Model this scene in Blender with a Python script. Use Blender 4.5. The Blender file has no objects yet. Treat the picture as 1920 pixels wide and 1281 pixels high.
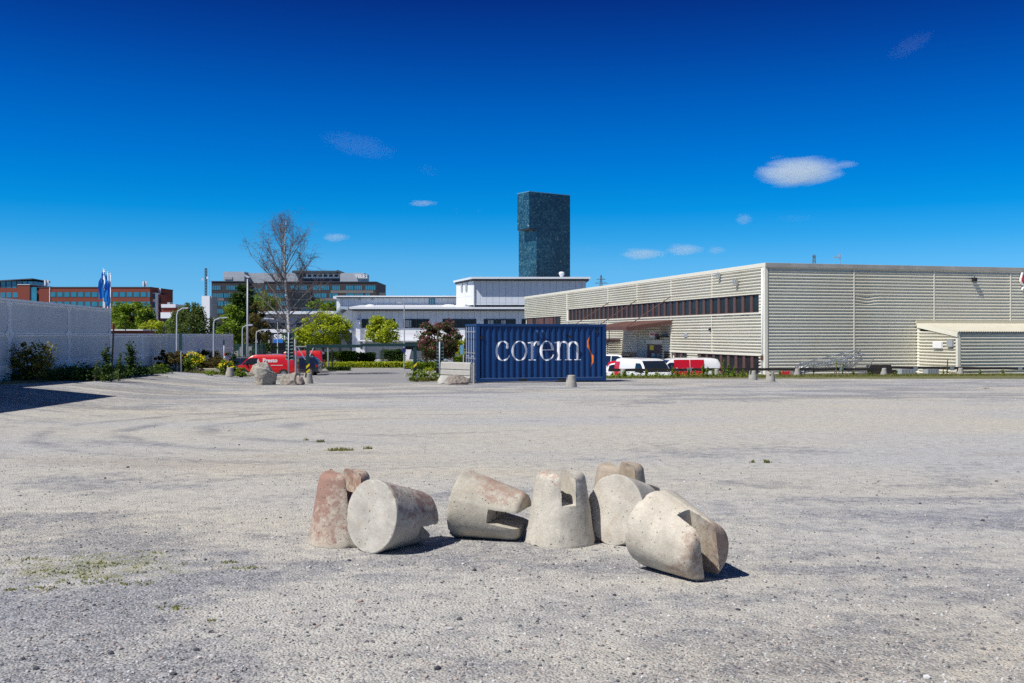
import bpy, bmesh, math, random, time
import numpy as np
from mathutils import Vector, Matrix

S = bpy.context.scene
COL = S.collection
rad = math.radians

# ------------------------------------------------------------------ camera
F = 1867.0                      # focal length in pixels of the 1920 px wide photograph (35 mm)
EYE = 1.22
cd = bpy.data.cameras.new("camera")
cd.lens = 35.0; cd.sensor_width = 36.0
cd.shift_y = -13.5 / 1920
cd.clip_end = 20000
cd.dof.use_dof = True
cd.dof.focus_distance = 11.0
cd.dof.aperture_fstop = 20.0
cam = bpy.data.objects.new("camera", cd); COL.objects.link(cam)
cam.location = (0, 0, EYE); cam.rotation_euler = (rad(90), 0, 0)
S.camera = cam

# ------------------------------------------------------------------ sky, sun, exposure
SUN = Vector((0.61, 0.45, -1.0)).normalized()         # direction the light travels
w = bpy.data.worlds.new("World"); S.world = w; w.use_nodes = True
nt = w.node_tree; nt.nodes.clear()
sky = nt.nodes.new("ShaderNodeTexSky"); sky.sky_type = 'NISHITA'
sky.sun_disc = False
sky.sun_elevation = math.asin(-SUN.z)
sky.sun_rotation = math.atan2(-SUN.x, -SUN.y)
sky.air_density = 1.0; sky.dust_density = 0.15; sky.ozone_density = 3.0; sky.altitude = 0
tc = nt.nodes.new("ShaderNodeTexCoord"); lift = nt.nodes.new("ShaderNodeMapping")
lift.inputs['Scale'].default_value = (1, 1, 0.9); lift.inputs['Location'].default_value = (0, 0, 0.14)
nt.links.new(tc.outputs['Generated'], lift.inputs[0]); nt.links.new(lift.outputs[0], sky.inputs[0])
# polarised, deep blue sky: the colour falls off towards the zenith
sx = nt.nodes.new("ShaderNodeSeparateXYZ"); nt.links.new(tc.outputs['Generated'], sx.inputs[0])
pr = nt.nodes.new("ShaderNodeValToRGB")
SKY_STOPS = [(0.009, (0.44, 0.78, 0.90)), (0.036, (0.40, 0.79, 0.91)), (0.068, (0.28, 0.77, 0.94)), (0.094, (0.10, 0.68, 0.94)), (0.121, (0.0089, 0.5754, 0.9235)), (0.147, (0.0005, 0.4926, 0.8995)), (0.173, (0.0005, 0.4129, 0.8749)), (0.223, (0.0005, 0.2902, 0.7505)), (0.272, (0.003, 0.177, 0.5791)), (0.318, (0.0069, 0.0961, 0.4085)), (0.42, (0.03, 0.1, 0.27)), (0.65, (0.07, 0.15, 0.28)), (1.0, (0.09, 0.17, 0.3))]
while len(pr.color_ramp.elements) < len(SKY_STOPS): pr.color_ramp.elements.new(0.5)
for i, (p, c) in enumerate(SKY_STOPS): pr.color_ramp.elements[i].position = p; pr.color_ramp.elements[i].color = (*c, 1)
nt.links.new(sx.outputs['Z'], pr.inputs[0])
mu = nt.nodes.new("ShaderNodeVectorMath"); mu.operation = 'MULTIPLY'
nt.links.new(sky.outputs[0], mu.inputs[0]); nt.links.new(pr.outputs[0], mu.inputs[1])
bg = nt.nodes.new("ShaderNodeBackground"); bg.inputs[1].default_value = 0.15
wo = nt.nodes.new("ShaderNodeOutputWorld")
nt.links.new(mu.outputs[0], bg.inputs[0]); nt.links.new(bg.outputs[0], wo.inputs[0])
sl = bpy.data.lights.new("sun", 'SUN'); sl.energy = 5.0; sl.angle = rad(0.5); sl.color = (1.0, 0.965, 0.895)
so = bpy.data.objects.new("sun", sl); COL.objects.link(so)
so.rotation_euler = SUN.to_track_quat('-Z', 'Y').to_euler(); so.location = (-40, -40, 60)
S.view_settings.view_transform = 'Standard'; S.view_settings.look = 'None'
S.view_settings.exposure = 0.12; S.view_settings.gamma = 1.0
S.cycles.max_bounces = 6; S.cycles.transparent_max_bounces = 12; S.cycles.volume_bounces = 2
S.cycles.use_denoising = False

# ------------------------------------------------------------------ helpers
def smooth(a, b, x):
    t = min(1.0, max(0.0, (x - a) / (b - a))); return t * t * (3 - 2 * t)
def W(u, v, y):
    return Vector(((u - 960) / F * y, y, EYE - (v - 627) / F * y))
def X(u, y): return (u - 960) / F * y
def Z(v, y): return EYE - (v - 627) / F * y
WX = lambda y: -11.2 - 0.141 * y            # line of the left noise wall
def fence_y(x): return 57.0 + 0.254 * (x - 16.3)
def lerp(a, b, t): return a + (b - a) * t
def plin(x, pts):
    if x <= pts[0][0]: return pts[0][1]
    for (a, za), (b, zb) in zip(pts, pts[1:]):
        if x <= b: return za + (zb - za) * (x - a) / (b - a)
    return pts[-1][1]
def gz(x, y):
    if y > 130: return -2.5
    flat = -0.0209 * y
    # left / middle: gravel falls to the car park
    y0 = lerp(54.0, 45.0, smooth(-16, -9.5, x))
    L = flat if y < y0 else plin(y, [(y0, -0.0209 * y0), (80, -2.42), (105, -2.5), (130, -2.5)])
    if y0 > 50 and y > y0: L = plin(y, [(y0, -0.0209 * y0), (60, -1.2), (74, -2.38), (105, -2.5), (130, -2.5)])
    fy = fence_y(x)
    R = flat
    if x < 15.8:
        k = smooth(fy + 0.7, fy + 2.2, y) * (1 - smooth(14.2, 15.6, x))
        R = lerp(flat, -2.3, k)
    if y > 66: R = lerp(R, -2.4, smooth(66, 72, y))
    z = lerp(L, R, smooth(0.5, 4.5, x))
    d = x - WX(y)
    if y < 100:
        z += 0.42 * (1 - smooth(0.3, 6.0, d)) * smooth(8, 16, y) * (1 - smooth(50, 60, y))
        if d < 11 and y > 52:
            z = lerp(z, max(z, -1.15), (1 - smooth(2, 6, d)) * (1 - smooth(60, 74, y)))
    return z

class MB:
    def __init__(s): s.v = []; s.f = []; s.T = None
    def add(s, vs, fs):
        b = len(s.v)
        if s.T is not None: vs = [s.T @ Vector(p) for p in vs]
        s.v += [tuple(p) for p in vs]; s.f += [tuple(i + b for i in f) for f in fs]; return s
    def box(s, x0, x1, y0, y1, z0, z1):
        x0, x1 = min(x0, x1), max(x0, x1); y0, y1 = min(y0, y1), max(y0, y1); z0, z1 = min(z0, z1), max(z0, z1)
        vs = [(x0,y0,z0),(x1,y0,z0),(x1,y1,z0),(x0,y1,z0),(x0,y0,z1),(x1,y0,z1),(x1,y1,z1),(x0,y1,z1)]
        return s.add(vs, [(0,3,2,1),(4,5,6,7),(0,1,5,4),(1,2,6,5),(2,3,7,6),(3,0,4,7)])
    def quad(s, *p): return s.add(p, [tuple(range(len(p)))])
    def prism(s, pts, a, b, axis='y'):
        def m(p, t):
            if axis == 'y': return (p[0], t, p[1])
            if axis == 'x': return (t, p[0], p[1])
            return (p[0], p[1], t)
        n = len(pts)
        vs = [m(p, a) for p in pts] + [m(p, b) for p in pts]
        fs = [tuple(range(n)), tuple(range(2 * n - 1, n - 1, -1))]
        fs += [(i, i + n, (i + 1) % n + n, (i + 1) % n) for i in range(n)]
        return s.add(vs, fs)
    def path(s, pts, rs, n=8, cap=True):
        pts = [Vector(p) for p in pts]
        if not hasattr(rs, '__len__'): rs = [rs] * len(pts)
        rings = []; up = None
        for i, p in enumerate(pts):
            t = (pts[min(i + 1, len(pts) - 1)] - pts[max(i - 1, 0)])
            if t.length < 1e-9: t = Vector((0, 0, 1))
            t.normalize()
            if up is None:
                up = Vector((0, 0, 1)) if abs(t.z) < 0.9 else Vector((1, 0, 0))
            a = (up - t * up.dot(t))
            if a.length < 1e-6: a = t.orthogonal()
            a.normalize(); up = a; b = t.cross(a)
            rings.append([p + (a * math.cos(2*math.pi*k/n) + b * math.sin(2*math.pi*k/n)) * rs[i] for k in range(n)])
        vs = [q for r in rings for q in r]; fs = []
        for i in range(len(pts) - 1):
            for k in range(n):
                fs.append((i*n + k, i*n + (k+1) % n, (i+1)*n + (k+1) % n, (i+1)*n + k))
        if cap: fs += [tuple(range(n - 1, -1, -1)), tuple((len(pts)-1)*n + k for k in range(n))]
        return s.add(vs, fs)
    def tube(s, a, b, r, r2=None, n=8): return s.path([a, b], [r, r if r2 is None else r2], n)
    def lathe(s, prof, n=24, c=(0, 0, 0)):
        vs = []; fs = []
        for r, z in prof:
            for k in range(n):
                a = 2 * math.pi * k / n; vs.append((c[0] + r * math.cos(a), c[1] + r * math.sin(a), c[2] + z))
        for i in range(len(prof) - 1):
            for k in range(n): fs.append((i*n + k, i*n + (k+1) % n, (i+1)*n + (k+1) % n, (i+1)*n + k))
        fs += [tuple(range(n - 1, -1, -1)), tuple((len(prof)-1)*n + k for k in range(n))]
        return s.add(vs, fs)
    def build(s, name, mat, parent=None, smooth_=False, bevel=0.0, seg=1):
        me = bpy.data.meshes.new(name); me.from_pydata(s.v, [], s.f); me.validate()
        if bevel > 0:
            bm = bmesh.new(); bm.from_mesh(me)
            bmesh.ops.remove_doubles(bm, verts=bm.verts, dist=1e-5)
            bmesh.ops.bevel(bm, geom=[e for e in bm.edges if len(e.link_faces) == 2 and e.calc_face_angle(0) > 0.5], offset=bevel, segments=seg, affect='EDGES', profile=0.6)
            bm.to_mesh(me); bm.free()
        bm = bmesh.new(); bm.from_mesh(me)
        bmesh.ops.recalc_face_normals(bm, faces=bm.faces); bm.to_mesh(me); bm.free()
        if smooth_:
            for p in me.polygons: p.use_smooth = True
        if mat: me.materials.append(mat)
        o = bpy.data.objects.new(name, me); COL.objects.link(o)
        if parent is not None: o.parent = parent
        return o

def tag(o, label=None, cat=None, group=None, kind=None):
    if label: o['label'] = label
    if cat: o['category'] = cat
    if group: o['group'] = group
    if kind: o['kind'] = kind
    return o
def thing(name, label, cat, loc=(0, 0, 0), rz=0.0, group=None):
    o = bpy.data.objects.new(name, None); COL.objects.link(o)
    o.empty_display_size = 0.2
    o.location = loc; o.rotation_euler = (0, 0, rz)
    return tag(o, label, cat, group)
def copy_tree(o, parent=None):
    c = o.copy(); COL.objects.link(c)
    if parent is not None: c.parent = parent
    for ch in list(o.children): copy_tree(ch, c)
    return c
def dup(o, loc, rz, label, group=None):
    c = copy_tree(o); c.location = loc; c.rotation_euler = (0, 0, rz); c['label'] = label
    if group: c['group'] = group
    return c
def struct(o): o['kind'] = 'structure'; return o

# ------------------------------------------------------------------ materials
def nodes(name):
    m = bpy.data.materials.new(name); m.use_nodes = True
    t = m.node_tree; b = t.nodes['Principled BSDF']; return m, t, b
def N(t, typ, **kw):
    n = t.nodes.new(typ)
    for k, v in kw.items(): setattr(n, k, v)
    return n
def mixc(t, fac, a, b, mode='MIX'):
    n = t.nodes.new('ShaderNodeMix'); n.data_type = 'RGBA'; n.blend_type = mode
    for sock, val in ((n.inputs[0], fac), (n.inputs[6], a), (n.inputs[7], b)):
        if hasattr(val, 'is_output') or hasattr(val, 'links'): t.links.new(val, sock)
        elif isinstance(val, (int, float)): sock.default_value = val
        else: sock.default_value = (*val[:3], 1)
    return n.outputs[2]
def ramp(t, inp, stops, interp='LINEAR'):
    r = t.nodes.new('ShaderNodeValToRGB'); r.color_ramp.interpolation = interp
    e = r.color_ramp.elements
    while len(e) < len(stops): e.new(0.5)
    for i, (p, c) in enumerate(stops):
        e[i].position = p; e[i].color = (c, c, c, 1) if isinstance(c, (int, float)) else (*c, 1)
    t.links.new(inp, r.inputs[0]); return r.outputs[0]
def noise_n(t, scale, detail=4, rough=0.55, vec=None, dist=0.0, out=0):
    n = t.nodes.new('ShaderNodeTexNoise'); n.inputs['Scale'].default_value = scale
    n.inputs['Detail'].default_value = detail; n.inputs['Roughness'].default_value = rough
    n.inputs['Distortion'].default_value = dist
    if vec is None: vec = t.nodes.new('ShaderNodeTexCoord').outputs['Object']
    t.links.new(vec, n.inputs['Vector']); return n.outputs[out]
def mapping(t, scale=(1, 1, 1), loc=(0, 0, 0), rot=(0, 0, 0), coord='Object'):
    c = t.nodes.new('ShaderNodeTexCoord'); m = t.nodes.new('ShaderNodeMapping')
    m.inputs['Scale'].default_value = scale; m.inputs['Location'].default_value = loc; m.inputs['Rotation'].default_value = rot
    t.links.new(c.outputs[coord], m.inputs[0]); return m.outputs[0]
def bump(t, b, h, strength=0.3, dist=0.02):
    n = t.nodes.new('ShaderNodeBump'); n.inputs['Strength'].default_value = strength; n.inputs['Distance'].default_value = dist
    t.links.new(h, n.inputs['Height']); t.links.new(n.outputs[0], b.inputs['Normal'])
def plain(name, c, rough=0.6, metal=0.0, var=0.12, scale=6.0, streak=False, bmp=0.0, spec=0.5, coat=0.0, dirt=None):
    m, t, b = nodes(name)
    vec = mapping(t, (1, 1, 0.12)) if streak else None
    n = noise_n(t, scale, 5, 0.6, vec)
    lo = tuple(x * (1 - var) for x in c); hi = tuple(min(1, x * (1 + var)) for x in c)
    col = mixc(t, n, lo, hi)
    if dirt:
        d = ramp(t, noise_n(t, scale * 0.35, 6, 0.65, mapping(t, (1, 1, 0.2))), [(0.45, 0.0), (0.75, 0.6)])
        col = mixc(t, d, col, dirt)
    t.links.new(col, b.inputs['Base Color'])
    b.inputs['Roughness'].default_value = rough; b.inputs['Metallic'].default_value = metal
    b.inputs['Specular IOR Level'].default_value = spec; b.inputs['Coat Weight'].default_value = coat
    if bmp: bump(t, b, noise_n(t, scale * 6, 5), bmp, 0.01)
    return m
def leafmat(name, cols, trans=0.35, scale=0.9):
    m, t, b = nodes(name)
    geo = t.nodes.new('ShaderNodeNewGeometry')
    n = noise_n(t, scale, 3)
    r = t.nodes.new('ShaderNodeMath'); r.operation = 'MULTIPLY_ADD'
    t.links.new(geo.outputs['Random Per Island'], r.inputs[0]); r.inputs[1].default_value = 0.5; t.links.new(n, r.inputs[2])
    k = len(cols)
    col = ramp(t, r.outputs[0], [(0.28 + 0.65 * i / max(1, k - 1), c) for i, c in enumerate(cols)])
    t.links.new(col, b.inputs['Base Color']); b.inputs['Roughness'].default_value = 0.55
    b.inputs['Specular IOR Level'].default_value = 0.25
    tr = t.nodes.new('ShaderNodeBsdfTranslucent'); t.links.new(col, tr.inputs[0])
    mx = t.nodes.new('ShaderNodeMixShader'); mx.inputs[0].default_value = trans
    t.links.new(b.outputs[0], mx.inputs[1]); t.links.new(tr.outputs[0], mx.inputs[2])
    t.links.new(mx.outputs[0], t.nodes['Material Output'].inputs[0]); return m

M = {}
M['concrete'] = plain('concrete', (0.40, 0.39, 0.36), 0.9, var=0.2, scale=5, bmp=0.3)
M['wallpanel'] = plain('noise_wall_concrete', (0.60, 0.64, 0.66), 0.95, var=0.07, scale=3, streak=True, bmp=0.12, dirt=(0.47, 0.50, 0.52))
M['wallframe'] = plain('noise_wall_rib', (0.80, 0.83, 0.85), 0.9, var=0.1, scale=4)
M['cream'] = plain('cream_cladding', (0.68, 0.655, 0.55), 0.5, var=0.05, scale=0.7, dirt=(0.57, 0.52, 0.39))
M['creamtrim'] = plain('cream_trim', (0.75, 0.72, 0.60), 0.5, var=0.06, scale=1.2)
M['fascia'] = plain('weathered_fascia', (0.36, 0.35, 0.32), 0.7, var=0.35, scale=2.0, dirt=(0.2, 0.19, 0.17))
M['brown'] = plain('brown_mullion', (0.105, 0.055, 0.05), 0.6, var=0.15, scale=4)
M['redbrown'] = plain('red_brown_sheet', (0.115, 0.055, 0.045), 0.6, var=0.25, scale=3)
M['glass'] = plain('dark_glass', (0.02, 0.024, 0.028), 0.15, var=0.5, scale=0.8, spec=0.25)
M['glassblue'] = plain('blue_glass', (0.02, 0.17, 0.26), 0.12, var=0.5, scale=0.35, spec=0.9)
M['white'] = plain('white_panel', (0.76, 0.77, 0.79), 0.5, var=0.04, scale=1)
M['whitepaint'] = plain('white_paint', (0.8, 0.8, 0.8), 0.3, var=0.02, coat=0.3)
M['roofmetal'] = plain('pale_roof_metal', (0.68, 0.70, 0.73), 0.4, var=0.05, scale=0.5)
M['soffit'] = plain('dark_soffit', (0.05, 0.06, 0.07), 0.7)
M['navy'] = plain('navy_paint', (0.003, 0.038, 0.145), 0.42, var=0.18, scale=2.5, spec=0.4, dirt=(0.01, 0.045, 0.13))
M['darkgreen'] = plain('dark_green_paint', (0.014, 0.048, 0.045), 0.45, var=0.2, scale=3)
M['black'] = plain('black', (0.012, 0.012, 0.014), 0.5)
M['darksteel'] = plain('dark_steel', (0.10, 0.11, 0.12), 0.6, metal=0.3)
M['rubber'] = plain('rubber', (0.015, 0.015, 0.016), 0.85)
M['yellow'] = plain('yellow_paint', (0.85, 0.68, 0.02), 0.45)
M['steel'] = plain('galvanised_steel', (0.46, 0.48, 0.50), 0.42, metal=0.55, var=0.15, scale=5)
M['pale_pole'] = plain('pale_pole_paint', (0.46, 0.49, 0.53), 0.45, var=0.06)
M['timber'] = plain('dark_timber', (0.035, 0.028, 0.026), 0.85, var=0.35, scale=6, bmp=0.4)
M['log'] = plain('weathered_timber', (0.37, 0.34, 0.29), 0.85, var=0.2, scale=6, bmp=0.4)
M['vanred'] = plain('red_van_paint', (0.56, 0.008, 0.012), 0.28, var=0.04, coat=0.6)
M['vanwhite'] = plain('white_van_paint', (0.78, 0.78, 0.78), 0.28, var=0.02, coat=0.6)
M['carblue'] = plain('dark_blue_car_paint', (0.012, 0.018, 0.04), 0.25, var=0.05, coat=0.6)
M['carsilver'] = plain('silver_car_paint', (0.5, 0.53, 0.57), 0.25, metal=0.3, var=0.03, coat=0.5)
M['carorange'] = plain('orange_car_paint', (0.8, 0.16, 0.01), 0.28, var=0.03, coat=0.5)
M['carglass'] = plain('car_glass', (0.012, 0.018, 0.026), 0.05, var=0.1, spec=0.9)
M['headlamp'] = plain('headlamp_glass', (0.6, 0.62, 0.65), 0.1, var=0.05)
M['taillamp'] = plain('tail_lamp', (0.35, 0.01, 0.01), 0.2)
M['brickred'] = plain('red_brick', (0.19, 0.042, 0.026), 0.85, var=0.18, scale=0.25)
M['brickbrown'] = plain('brown_stone_cladding', (0.038, 0.031, 0.033), 0.75, var=0.35, scale=0.12)
M['bark'] = plain('bark', (0.09, 0.07, 0.055), 0.9, var=0.3, scale=8)
M['signred'] = plain('sign_red', (0.5, 0.01, 0.015), 0.35)
M['signblue'] = plain('sign_blue', (0.02, 0.16, 0.5), 0.4)
M['orange'] = plain('orange_swoosh', (0.75, 0.16, 0.01), 0.5, var=0.3, scale=3)
M['letterwhite'] = plain('letter_white', (0.82, 0.83, 0.85), 0.5, var=0.04)
M['lg_gray'] = plain('grey_box_paint', (0.33, 0.36, 0.38), 0.5)
M['leafgreen'] = leafmat('leaf_green', [(0.035, 0.075, 0.008), (0.13, 0.22, 0.018), (0.26, 0.36, 0.03)])
M['leafdark'] = leafmat('leaf_dark', [(0.012, 0.03, 0.008), (0.03, 0.07, 0.012), (0.07, 0.13, 0.02)])
M['leafyellow'] = leafmat('leaf_yellow_green', [(0.12, 0.20, 0.01), (0.34, 0.43, 0.02), (0.52, 0.55, 0.04)], 0.4)
M['leafwillow'] = leafmat('leaf_willow', [(0.03, 0.06, 0.012), (0.09, 0.14, 0.03), (0.15, 0.2, 0.05)])
M['leafhaw'] = leafmat('leaf_hawthorn', [(0.03, 0.05, 0.012), (0.08, 0.07, 0.03), (0.34, 0.07, 0.11), (0.45, 0.12, 0.17)])
M['leafhawg'] = leafmat('leaf_hawthorn_green', [(0.03, 0.045, 0.015), (0.07, 0.10, 0.03), (0.12, 0.14, 0.04)])
M['leafpurple'] = leafmat('leaf_brown_red', [(0.03, 0.035, 0.012), (0.09, 0.07, 0.02), (0.16, 0.14, 0.04)])
M['blossomyellow'] = leafmat('blossom_yellow', [(0.6, 0.42, 0.01), (0.85, 0.68, 0.02), (0.9, 0.8, 0.05)], 0.25)
M['flagblue'] = leafmat('flag_cloth', [(0.02, 0.22, 0.66), (0.05, 0.32, 0.8)], 0.5)
M['leafolive'] = leafmat('leaf_olive', [(0.05, 0.06, 0.012), (0.16, 0.16, 0.03), (0.30, 0.28, 0.06)], 0.4)
M['grass'] = leafmat('grass_blades', [(0.05, 0.07, 0.012), (0.13, 0.15, 0.03), (0.25, 0.24, 0.07)], 0.3, scale=1.5)

# gravel
def gravel_mat():
    m, t, b = nodes('gravel')
    co = t.nodes.new('ShaderNodeTexCoord').outputs['Object']
    vor = N(t, 'ShaderNodeTexVoronoi'); vor.inputs['Scale'].default_value = 75; t.links.new(co, vor.inputs['Vector'])
    vr = ramp(t, vor.outputs['Color'], [(0.0, (0.07, 0.075, 0.09)), (0.2, (0.20, 0.20, 0.215)), (0.45, (0.34, 0.33, 0.325)), (0.7, (0.44, 0.415, 0.385)), (0.9, (0.56, 0.545, 0.53)), (1.0, (0.78, 0.77, 0.76))])
    vor2 = N(t, 'ShaderNodeTexVoronoi'); vor2.inputs['Scale'].default_value = 26; t.links.new(co, vor2.inputs['Vector'])
    vr2 = ramp(t, vor2.outputs['Color'], [(0.0, (0.10, 0.105, 0.12)), (0.3, (0.30, 0.29, 0.29)), (0.6, (0.40, 0.385, 0.37)), (1.0, (0.60, 0.58, 0.56))])
    stones = mixc(t, 0.3, vr, vr2)
    stones = mixc(t, 1.0, stones, (0.74, 0.765, 0.81), 'MULTIPLY')
    dustn = noise_n(t, 260, 3, 0.6, co)
    dust = mixc(t, dustn, (0.385, 0.37, 0.335), (0.55, 0.53, 0.48))
    # patches of fine dust against loose gravel, drawn out by traffic
    c2 = mapping(t, (0.5, 0.85, 1), rot=(0, 0, 0.12))
    big = noise_n(t, 0.5, 9, 0.66, c2, 0.8)
    fine = noise_n(t, 5.0, 4, 0.6, co)
    add = N(t, 'ShaderNodeMath', operation='MULTIPLY_ADD'); t.links.new(fine, add.inputs[0]); add.inputs[1].default_value = 0.35
    t.links.new(big, add.inputs[2])
    # U-shaped tracks left by turning lorries at mid-left
    sp = N(t, 'ShaderNodeSeparateXYZ'); t.links.new(co, sp.inputs[0])
    tn = noise_n(t, 0.35, 3, 0.5, co)
    xm = N(t, 'ShaderNodeMath', operation='ADD'); t.links.new(sp.outputs['X'], xm.inputs[0]); xm.inputs[1].default_value = 1.6
    xn = N(t, 'ShaderNodeMath', operation='MINIMUM'); t.links.new(xm.outputs[0], xn.inputs[0]); xn.inputs[1].default_value = 0.0
    ym = N(t, 'ShaderNodeMath', operation='SUBTRACT'); t.links.new(sp.outputs['Y'], ym.inputs[0]); ym.inputs[1].default_value = 17.2
    cb = N(t, 'ShaderNodeCombineXYZ'); t.links.new(xn.outputs[0], cb.inputs[0]); t.links.new(ym.outputs[0], cb.inputs[1])
    ln = N(t, 'ShaderNodeVectorMath', operation='LENGTH'); t.links.new(cb.outputs[0], ln.inputs[0])
    la = N(t, 'ShaderNodeMath', operation='MULTIPLY_ADD'); t.links.new(tn, la.inputs[0]); la.inputs[1].default_value = 1.6; t.links.new(ln.outputs['Value'], la.inputs[2])
    lb = N(t, 'ShaderNodeMath', operation='MULTIPLY'); t.links.new(la.outputs[0], lb.inputs[0]); lb.inputs[1].default_value = 0.1
    tr_k = ramp(t, lb.outputs[0], [(0.0, 0.0), (0.27, 0.0), (0.295, 0.8), (0.325, 0.0), (0.40, 0.1), (0.42, 0.9), (0.455, 0.0), (0.52, 0.0), (0.55, 1.0), (0.585, 0.0), (0.66, 0.2), (0.68, 0.9), (0.71, 0.0), (0.78, 0.4), (0.82, 0.0)])
    tk = N(t, 'ShaderNodeMath', operation='MULTIPLY'); t.links.new(tr_k, tk.inputs[0]); 
    fx = N(t, 'ShaderNodeMapRange'); fx.inputs['From Min'].default_value = -4.5; fx.inputs['From Max'].default_value = 1.5; fx.inputs['To Min'].default_value = 1.0; fx.inputs['To Max'].default_value = 0.0; t.links.new(sp.outputs['X'], fx.inputs['Value'])
    fm = N(t, 'ShaderNodeMath', operation='MULTIPLY'); t.links.new(ramp(t, noise_n(t, 0.8, 6, 0.65, co), [(0.38, 0.0), (0.60, 0.9)]), fm.inputs[0]); t.links.new(fx.outputs[0], fm.inputs[1]); t.links.new(fm.outputs[0], tk.inputs[1])
    # the dust lies deeper where the lorries turn
    du = N(t, 'ShaderNodeMapRange'); du.inputs['From Min'].default_value = 4.0; du.inputs['From Max'].default_value = 12.0; du.inputs['To Min'].default_value = 0.16; du.inputs['To Max'].default_value = 0.0
    t.links.new(ln.outputs['Value'], du.inputs['Value'])
    ad = N(t, 'ShaderNodeMath', operation='ADD'); t.links.new(add.outputs[0], ad.inputs[0]); t.links.new(du.outputs[0], ad.inputs[1])
    ms0 = ramp(t, ad.outputs[0], [(0.62, 0.0), (0.74, 1.0)])
    ms1 = N(t, 'ShaderNodeMath', operation='SUBTRACT'); ms1.use_clamp = True; t.links.new(ms0, ms1.inputs[0]); t.links.new(tk.outputs[0], ms1.inputs[1]); msk = ms1.outputs[0]
    inv = N(t, 'ShaderNodeMath', operation='MULTIPLY'); t.links.new(msk, inv.inputs[0]); inv.inputs[1].default_value = 0.8
    col = mixc(t, inv.outputs[0], stones, dust)
    # broad tone changes: bluish grey gravel, reddish-brown fines
    tone = noise_n(t, 0.23, 4, 0.55, mapping(t, (0.5, 1, 1), loc=(7, 3, 0)))
    col = mixc(t, ramp(t, tone, [(0.35, 0.0), (0.65, 1.0)]), mixc(t, 1.0, col, (0.90, 0.93, 1.0), 'MULTIPLY'), mixc(t, 1.0, col, (1.03, 1.0, 0.93), 'MULTIPLY'))
    brn = ramp(t, noise_n(t, 0.4, 5, 0.6, mapping(t, (0.5, 1.2, 1), loc=(31, 12, 0))), [(0.6, 0.0), (0.72, 0.5)])
    col = mixc(t, brn, col, mixc(t, 0.65, col, (0.27, 0.22, 0.18)))
    # moss patches front left and a few elsewhere
    mm = mapping(t, (1, 1, 1), loc=(2.45, -5.75, 0)); l2 = N(t, 'ShaderNodeVectorMath', operation='LENGTH')
    mm2 = N(t, 'ShaderNodeVectorMath', operation='MULTIPLY'); t.links.new(mm, mm2.inputs[0]); mm2.inputs[1].default_value = (0.8, 1.1, 0)
    t.links.new(mm2.outputs[0], l2.inputs[0])
    fall = ramp(t, l2.outputs['Value'], [(0.2, 0.36), (0.95, 0.0)])
    mn = noise_n(t, 9, 5, 0.7, co)
    ms = N(t, 'ShaderNodeMath', operation='ADD'); t.links.new(fall, ms.inputs[0]); t.links.new(mn, ms.inputs[1])
    mk = ramp(t, ms.outputs[0], [(0.74, 0.0), (0.90, 0.5)])
    col = mixc(t, mk, col, (0.17, 0.18, 0.04))
    col = mixc(t, tk.outputs[0], col, mixc(t, 1.0, col, (0.80, 0.80, 0.82), 'MULTIPLY'))
    gr = noise_n(t, 8.0, 13, 0.9, co)
    col = mixc(t, 1.0, col, ramp(t, gr, [(0.30, (0.30, 0.31, 0.34)), (0.43, (0.86, 0.87, 0.90)), (0.52, (1.12, 1.12, 1.12)), (0.62, (1.34, 1.33, 1.30)), (0.72, (1.9, 1.88, 1.84))]), 'MULTIPLY')
    col = mixc(t, 1.0, col, (1.02, 1.01, 1.0), 'MULTIPLY')
    t.links.new(col, b.inputs['Base Color']); b.inputs['Roughness'].default_value = 0.95; b.inputs['Specular IOR Level'].default_value = 0.2
    hh = N(t, 'ShaderNodeMath', operation='SUBTRACT'); hh.inputs[0].default_value = 1.0; t.links.new(vor.outputs['Distance'], hh.inputs[1])
    h3 = N(t, 'ShaderNodeMath', operation='MULTIPLY_ADD'); t.links.new(noise_n(t, 3.0, 6, 0.7, co), h3.inputs[0]); h3.inputs[1].default_value = 1.6
    t.links.new(hh.outputs[0], h3.inputs[2])
    bump(t, b, h3.outputs[0], 0.75, 0.012)
    return m
M['gravel'] = gravel_mat()
def asphalt_mat():
    m, t, b = nodes('asphalt')
    n = noise_n(t, 120, 3); n2 = noise_n(t, 0.3, 5, 0.6)
    c = mixc(t, n, (0.17, 0.17, 0.185), (0.31, 0.305, 0.31)); c = mixc(t, ramp(t, n2, [(0.4, 0.0), (0.7, 0.5)]), c, (0.29, 0.275, 0.25))
    t.links.new(c, b.inputs['Base Color']); b.inputs['Roughness'].default_value = 0.9; bump(t, b, n, 0.3, 0.005); return m
M['asphalt'] = asphalt_mat()
def earth_mat():
    m, t, b = nodes('grassy_earth')
    n = noise_n(t, 1.3, 6, 0.7); n2 = noise_n(t, 30, 3)
    c = ramp(t, n, [(0.35, (0.10, 0.09, 0.05)), (0.55, (0.10, 0.115, 0.03)), (0.7, (0.19, 0.19, 0.06))])
    c = mixc(t, 0.4, c, mixc(t, n2, (0.05, 0.06, 0.02), (0.26, 0.25, 0.1)))
    t.links.new(c, b.inputs['Base Color']); b.inputs['Roughness'].default_value = 1.0; bump(t, b, n2, 0.6, 0.05); return m
M['earth'] = earth_mat()

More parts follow.
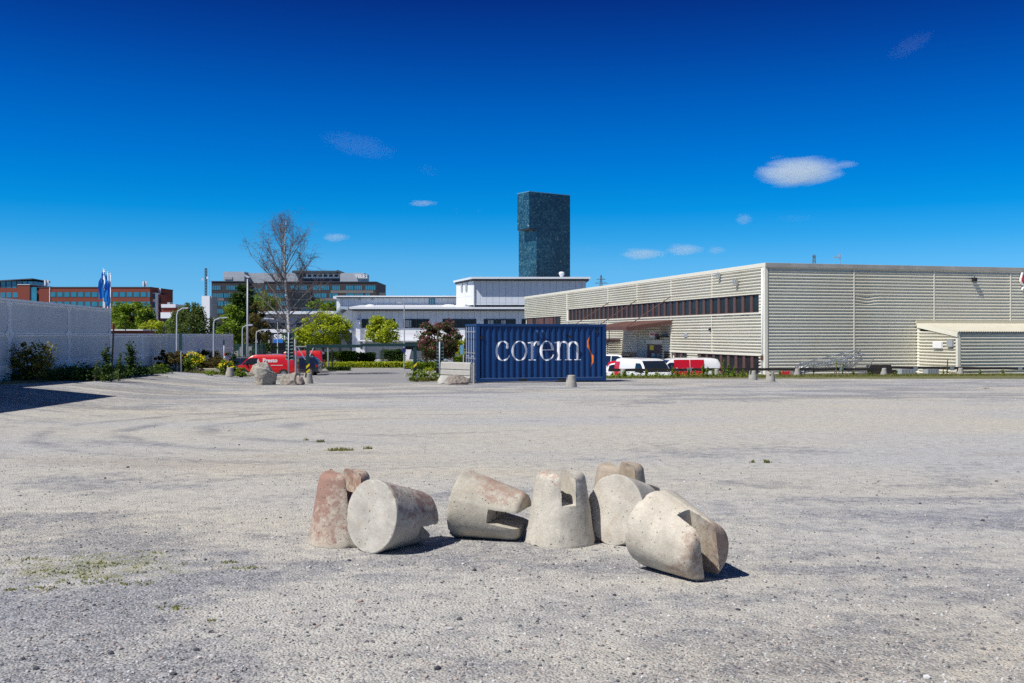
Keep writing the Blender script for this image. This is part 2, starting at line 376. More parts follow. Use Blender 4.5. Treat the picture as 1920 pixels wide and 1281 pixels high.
# ------------------------------------------------------------------ ground
def axis_vals(lo, hi, step, far):
    a = list(np.arange(lo, hi + 1e-6, step)); x = hi; st = step
    while x < far[1]: st *= 1.5; x += st; a.append(x)
    x = lo; st = step; pre = []
    while x > far[0]: st *= 1.5; x -= st; pre.append(x)
    return pre[::-1] + a
def sheet(name, P, off, mat, nx, ny, edge=None):
    # P: four corners (x, y) counter-clockwise; bilinear sheet laid on the terrain
    mb = MB(); vs = []
    for j in range(ny + 1):
        for i in range(nx + 1):
            s_, t_ = i / nx, j / ny
            x = lerp(lerp(P[0][0], P[1][0], s_), lerp(P[3][0], P[2][0], s_), t_)
            y = lerp(lerp(P[0][1], P[1][1], s_), lerp(P[3][1], P[2][1], s_), t_)
            if edge: x, y = edge(x, y, s_, t_)
            e_ = i in (0, nx) or j in (0, ny)
            vs.append((x, y, gz(x, y) + (-0.03 if e_ else off)))
    fs = [(j*(nx+1)+i, j*(nx+1)+i+1, (j+1)*(nx+1)+i+1, (j+1)*(nx+1)+i) for j in range(ny) for i in range(nx)]
    mb.add(vs, fs); o = mb.build(name, mat, smooth_=True); return struct(o)
xs = axis_vals(-42, 46, 1.0, (-5000, 5000)); ys = axis_vals(-6, 132, 1.0, (-300, 9000))
mb = MB(); mb.add([(x, y, gz(x, y)) for y in ys for x in xs],
                  [(j*len(xs)+i, j*len(xs)+i+1, (j+1)*len(xs)+i+1, (j+1)*len(xs)+i) for j in range(len(ys)-1) for i in range(len(xs)-1)])
g = struct(mb.build('ground', M['gravel'], smooth_=True)); tag(g, 'pale grey and beige compacted gravel covering the open lot', None)
# asphalt through the gate and the car park behind it
def wob(x, y, s_, t_):
    return (x, y + (0.35 * math.sin(x * 1.7) + 0.2 * math.sin(x * 4.1)) * (1 if t_ == 0 else 0))
tag(sheet('car_park', [(-8.3, 43.6), (-2.9, 42.4), (-2.0, 73), (-26, 73)], 0.035, M['asphalt'], 30, 30, wob))
sheet('car_park', [(-42, 73), (-2.0, 73), (-2.0, 106), (-60, 106)], 0.035, M['asphalt'], 30, 30)
sheet('yard', [(2.5, 57.0), (14.6, 59.5), (2, 116), (-12, 116)], 0.05, M['asphalt'], 12, 50)
# planted ground beyond the car park
sheet('verge', [(-70, 106.5), (10, 106.5), (14, 131), (-70, 131)], 0.05, M['earth'], 30, 12)
# grass strip under the timber rail
sheet('grass_strip', [(4.6, 51.4), (32, 50.4), (33, 63), (4.6, 55.6)], 0.035, M['earth'], 40, 10,
      lambda x, y, s_, t_: (x, y + (0.3 * math.sin(x * 2.3) if t_ == 0 else 0)))
sheet('verge_strip', [(-22.5, 53.8), (-13.6, 53.0), (-13.0, 56.5), (-21.5, 58.5)], 0.035, M['earth'], 12, 8)
sheet('verge_strip', [(-4.9, 44.0), (-2.2, 44.0), (1.5, 62.0), (-4.2, 62.0)], 0.05, M['earth'], 8, 18)
sheet('verge_strip', [(-18.6, 20.0), (-13.4, 24.0), (-15.6, 40.0), (-20.3, 52.0)], 0.03, M['earth'], 12, 24,
      lambda x, y, s_, t_: (x + (0.25 * math.sin(y * 0.9) if s_ == 1 else 0), y))
kb = MB()
for i in range(14):
    x0 = X(655, 106) + i * 0.41; kb.box(x0, x0 + 0.40, 106.0, 106.2, -2.55, -2.36)
tag(kb.build('kerb', M['concrete']), 'pale kerb at the far edge of the car park', kind='structure')
pl = MB()
for (u, v0) in ((556, 0), (500, 0), (598, 0)):
    x0 = X(u, 88); pl.add([(x0, 84, gz(x0, 84) + .05), (x0 + .12, 84, gz(x0, 84) + .05), (x0 + .3, 89, gz(x0, 89) + .05), (x0 + .18, 89, gz(x0, 89) + .05)], [(0, 1, 2, 3)])
struct(pl.build('parking_lines', M['whitepaint']))
from mathutils import noise as mn
# ------------------------------------------------------------------ concrete cone bollards
def cone_mat(name, base=(0.42, 0.385, 0.33), amt=0.0, dirv=(0, 0, 1), k=1.0, rot=None, red=(0.30, 0.105, 0.08), rust=0.0, seed=0.0):
    if rot is not None: dirv = rot.to_3x3().transposed() @ Vector(dirv)
    m, t, b = nodes(name)
    co = t.nodes.new('ShaderNodeTexCoord').outputs['Object']
    off = N(t, 'ShaderNodeVectorMath', operation='ADD'); t.links.new(co, off.inputs[0]); off.inputs[1].default_value = (seed, seed * 0.7, seed * 1.3)
    v = off.outputs[0]
    n = noise_n(t, 7, 6, 0.65, v); f = noise_n(t, 120, 3, 0.6, v)
    c = ramp(t, n, [(0.3, tuple(x * 0.72 for x in base)), (0.55, base), (0.75, tuple(min(1, x * 1.22) for x in base))])
    c = mixc(t, ramp(t, f, [(0.35, 0.5), (0.6, 0.0)]), c, tuple(x * 0.6 for x in base))
    st = ramp(t, noise_n(t, 4, 6, 0.7, mapping(t, (3, 3, 0.6), loc=(seed, 0, 0))), [(0.52, 0.0), (0.75, 0.55)])
    c = mixc(t, st, c, (0.36, 0.27, 0.19))
    d = N(t, 'ShaderNodeVectorMath', operation='DOT_PRODUCT'); t.links.new(co, d.inputs[0]); d.inputs[1].default_value = dirv
    a = N(t, 'ShaderNodeMath', operation='MULTIPLY_ADD'); t.links.new(d.outputs['Value'], a.inputs[0]); a.inputs[1].default_value = k; a.inputs[2].default_value = amt - 0.5
    b2 = N(t, 'ShaderNodeMath', operation='ADD'); t.links.new(a.outputs[0], b2.inputs[0]); t.links.new(noise_n(t, 22, 8, 0.75, v), b2.inputs[1])
    b3 = N(t, 'ShaderNodeMath', operation='ADD'); t.links.new(b2.outputs[0], b3.inputs[0])
    n5 = N(t, 'ShaderNodeMath', operation='MULTIPLY'); t.links.new(noise_n(t, 3.5, 3, 0.5, v), n5.inputs[0]); n5.inputs[1].default_value = 0.6; t.links.new(n5.outputs[0], b3.inputs[1])
    mk = ramp(t, b3.outputs[0], [(0.78, 0.0), (0.98, 0.75)])
    sz = N(t, 'ShaderNodeSeparateXYZ'); t.links.new(co, sz.inputs[0]); zr = ramp(t, sz.outputs['Z'], [(0.008, 0.0), (0.035, 1.0)])
    mz = N(t, 'ShaderNodeMath', operation='MULTIPLY'); t.links.new(mk, mz.inputs[0]); t.links.new(zr, mz.inputs[1]); mk = mz.outputs[0]
    c = mixc(t, mk, c, mixc(t, f, tuple(x * 0.7 for x in red), tuple(x * 1.25 for x in red)))
    t.links.new(c, b.inputs['Base Color']); b.inputs['Roughness'].default_value = 0.9; b.inputs['Specular IOR Level'].default_value = 0.25
    pv = N(t, 'ShaderNodeTexVoronoi'); pv.inputs['Scale'].default_value = 38; t.links.new(v, pv.inputs['Vector'])
    pit = ramp(t, pv.outputs['Distance'], [(0.10, 1.0), (0.18, 0.0)]); pr_ = N(t, 'ShaderNodeSeparateColor'); t.links.new(pv.outputs['Color'], pr_.inputs[0])
    pm = N(t, 'ShaderNodeMath', operation='MULTIPLY'); t.links.new(pit, pm.inputs[0]); t.links.new(ramp(t, pr_.outputs[0], [(0.6, 0.0), (0.65, 1.0)]), pm.inputs[1])
    c = mixc(t, pm.outputs[0], c, (0.10, 0.085, 0.07)); t.links.new(c, b.inputs['Base Color'])
    h0 = N(t, 'ShaderNodeMath', operation='ADD'); t.links.new(f, h0.inputs[0]); t.links.new(n, h0.inputs[1])
    h = N(t, 'ShaderNodeMath', operation='MULTIPLY_ADD'); t.links.new(pm.outputs[0], h.inputs[0]); h.inputs[1].default_value = -2.5; t.links.new(h0.outputs[0], h.inputs[2])
    bump(t, b, h.outputs[0], 0.45, 0.004); return m
RB, RT, HB = 0.228, 0.160, 0.46
def temp_obj(mb):
    me = bpy.data.meshes.new('tmp'); me.from_pydata(mb.v, [], mb.f); 
    bm = bmesh.new(); bm.from_mesh(me); bmesh.ops.recalc_face_normals(bm, faces=bm.faces); bm.to_mesh(me); bm.free()
    o = bpy.data.objects.new('tmp', me); COL.objects.link(o); return o
def cone_mesh(seed, voxel=0.006, slot_w=0.106, slot_d=0.195, disp=1.0):
    lo = voxel > 0.01
    prof = [(RB * k / 14, 0.0) for k in range(1, 14)] if not lo else []
    prof += [(RB - 0.006, 0.0), (RB - 0.001, 0.004), (RB, 0.012)]
    nr = 8 if lo else 50
    for i in range(1, nr): prof.append((lerp(RB, RT + 0.006, i / nr), lerp(0.012, HB - 0.055, i / nr)))
    for i in range(0, 9):
        an = math.pi / 2 * i / 8; prof.append((RT + 0.004 - 0.050 * (1 - math.cos(an)), HB - 0.052 + 0.052 * math.sin(an)))
    if not lo: prof += [(RT * k / 8, HB) for k in (5, 4, 3, 2, 1)]
    a = temp_obj(MB().lathe(prof, 32 if lo else 110))
    cut = MB(); hw = slot_w / 2
    cut.prism([(-hw * 0.86, HB - slot_d), (hw * 0.86, HB - slot_d), (hw * 1.12, HB + 0.1), (-hw * 1.12, HB + 0.1)], -0.4, 0.4, 'x')
    c = temp_obj(cut)
    if not lo:
        bm = bmesh.new(); bm.from_mesh(c.data); bmesh.ops.subdivide_edges(bm, edges=bm.edges, cuts=30, use_grid_fill=True); bm.to_mesh(c.data); bm.free()
    c2 = temp_obj(MB().lathe([(0.022, HB - slot_d - 0.07), (0.022, HB - slot_d + 0.02)], 16))
    for cc in (c, c2):
        md = a.modifiers.new('b', 'BOOLEAN'); md.operation = 'DIFFERENCE'; md.object = cc; md.solver = 'EXACT'
    dg = bpy.context.evaluated_depsgraph_get(); me = bpy.data.meshes.new_from_object(a.evaluated_get(dg))
    for o in (a, c, c2): bpy.data.objects.remove(o, do_unlink=True)
    bm = bmesh.new(); bm.from_mesh(me); bmesh.ops.remove_doubles(bm, verts=bm.verts, dist=1e-5)
    for e in bm.edges: e.smooth = not (len(e.link_faces) == 2 and e.calc_face_angle(0) > rad(38))
    bm.normal_update(); bm.to_mesh(me); bm.free()
    me.name = 'cone_bollard'
    rnd = random.Random(seed); off = Vector((seed * 3.1, seed * 1.7, seed * 0.3))
    chips = []
    for _ in range(12):
        an = rnd.uniform(0, 6.28)
        if rnd.random() < 0.8: chips.append((Vector((RB * math.cos(an), RB * math.sin(an), rnd.uniform(0, .01))), rnd.uniform(.01, .026)))
        else: chips.append((Vector((rnd.uniform(-RT, RT), rnd.choice((-1, 1)) * hw, HB - rnd.uniform(0, .05))), rnd.uniform(.01, .028)))
    for v in me.vertices:
        p = v.co; nn = v.normal
        d = (mn.noise(p * 9 + off) * 0.004 + mn.noise(p * 45 + off) * 0.0012) * disp
        if abs(p.y - hw * 1.2) < 0.012 and abs(p.x) > RT * 0.8: d += 0.0025
        for cp, cr in chips:
            q = (p - cp).length
            if q < cr: d -= (cr - q) * 0.55
        v.co = p + nn * d
    for p in me.polygons: p.use_smooth = True
    return me
cone_hi = [cone_mesh(s) for s in (1, 2, 3)]
cone_lo = cone_mesh(5, 0.02, disp=0.4)
def seat(o, embed=0.006):
    mw = o.matrix_world
    mnz = min((mw @ v.co).z - gz((mw @ v.co).x, (mw @ v.co).y) for v in o.data.vertices)
    o.location.z -= mnz + embed
def cone_rot(slot=0.0, axis=None, roll=0.0):
    if axis is None: return Matrix.Rotation(slot, 4, 'Z')
    dl = math.atan((RB - RT) / HB)
    z = Vector((math.cos(axis) * math.cos(dl), math.sin(axis) * math.cos(dl), -math.sin(dl)))
    side = Vector((-math.sin(axis), math.cos(axis), 0)); up = z.cross(side) * -1
    if up.z < 0: up = -up
    yv = side * math.cos(roll) + up * math.sin(roll); xv = yv.cross(z)
    return Matrix((xv, yv, z)).transposed().to_4x4()
def cone(me, mat, x, y, label, group, slot=0.0, axis=None, roll=0.0):
    if isinstance(mat, dict): mat = cone_mat(rot=cone_rot(slot, axis, roll), **mat)
    if me is not None:
        m2 = me if me is cone_lo else me.copy()
        if m2 is not cone_lo: m2.materials.append(mat)
        elif not m2.materials: m2.materials.append(mat)
    o = bpy.data.objects.new('cone_bollard', m2); COL.objects.link(o)
    if axis is None:
        o.rotation_euler = (0, 0, slot)
        o.location = (x, y, gz(x, y))
        Mx = Matrix.Translation(o.location) @ Matrix.Rotation(slot, 4, 'Z')
    else:
        dl = math.atan((RB - RT) / HB)
        z = Vector((math.cos(axis) * math.cos(dl), math.sin(axis) * math.cos(dl), -math.sin(dl)))
        side = Vector((-math.sin(axis), math.cos(axis), 0)); up = z.cross(side) * -1
        if up.z < 0: up = -up
        # local y = slot normal, local x = slot run
        yv = side * math.cos(roll) + up * math.sin(roll); xv = yv.cross(z)
        R = Matrix((xv, yv, z)).transposed().to_4x4()
        o.rotation_euler = R.to_euler(); Mx = Matrix.Translation((x, y, gz(x, y) + RB)) @ R
        o.location = (x, y, gz(x, y) + RB)
    o.matrix_world = Mx
    mnz = min((Mx @ v.co).z - gz((Mx @ v.co).x, (Mx @ v.co).y) for v in o.data.vertices)
    o.location.z -= mnz + 0.006
    return tag(o, label, 'bollard', group)
GN = 'concrete cone bollards left in the middle of the lot'
mA = dict(name='worn_red_cone', base=(0.54, 0.48, 0.39), amt=0.42, dirv=(-1.0, -0.35, 0.7), k=0.75, seed=1, red=(0.25, 0.105, 0.078))
mB = dict(name='half_red_cone', base=(0.50, 0.47, 0.41), amt=0.33, dirv=(1.0, -0.3, 0.9), k=0.95, seed=2, red=(0.17, 0.06, 0.055))
mC = dict(name='pinkish_cone', base=(0.50, 0.46, 0.38), amt=0.18, dirv=(0.6, -0.3, 1.5), k=0.9, seed=3, red=(0.33, 0.20, 0.155))
mD = dict(name='plain_cone', base=(0.56, 0.52, 0.44), amt=-0.10, dirv=(0, 0, 1), k=1.3, seed=4, red=(0.36, 0.19, 0.13))
mE = dict(name='grey_cone', base=(0.54, 0.50, 0.43), amt=0.36, dirv=(0, 0, -1), k=0.5, seed=5, red=(0.42, 0.31, 0.23))
mF = dict(name='sandy_cone', base=(0.43, 0.36, 0.28), amt=0.0, dirv=(0, 0, 1), k=0.9, seed=6, red=(0.33, 0.19, 0.13))
mG = dict(name='pale_cone', base=(0.58, 0.53, 0.44), amt=0.12, dirv=(0.9, -1.0, -0.5), k=0.8, seed=7, red=(0.28, 0.17, 0.12))
cone(cone_hi[0], mA, -1.095, 6.50, 'upright cone bollard with heavily worn red paint, furthest left of the group', GN, slot=rad(121))
cone(cone_hi[1], mB, -0.875, 6.17, 'fallen cone bollard showing its round pale base beside the red upright one', GN, axis=rad(50), roll=rad(118))
cone(cone_hi[2], mC, -0.345, 6.72, 'fallen cone bollard with pinkish upper side and its open slot facing right', GN, axis=rad(-20), roll=rad(92))
cone(cone_hi[1], mD, 0.316, 6.50, 'upright pale cone bollard with a split top standing in the centre of the group', GN, slot=rad(105))
cone(cone_hi[2], mE, 0.660, 6.42, 'fallen grey cone bollard showing its base beside the central upright one', GN, axis=rad(46), roll=rad(30))
cone(cone_hi[0], mF, 0.755, 6.95, 'upright cone bollard half hidden behind the fallen ones on the right', GN, slot=rad(103))
cone(cone_hi[0], mG, 0.835, 5.74, 'fallen cone bollard nearest the camera with its split end turned to the right', GN, axis=rad(-60), roll=rad(14))

GF = 'concrete cone bollards around the edge of the lot'
mF2 = cone_mat('far_cone', base=(0.40, 0.38, 0.34), amt=-0.5, k=0.6, seed=9)
cone(cone_lo, mF2, X(1071, 38.1), 38.1, 'single cone bollard standing in front of the blue container', GF, slot=0.3)
cone(cone_lo, mF2, X(577.5, 42.6), 42.6, 'cone bollard at the left end of the gate beside the rock', GF, slot=1.2)
cone(cone_lo, mF2, X(1444.5, 46.0), 46.0, 'cone bollard standing loose in front of the warehouse corner, the nearer of two', GF, slot=rad(80))
cone(cone_lo, mF2, X(1411.5, 49.0), 49.0, 'cone bollard standing in front of the lower windows of the warehouse', GF, slot=0.7)
fl = [(1168, "cone bollard carrying the timber rail just right of the blue container"), (1343, "cone bollard wrapped in weeds, carrying the rail in front of the red and white van"),
      (1494.5, "cone bollard carrying the timber rail beside the stacked steel barriers"), (1657, "cone bollard carrying the timber rail where the two dark beams overlap"),
      (1800, "cone bollard carrying the timber rail in front of the cream lean-to shed")]
for u, lab in fl:
    k = (u - 960) / F; y = 52.86 / (1 - 0.254 * k); cone(cone_lo, mF2, k * y, y, lab, GF, slot=math.atan(0.254))
cone(cone_lo, mF2, X(431, 50.5), 50.5, 'cone bollard hidden among yellow flowers at the end of the old kerb beams', GF, slot=0.5)

# ------------------------------------------------------------------ loose stones and tufts in the foreground
def scatter_stones(name, n, seed, y0, y1, smin, smax, mat, label, squash=0.6):
    rng = np.random.default_rng(seed)
    base = np.array([(0,0,1),(.894,0,.447),(.276,.851,.447),(-.724,.526,.447),(-.724,-.526,.447),(.276,-.851,.447),(.724,.526,-.447),(-.276,.851,-.447),(-.894,0,-.447),(-.276,-.851,-.447),(.724,-.526,-.447),(0,0,-1)])
    tri = np.array([(0,1,2),(0,2,3),(0,3,4),(0,4,5),(0,5,1),(1,6,2),(2,7,3),(3,8,4),(4,9,5),(5,10,1),(1,10,6),(2,6,7),(3,7,8),(4,8,9),(5,9,10),(11,6,10),(11,7,6),(11,8,7),(11,9,8),(11,10,9)])
    t = rng.random(n); y = 1 / (1 / y0 + t * (1 / y1 - 1 / y0)); x = (rng.random(n) * 2 - 1) * (0.56 * y + 0.3)
    s = smin * (smax / smin) ** (rng.random(n) ** 2.6)
    jit = base[None] * (1 + 0.5 * (rng.random((n, 12, 1)) - 0.5)) * s[:, None, None]
    jit = jit * (np.array([1, 0.8, squash])[None, None] * (0.8 + 0.4 * rng.random((n, 1, 3))))
    a = rng.random(n) * 6.283; ca, sa = np.cos(a)[:, None], np.sin(a)[:, None]
    px = jit[..., 0] * ca - jit[..., 1] * sa + x[:, None]; py = jit[..., 0] * sa + jit[..., 1] * ca + y[:, None]
    pz = jit[..., 2] + (-0.0209 * y + s * squash * 0.35)[:, None]
    V = np.stack([px, py, pz], -1).reshape(-1, 3); Fc = (tri[None] + (np.arange(n) * 12)[:, None, None]).reshape(-1, 3)
    me = bpy.data.meshes.new(name); me.from_pydata(V.tolist(), [], Fc.tolist()); me.materials.append(mat)
    o = bpy.data.objects.new(name, me); COL.objects.link(o); return tag(o, label, 'gravel', kind='stuff')
def stone_mat():
    m, t, b = nodes('loose_stone')
    geo = t.nodes.new('ShaderNodeNewGeometry')
    c = ramp(t, geo.outputs['Random Per Island'], [(0.0, (0.07, 0.075, 0.09)), (0.15, (0.17, 0.17, 0.18)), (0.4, (0.32, 0.31, 0.30)), (0.62, (0.42, 0.39, 0.36)), (0.78, (0.42, 0.33, 0.29)), (0.86, (0.46, 0.45, 0.44)), (1.0, (0.60, 0.59, 0.58))])
    t.links.new(c, b.inputs['Base Color']); b.inputs['Roughness'].default_value = 0.9; return m
M['stone'] = stone_mat()
M['darkstone'] = plain('dark_stone', (0.06, 0.062, 0.075), 0.9, var=0.5, scale=3)
scatter_stones('loose_gravel', 30000, 3, 3.3, 15.0, 0.0035, 0.0105, M['stone'], 'small loose grey and pinkish stones strewn over the lot')
scatter_stones('loose_gravel', 420, 4, 3.3, 30.0, 0.007, 0.018, M['stone'], 'larger loose stones strewn over the lot')
scatter_stones('loose_gravel', 240, 5, 3.8, 34.0, 0.007, 0.020, M['darkstone'], 'dark bluish loose stones strewn over the lot')

def blades(name, pts, h, mat, label, kind='stuff', cat='grass', seed=1, per=1, wid=0.25, parent=None):
    rng = np.random.default_rng(seed); pts = np.repeat(np.asarray(pts, float), per, 0); n = len(pts)
    a = rng.random(n) * 6.283; hh = h * (0.4 + 0.8 * rng.random(n)); ww = hh * wid * 0.5
    d = np.stack([np.cos(a), np.sin(a), 0 * a], 1); lean = rng.normal(0, 0.35, (n, 2)) * hh[:, None]
    jit = rng.normal(0, 0.5, (n, 2)) * h * 0.8 * (per > 1)
    b0 = pts.copy(); b0[:, :2] += jit
    top = b0 + np.stack([lean[:, 0], lean[:, 1], hh], 1)
    V = np.stack([b0 - d * ww[:, None], b0 + d * ww[:, None], top], 1).reshape(-1, 3)
    me = bpy.data.meshes.new(name); me.from_pydata(V.tolist(), [], np.arange(n * 3).reshape(-1, 3).tolist()); me.materials.append(mat)
    o = bpy.data.objects.new(name, me); COL.objects.link(o)
    if parent: o.parent = parent
    return tag(o, label, cat, kind=kind)
rng = np.random.default_rng(11)
def blob(cx, cy, rx, ry, n):
    a = rng.random(n) * 6.283; r = np.sqrt(rng.random(n)); x = cx + rx * r * np.cos(a); y = cy + ry * r * np.sin(a)
    return [(x[i], y[i], gz(x[i], y[i])) for i in range(n)]
tuf = []
for (u, v, ru, n) in ((635, 845, 26, 55), (690, 842, 8, 12), (600, 829, 9, 14), (575, 826, 4, 6), (1438, 868, 6, 12), (1850, 729, 6, 16), (1412, 868, 6, 5)):
    y = EYE * F / (v - 666); tuf += blob(X(u, y), y, ru / F * y, ru / F * y * 0.5, n)
blades('grass_tuft', tuf, 0.04, M['grass'], 'sparse olive grass tufts growing through the gravel', seed=4, per=5, wid=.35)
mos = []
for (u, v, ru, n) in ((120, 1075, 70, 60), (190, 1060, 45, 40), (165, 1090, 60, 50), (75, 1105, 30, 22), (20, 1107, 20, 16), (430, 1055, 16, 20), (470, 1066, 26, 22), (330, 1140, 35, 22), (440, 1066, 9, 8), (255, 1095, 40, 20), (60, 1050, 30, 16), (395, 1165, 7, 6), (300, 1060, 60, 14), (640, 1010, 60, 6), (260, 1040, 50, 14)):
    y = EYE * F / (v - 666); mos += blob(X(u, y), y, ru / F * y, ru / F * y * 0.6, n)
blades('moss_patch', mos, 0.012, leafmat('moss', [(0.16, 0.16, 0.06), (0.24, 0.25, 0.08), (0.32, 0.33, 0.12)], 0.3), 'yellow green moss and seedlings in the gravel at front left', seed=5, per=3, wid=.9, cat='moss')

# ------------------------------------------------------------------ rocks
def rock_mat(name, a, b_, c_):
    m, t, b = nodes(name); n = noise_n(t, 2.2, 7, 0.65, dist=0.6); n2 = noise_n(t, 14, 6, 0.7)
    c = ramp(t, n, [(0.36, a), (0.52, b_), (0.66, c_)]); c = mixc(t, ramp(t, n2, [(0.35, 0.75), (0.6, 0.0)]), c, tuple(x * 0.45 for x in a))
    t.links.new(c, b.inputs['Base Color']); b.inputs['Roughness'].default_value = 0.9
    bump(t, b, n2, 0.7, 0.03); return m
M['rockA'] = rock_mat('granite_beige', (0.36, 0.35, 0.30), (0.44, 0.41, 0.35), (0.46, 0.33, 0.26))
M['rockB'] = rock_mat('granite_pink', (0.32, 0.31, 0.26), (0.42, 0.36, 0.31), (0.42, 0.27, 0.22))
M['rockC'] = rock_mat('granite_brown', (0.28, 0.25, 0.21), (0.36, 0.30, 0.26), (0.40, 0.32, 0.27))
def rock(hulls, mat, x, y, rz, label, voxel=0.03, seed=1, amp=0.04, group='rocks at the edge of the lot'):
    bm = bmesh.new()
    for pts in hulls:
        vs = [bm.verts.new(p) for p in pts]; bmesh.ops.convex_hull(bm, input=vs)
    loose = [v for v in bm.verts if not v.link_faces]; bmesh.ops.delete(bm, geom=loose, context='VERTS')
    bmesh.ops.recalc_face_normals(bm, faces=bm.faces)
    me = bpy.data.meshes.new('tmp'); bm.to_mesh(me); bm.free()
    o = bpy.data.objects.new('tmp', me); COL.objects.link(o)
    md = o.modifiers.new('r', 'REMESH'); md.mode = 'VOXEL'; md.voxel_size = voxel
    dg = bpy.context.evaluated_depsgraph_get(); m2 = bpy.data.meshes.new_from_object(o.evaluated_get(dg)); bpy.data.objects.remove(o, do_unlink=True)
    off = Vector((seed * 5.3, seed, 0))
    for v in m2.vertices:
        p = v.co; v.co = p + v.normal * (mn.noise(p * 2.5 + off) * amp + mn.noise(p * 9 + off) * amp * 0.4 - abs(mn.noise(p * 4 - off)) * amp * 0.5)
    m2.materials.append(mat); m2.name = 'rock'
    r = bpy.data.objects.new('rock', m2); COL.objects.link(r); r.location = (x, y, gz(x, y) - 0.03); r.rotation_euler = (0, 0, rz)
    return tag(r, label, 'rock', group)
# upper block overhangs to the left above a wedge shaped foot
y = 40.9
rock([[(-.52, -.1, .52), (-.50, .2, .70), (-.40, -.15, .82), (-.15, -.22, .97), (.05, .25, 1.0), (.22, -.1, .86), (.34, .15, .62), (.36, -.2, .5), (-.46, .1, .45), (-.25, -.35, .44), (.15, -.35, .55)],
      [(-.34, -.25, 0), (-.33, .3, 0), (-.34, -.2, .45), (-.2, -.42, .75), (.2, -.35, .7), (.3, -.1, .62), (.45, -.05, .52), (.50, .25, .45), (.46, .3, 0), (.40, -.1, 0), (0, -.42, 0), (-.2, -.35, 0), (0, .3, .8)]],
     M['rockA'], X(494, y), y, 0, 'tallest upright beige rock with an overhanging left shoulder, in front of the red van', seed=2)
rock([[(-.50, -.2, 0), (-.52, .1, .28), (-.40, -.15, .42), (-.28, -.3, 0), (-.24, -.2, .38), (-.05, .2, .50), (.15, -.1, .55), (.30, .1, .50), (.10, -.3, .28), (.2, -.25, 0), (-.3, .3, 0), (.3, .3, 0)],
      [(.05, -.2, .1), (.1, .2, .50), (.28, -.2, .42), (.42, .0, .34), (.50, -.1, .26), (.48, .2, .06), (.40, -.25, .05), (.1, .3, 0)]],
     M['rockB'], X(549, y), y, 0, 'low pinkish rock beside the gate with a flat pale left face', seed=4, amp=0.05)
y = 41.3
rock([[(-.48, -.2, .0), (-.52, 0, .28), (-.38, -.15, .40), (-.1, -.2, .44), (.2, -.1, .40), (.48, 0, .28), (.50, -.1, .1), (.40, -.1, 0), (-.3, .3, .1), (.3, .3, .1), (-.1, .3, .4), (-.35, -.3, .06), (.3, -.3, .12)]],
     M['rockC'], X(858, y), y, 0.1, 'brownish rounded rock at the foot of the concrete barrier', seed=6, amp=0.05)
y = 42.6
rock([[(-.35, -.1, 0), (-.2, 0, .16), (-.05, .1, .36), (.2, .1, .38), (.3, 0, .1), (.3, -.1, 0), (-.1, -.2, .05), (0, .3, 0)]],
     M['concrete'], X(833, y), y, 0, 'pale grey rock leaning on the left end of the concrete barrier', seed=8, amp=0.03)
for (u, y, s, lab, sd) in ((806, 49.5, .36, 'small pale upright stone in the weeds beside the gate post', 9), (815, 52, .42, 'pale pinkish stone standing in the weeds behind the barrier', 10), (762, 84, .5, 'pale stone on the car park edge left of the gate post', 11)):
    rock([[(-.4*s, -.3*s, 0), (-.3*s, 0, .7*s), (0, -.2*s, 1*s), (.3*s, 0, .8*s), (.4*s, -.2*s, 0), (.1*s, .4*s, .5*s), (0, .4*s, 0)]], M['rockA'], X(u, y), y, 0, lab, seed=sd, amp=.02)

# ------------------------------------------------------------------ concrete barrier
def barrier():
    y0 = 43.0; xl, xr = X(829, 44.2), X(885, 42.9)
    r = thing('concrete_barrier', 'pale jersey barrier with horizontal grooves beside the blue container', 'barrier', (xl, 44.3, gz(xl, 44.0) - 0.02), math.atan2(42.9 - 44.3, xr - xl))
    L = math.hypot(xr - xl, 1.4)
    prof = [(-.30, 0), (-.30, .08), (-.125, .33), (-.085, .345), (-.085, .37), (-.125, .385), (-.12, .58), (-.08, .595), (-.08, .62), (-.118, .635), (-.10, .90), (-.06, .94), (.06, .94), (.10, .90), (.115, .61), (.12, .37), (.12, .34), (.30, .08), (.30, 0)]
    m = MB(); m.prism([(a, b) for a, b in prof], 0, L, 'x'); m.build('barrier_body', M['concrete'], r, bevel=0.008)
    m = MB(); m.box(L + .003, L + .05, -.05, .05, .1, .88); m.build('end_plate', M['steel'], r)
    return r
barrier()
pp = thing('marker_post', 'thin pale post between the concrete barrier and the container', 'post', (X(888.5, 42.7), 42.7, gz(-1.6, 42.7)))
MB().lathe([(.045, 0), (.045, .85), (.02, .88)], 10).build('post', M['log'], pp)

# ------------------------------------------------------------------ shipping container
A = math.atan(0.254)
cx, cy = -1.575, 43.9
ct = thing('shipping_container', 'dark blue corrugated container with large white lettering and an orange swoosh', 'container', (cx, cy, gz(cx, cy) + 0.02), A)
CL, CH, CW = 6.058, 2.591, 2.438
def flute(x, per=0.274, d=0.055):
    t = ((x + 0.02) % per) / per
    if t < 0.26: return 0.0
    if t < 0.5: return d * (t - 0.26) / 0.24
    if t < 0.76: return d
    return d * (1 - (t - 0.76) / 0.24)
def flute_breaks(a, b, per=0.274):
    out = [a]; k = math.floor((a + .02) / per)
    while k * per - .02 < b:
        for t in (0, .26, .5, .76):
            x = k * per - .02 + t * per
            if a < x < b: out.append(x)
        k += 1
    out.append(b); return out
def vclad(mb, a, b, z0, z1, fn):
    xs_ = flute_breaks(a, b); vs = []
    for x in xs_: p = fn(x, flute(x)); vs += [(p[0], p[1], z0), (p[0], p[1], z1)]
    mb.add(vs, [(2*i, 2*i+2, 2*i+3, 2*i+1) for i in range(len(xs_) - 1)])
Y0 = 0.03
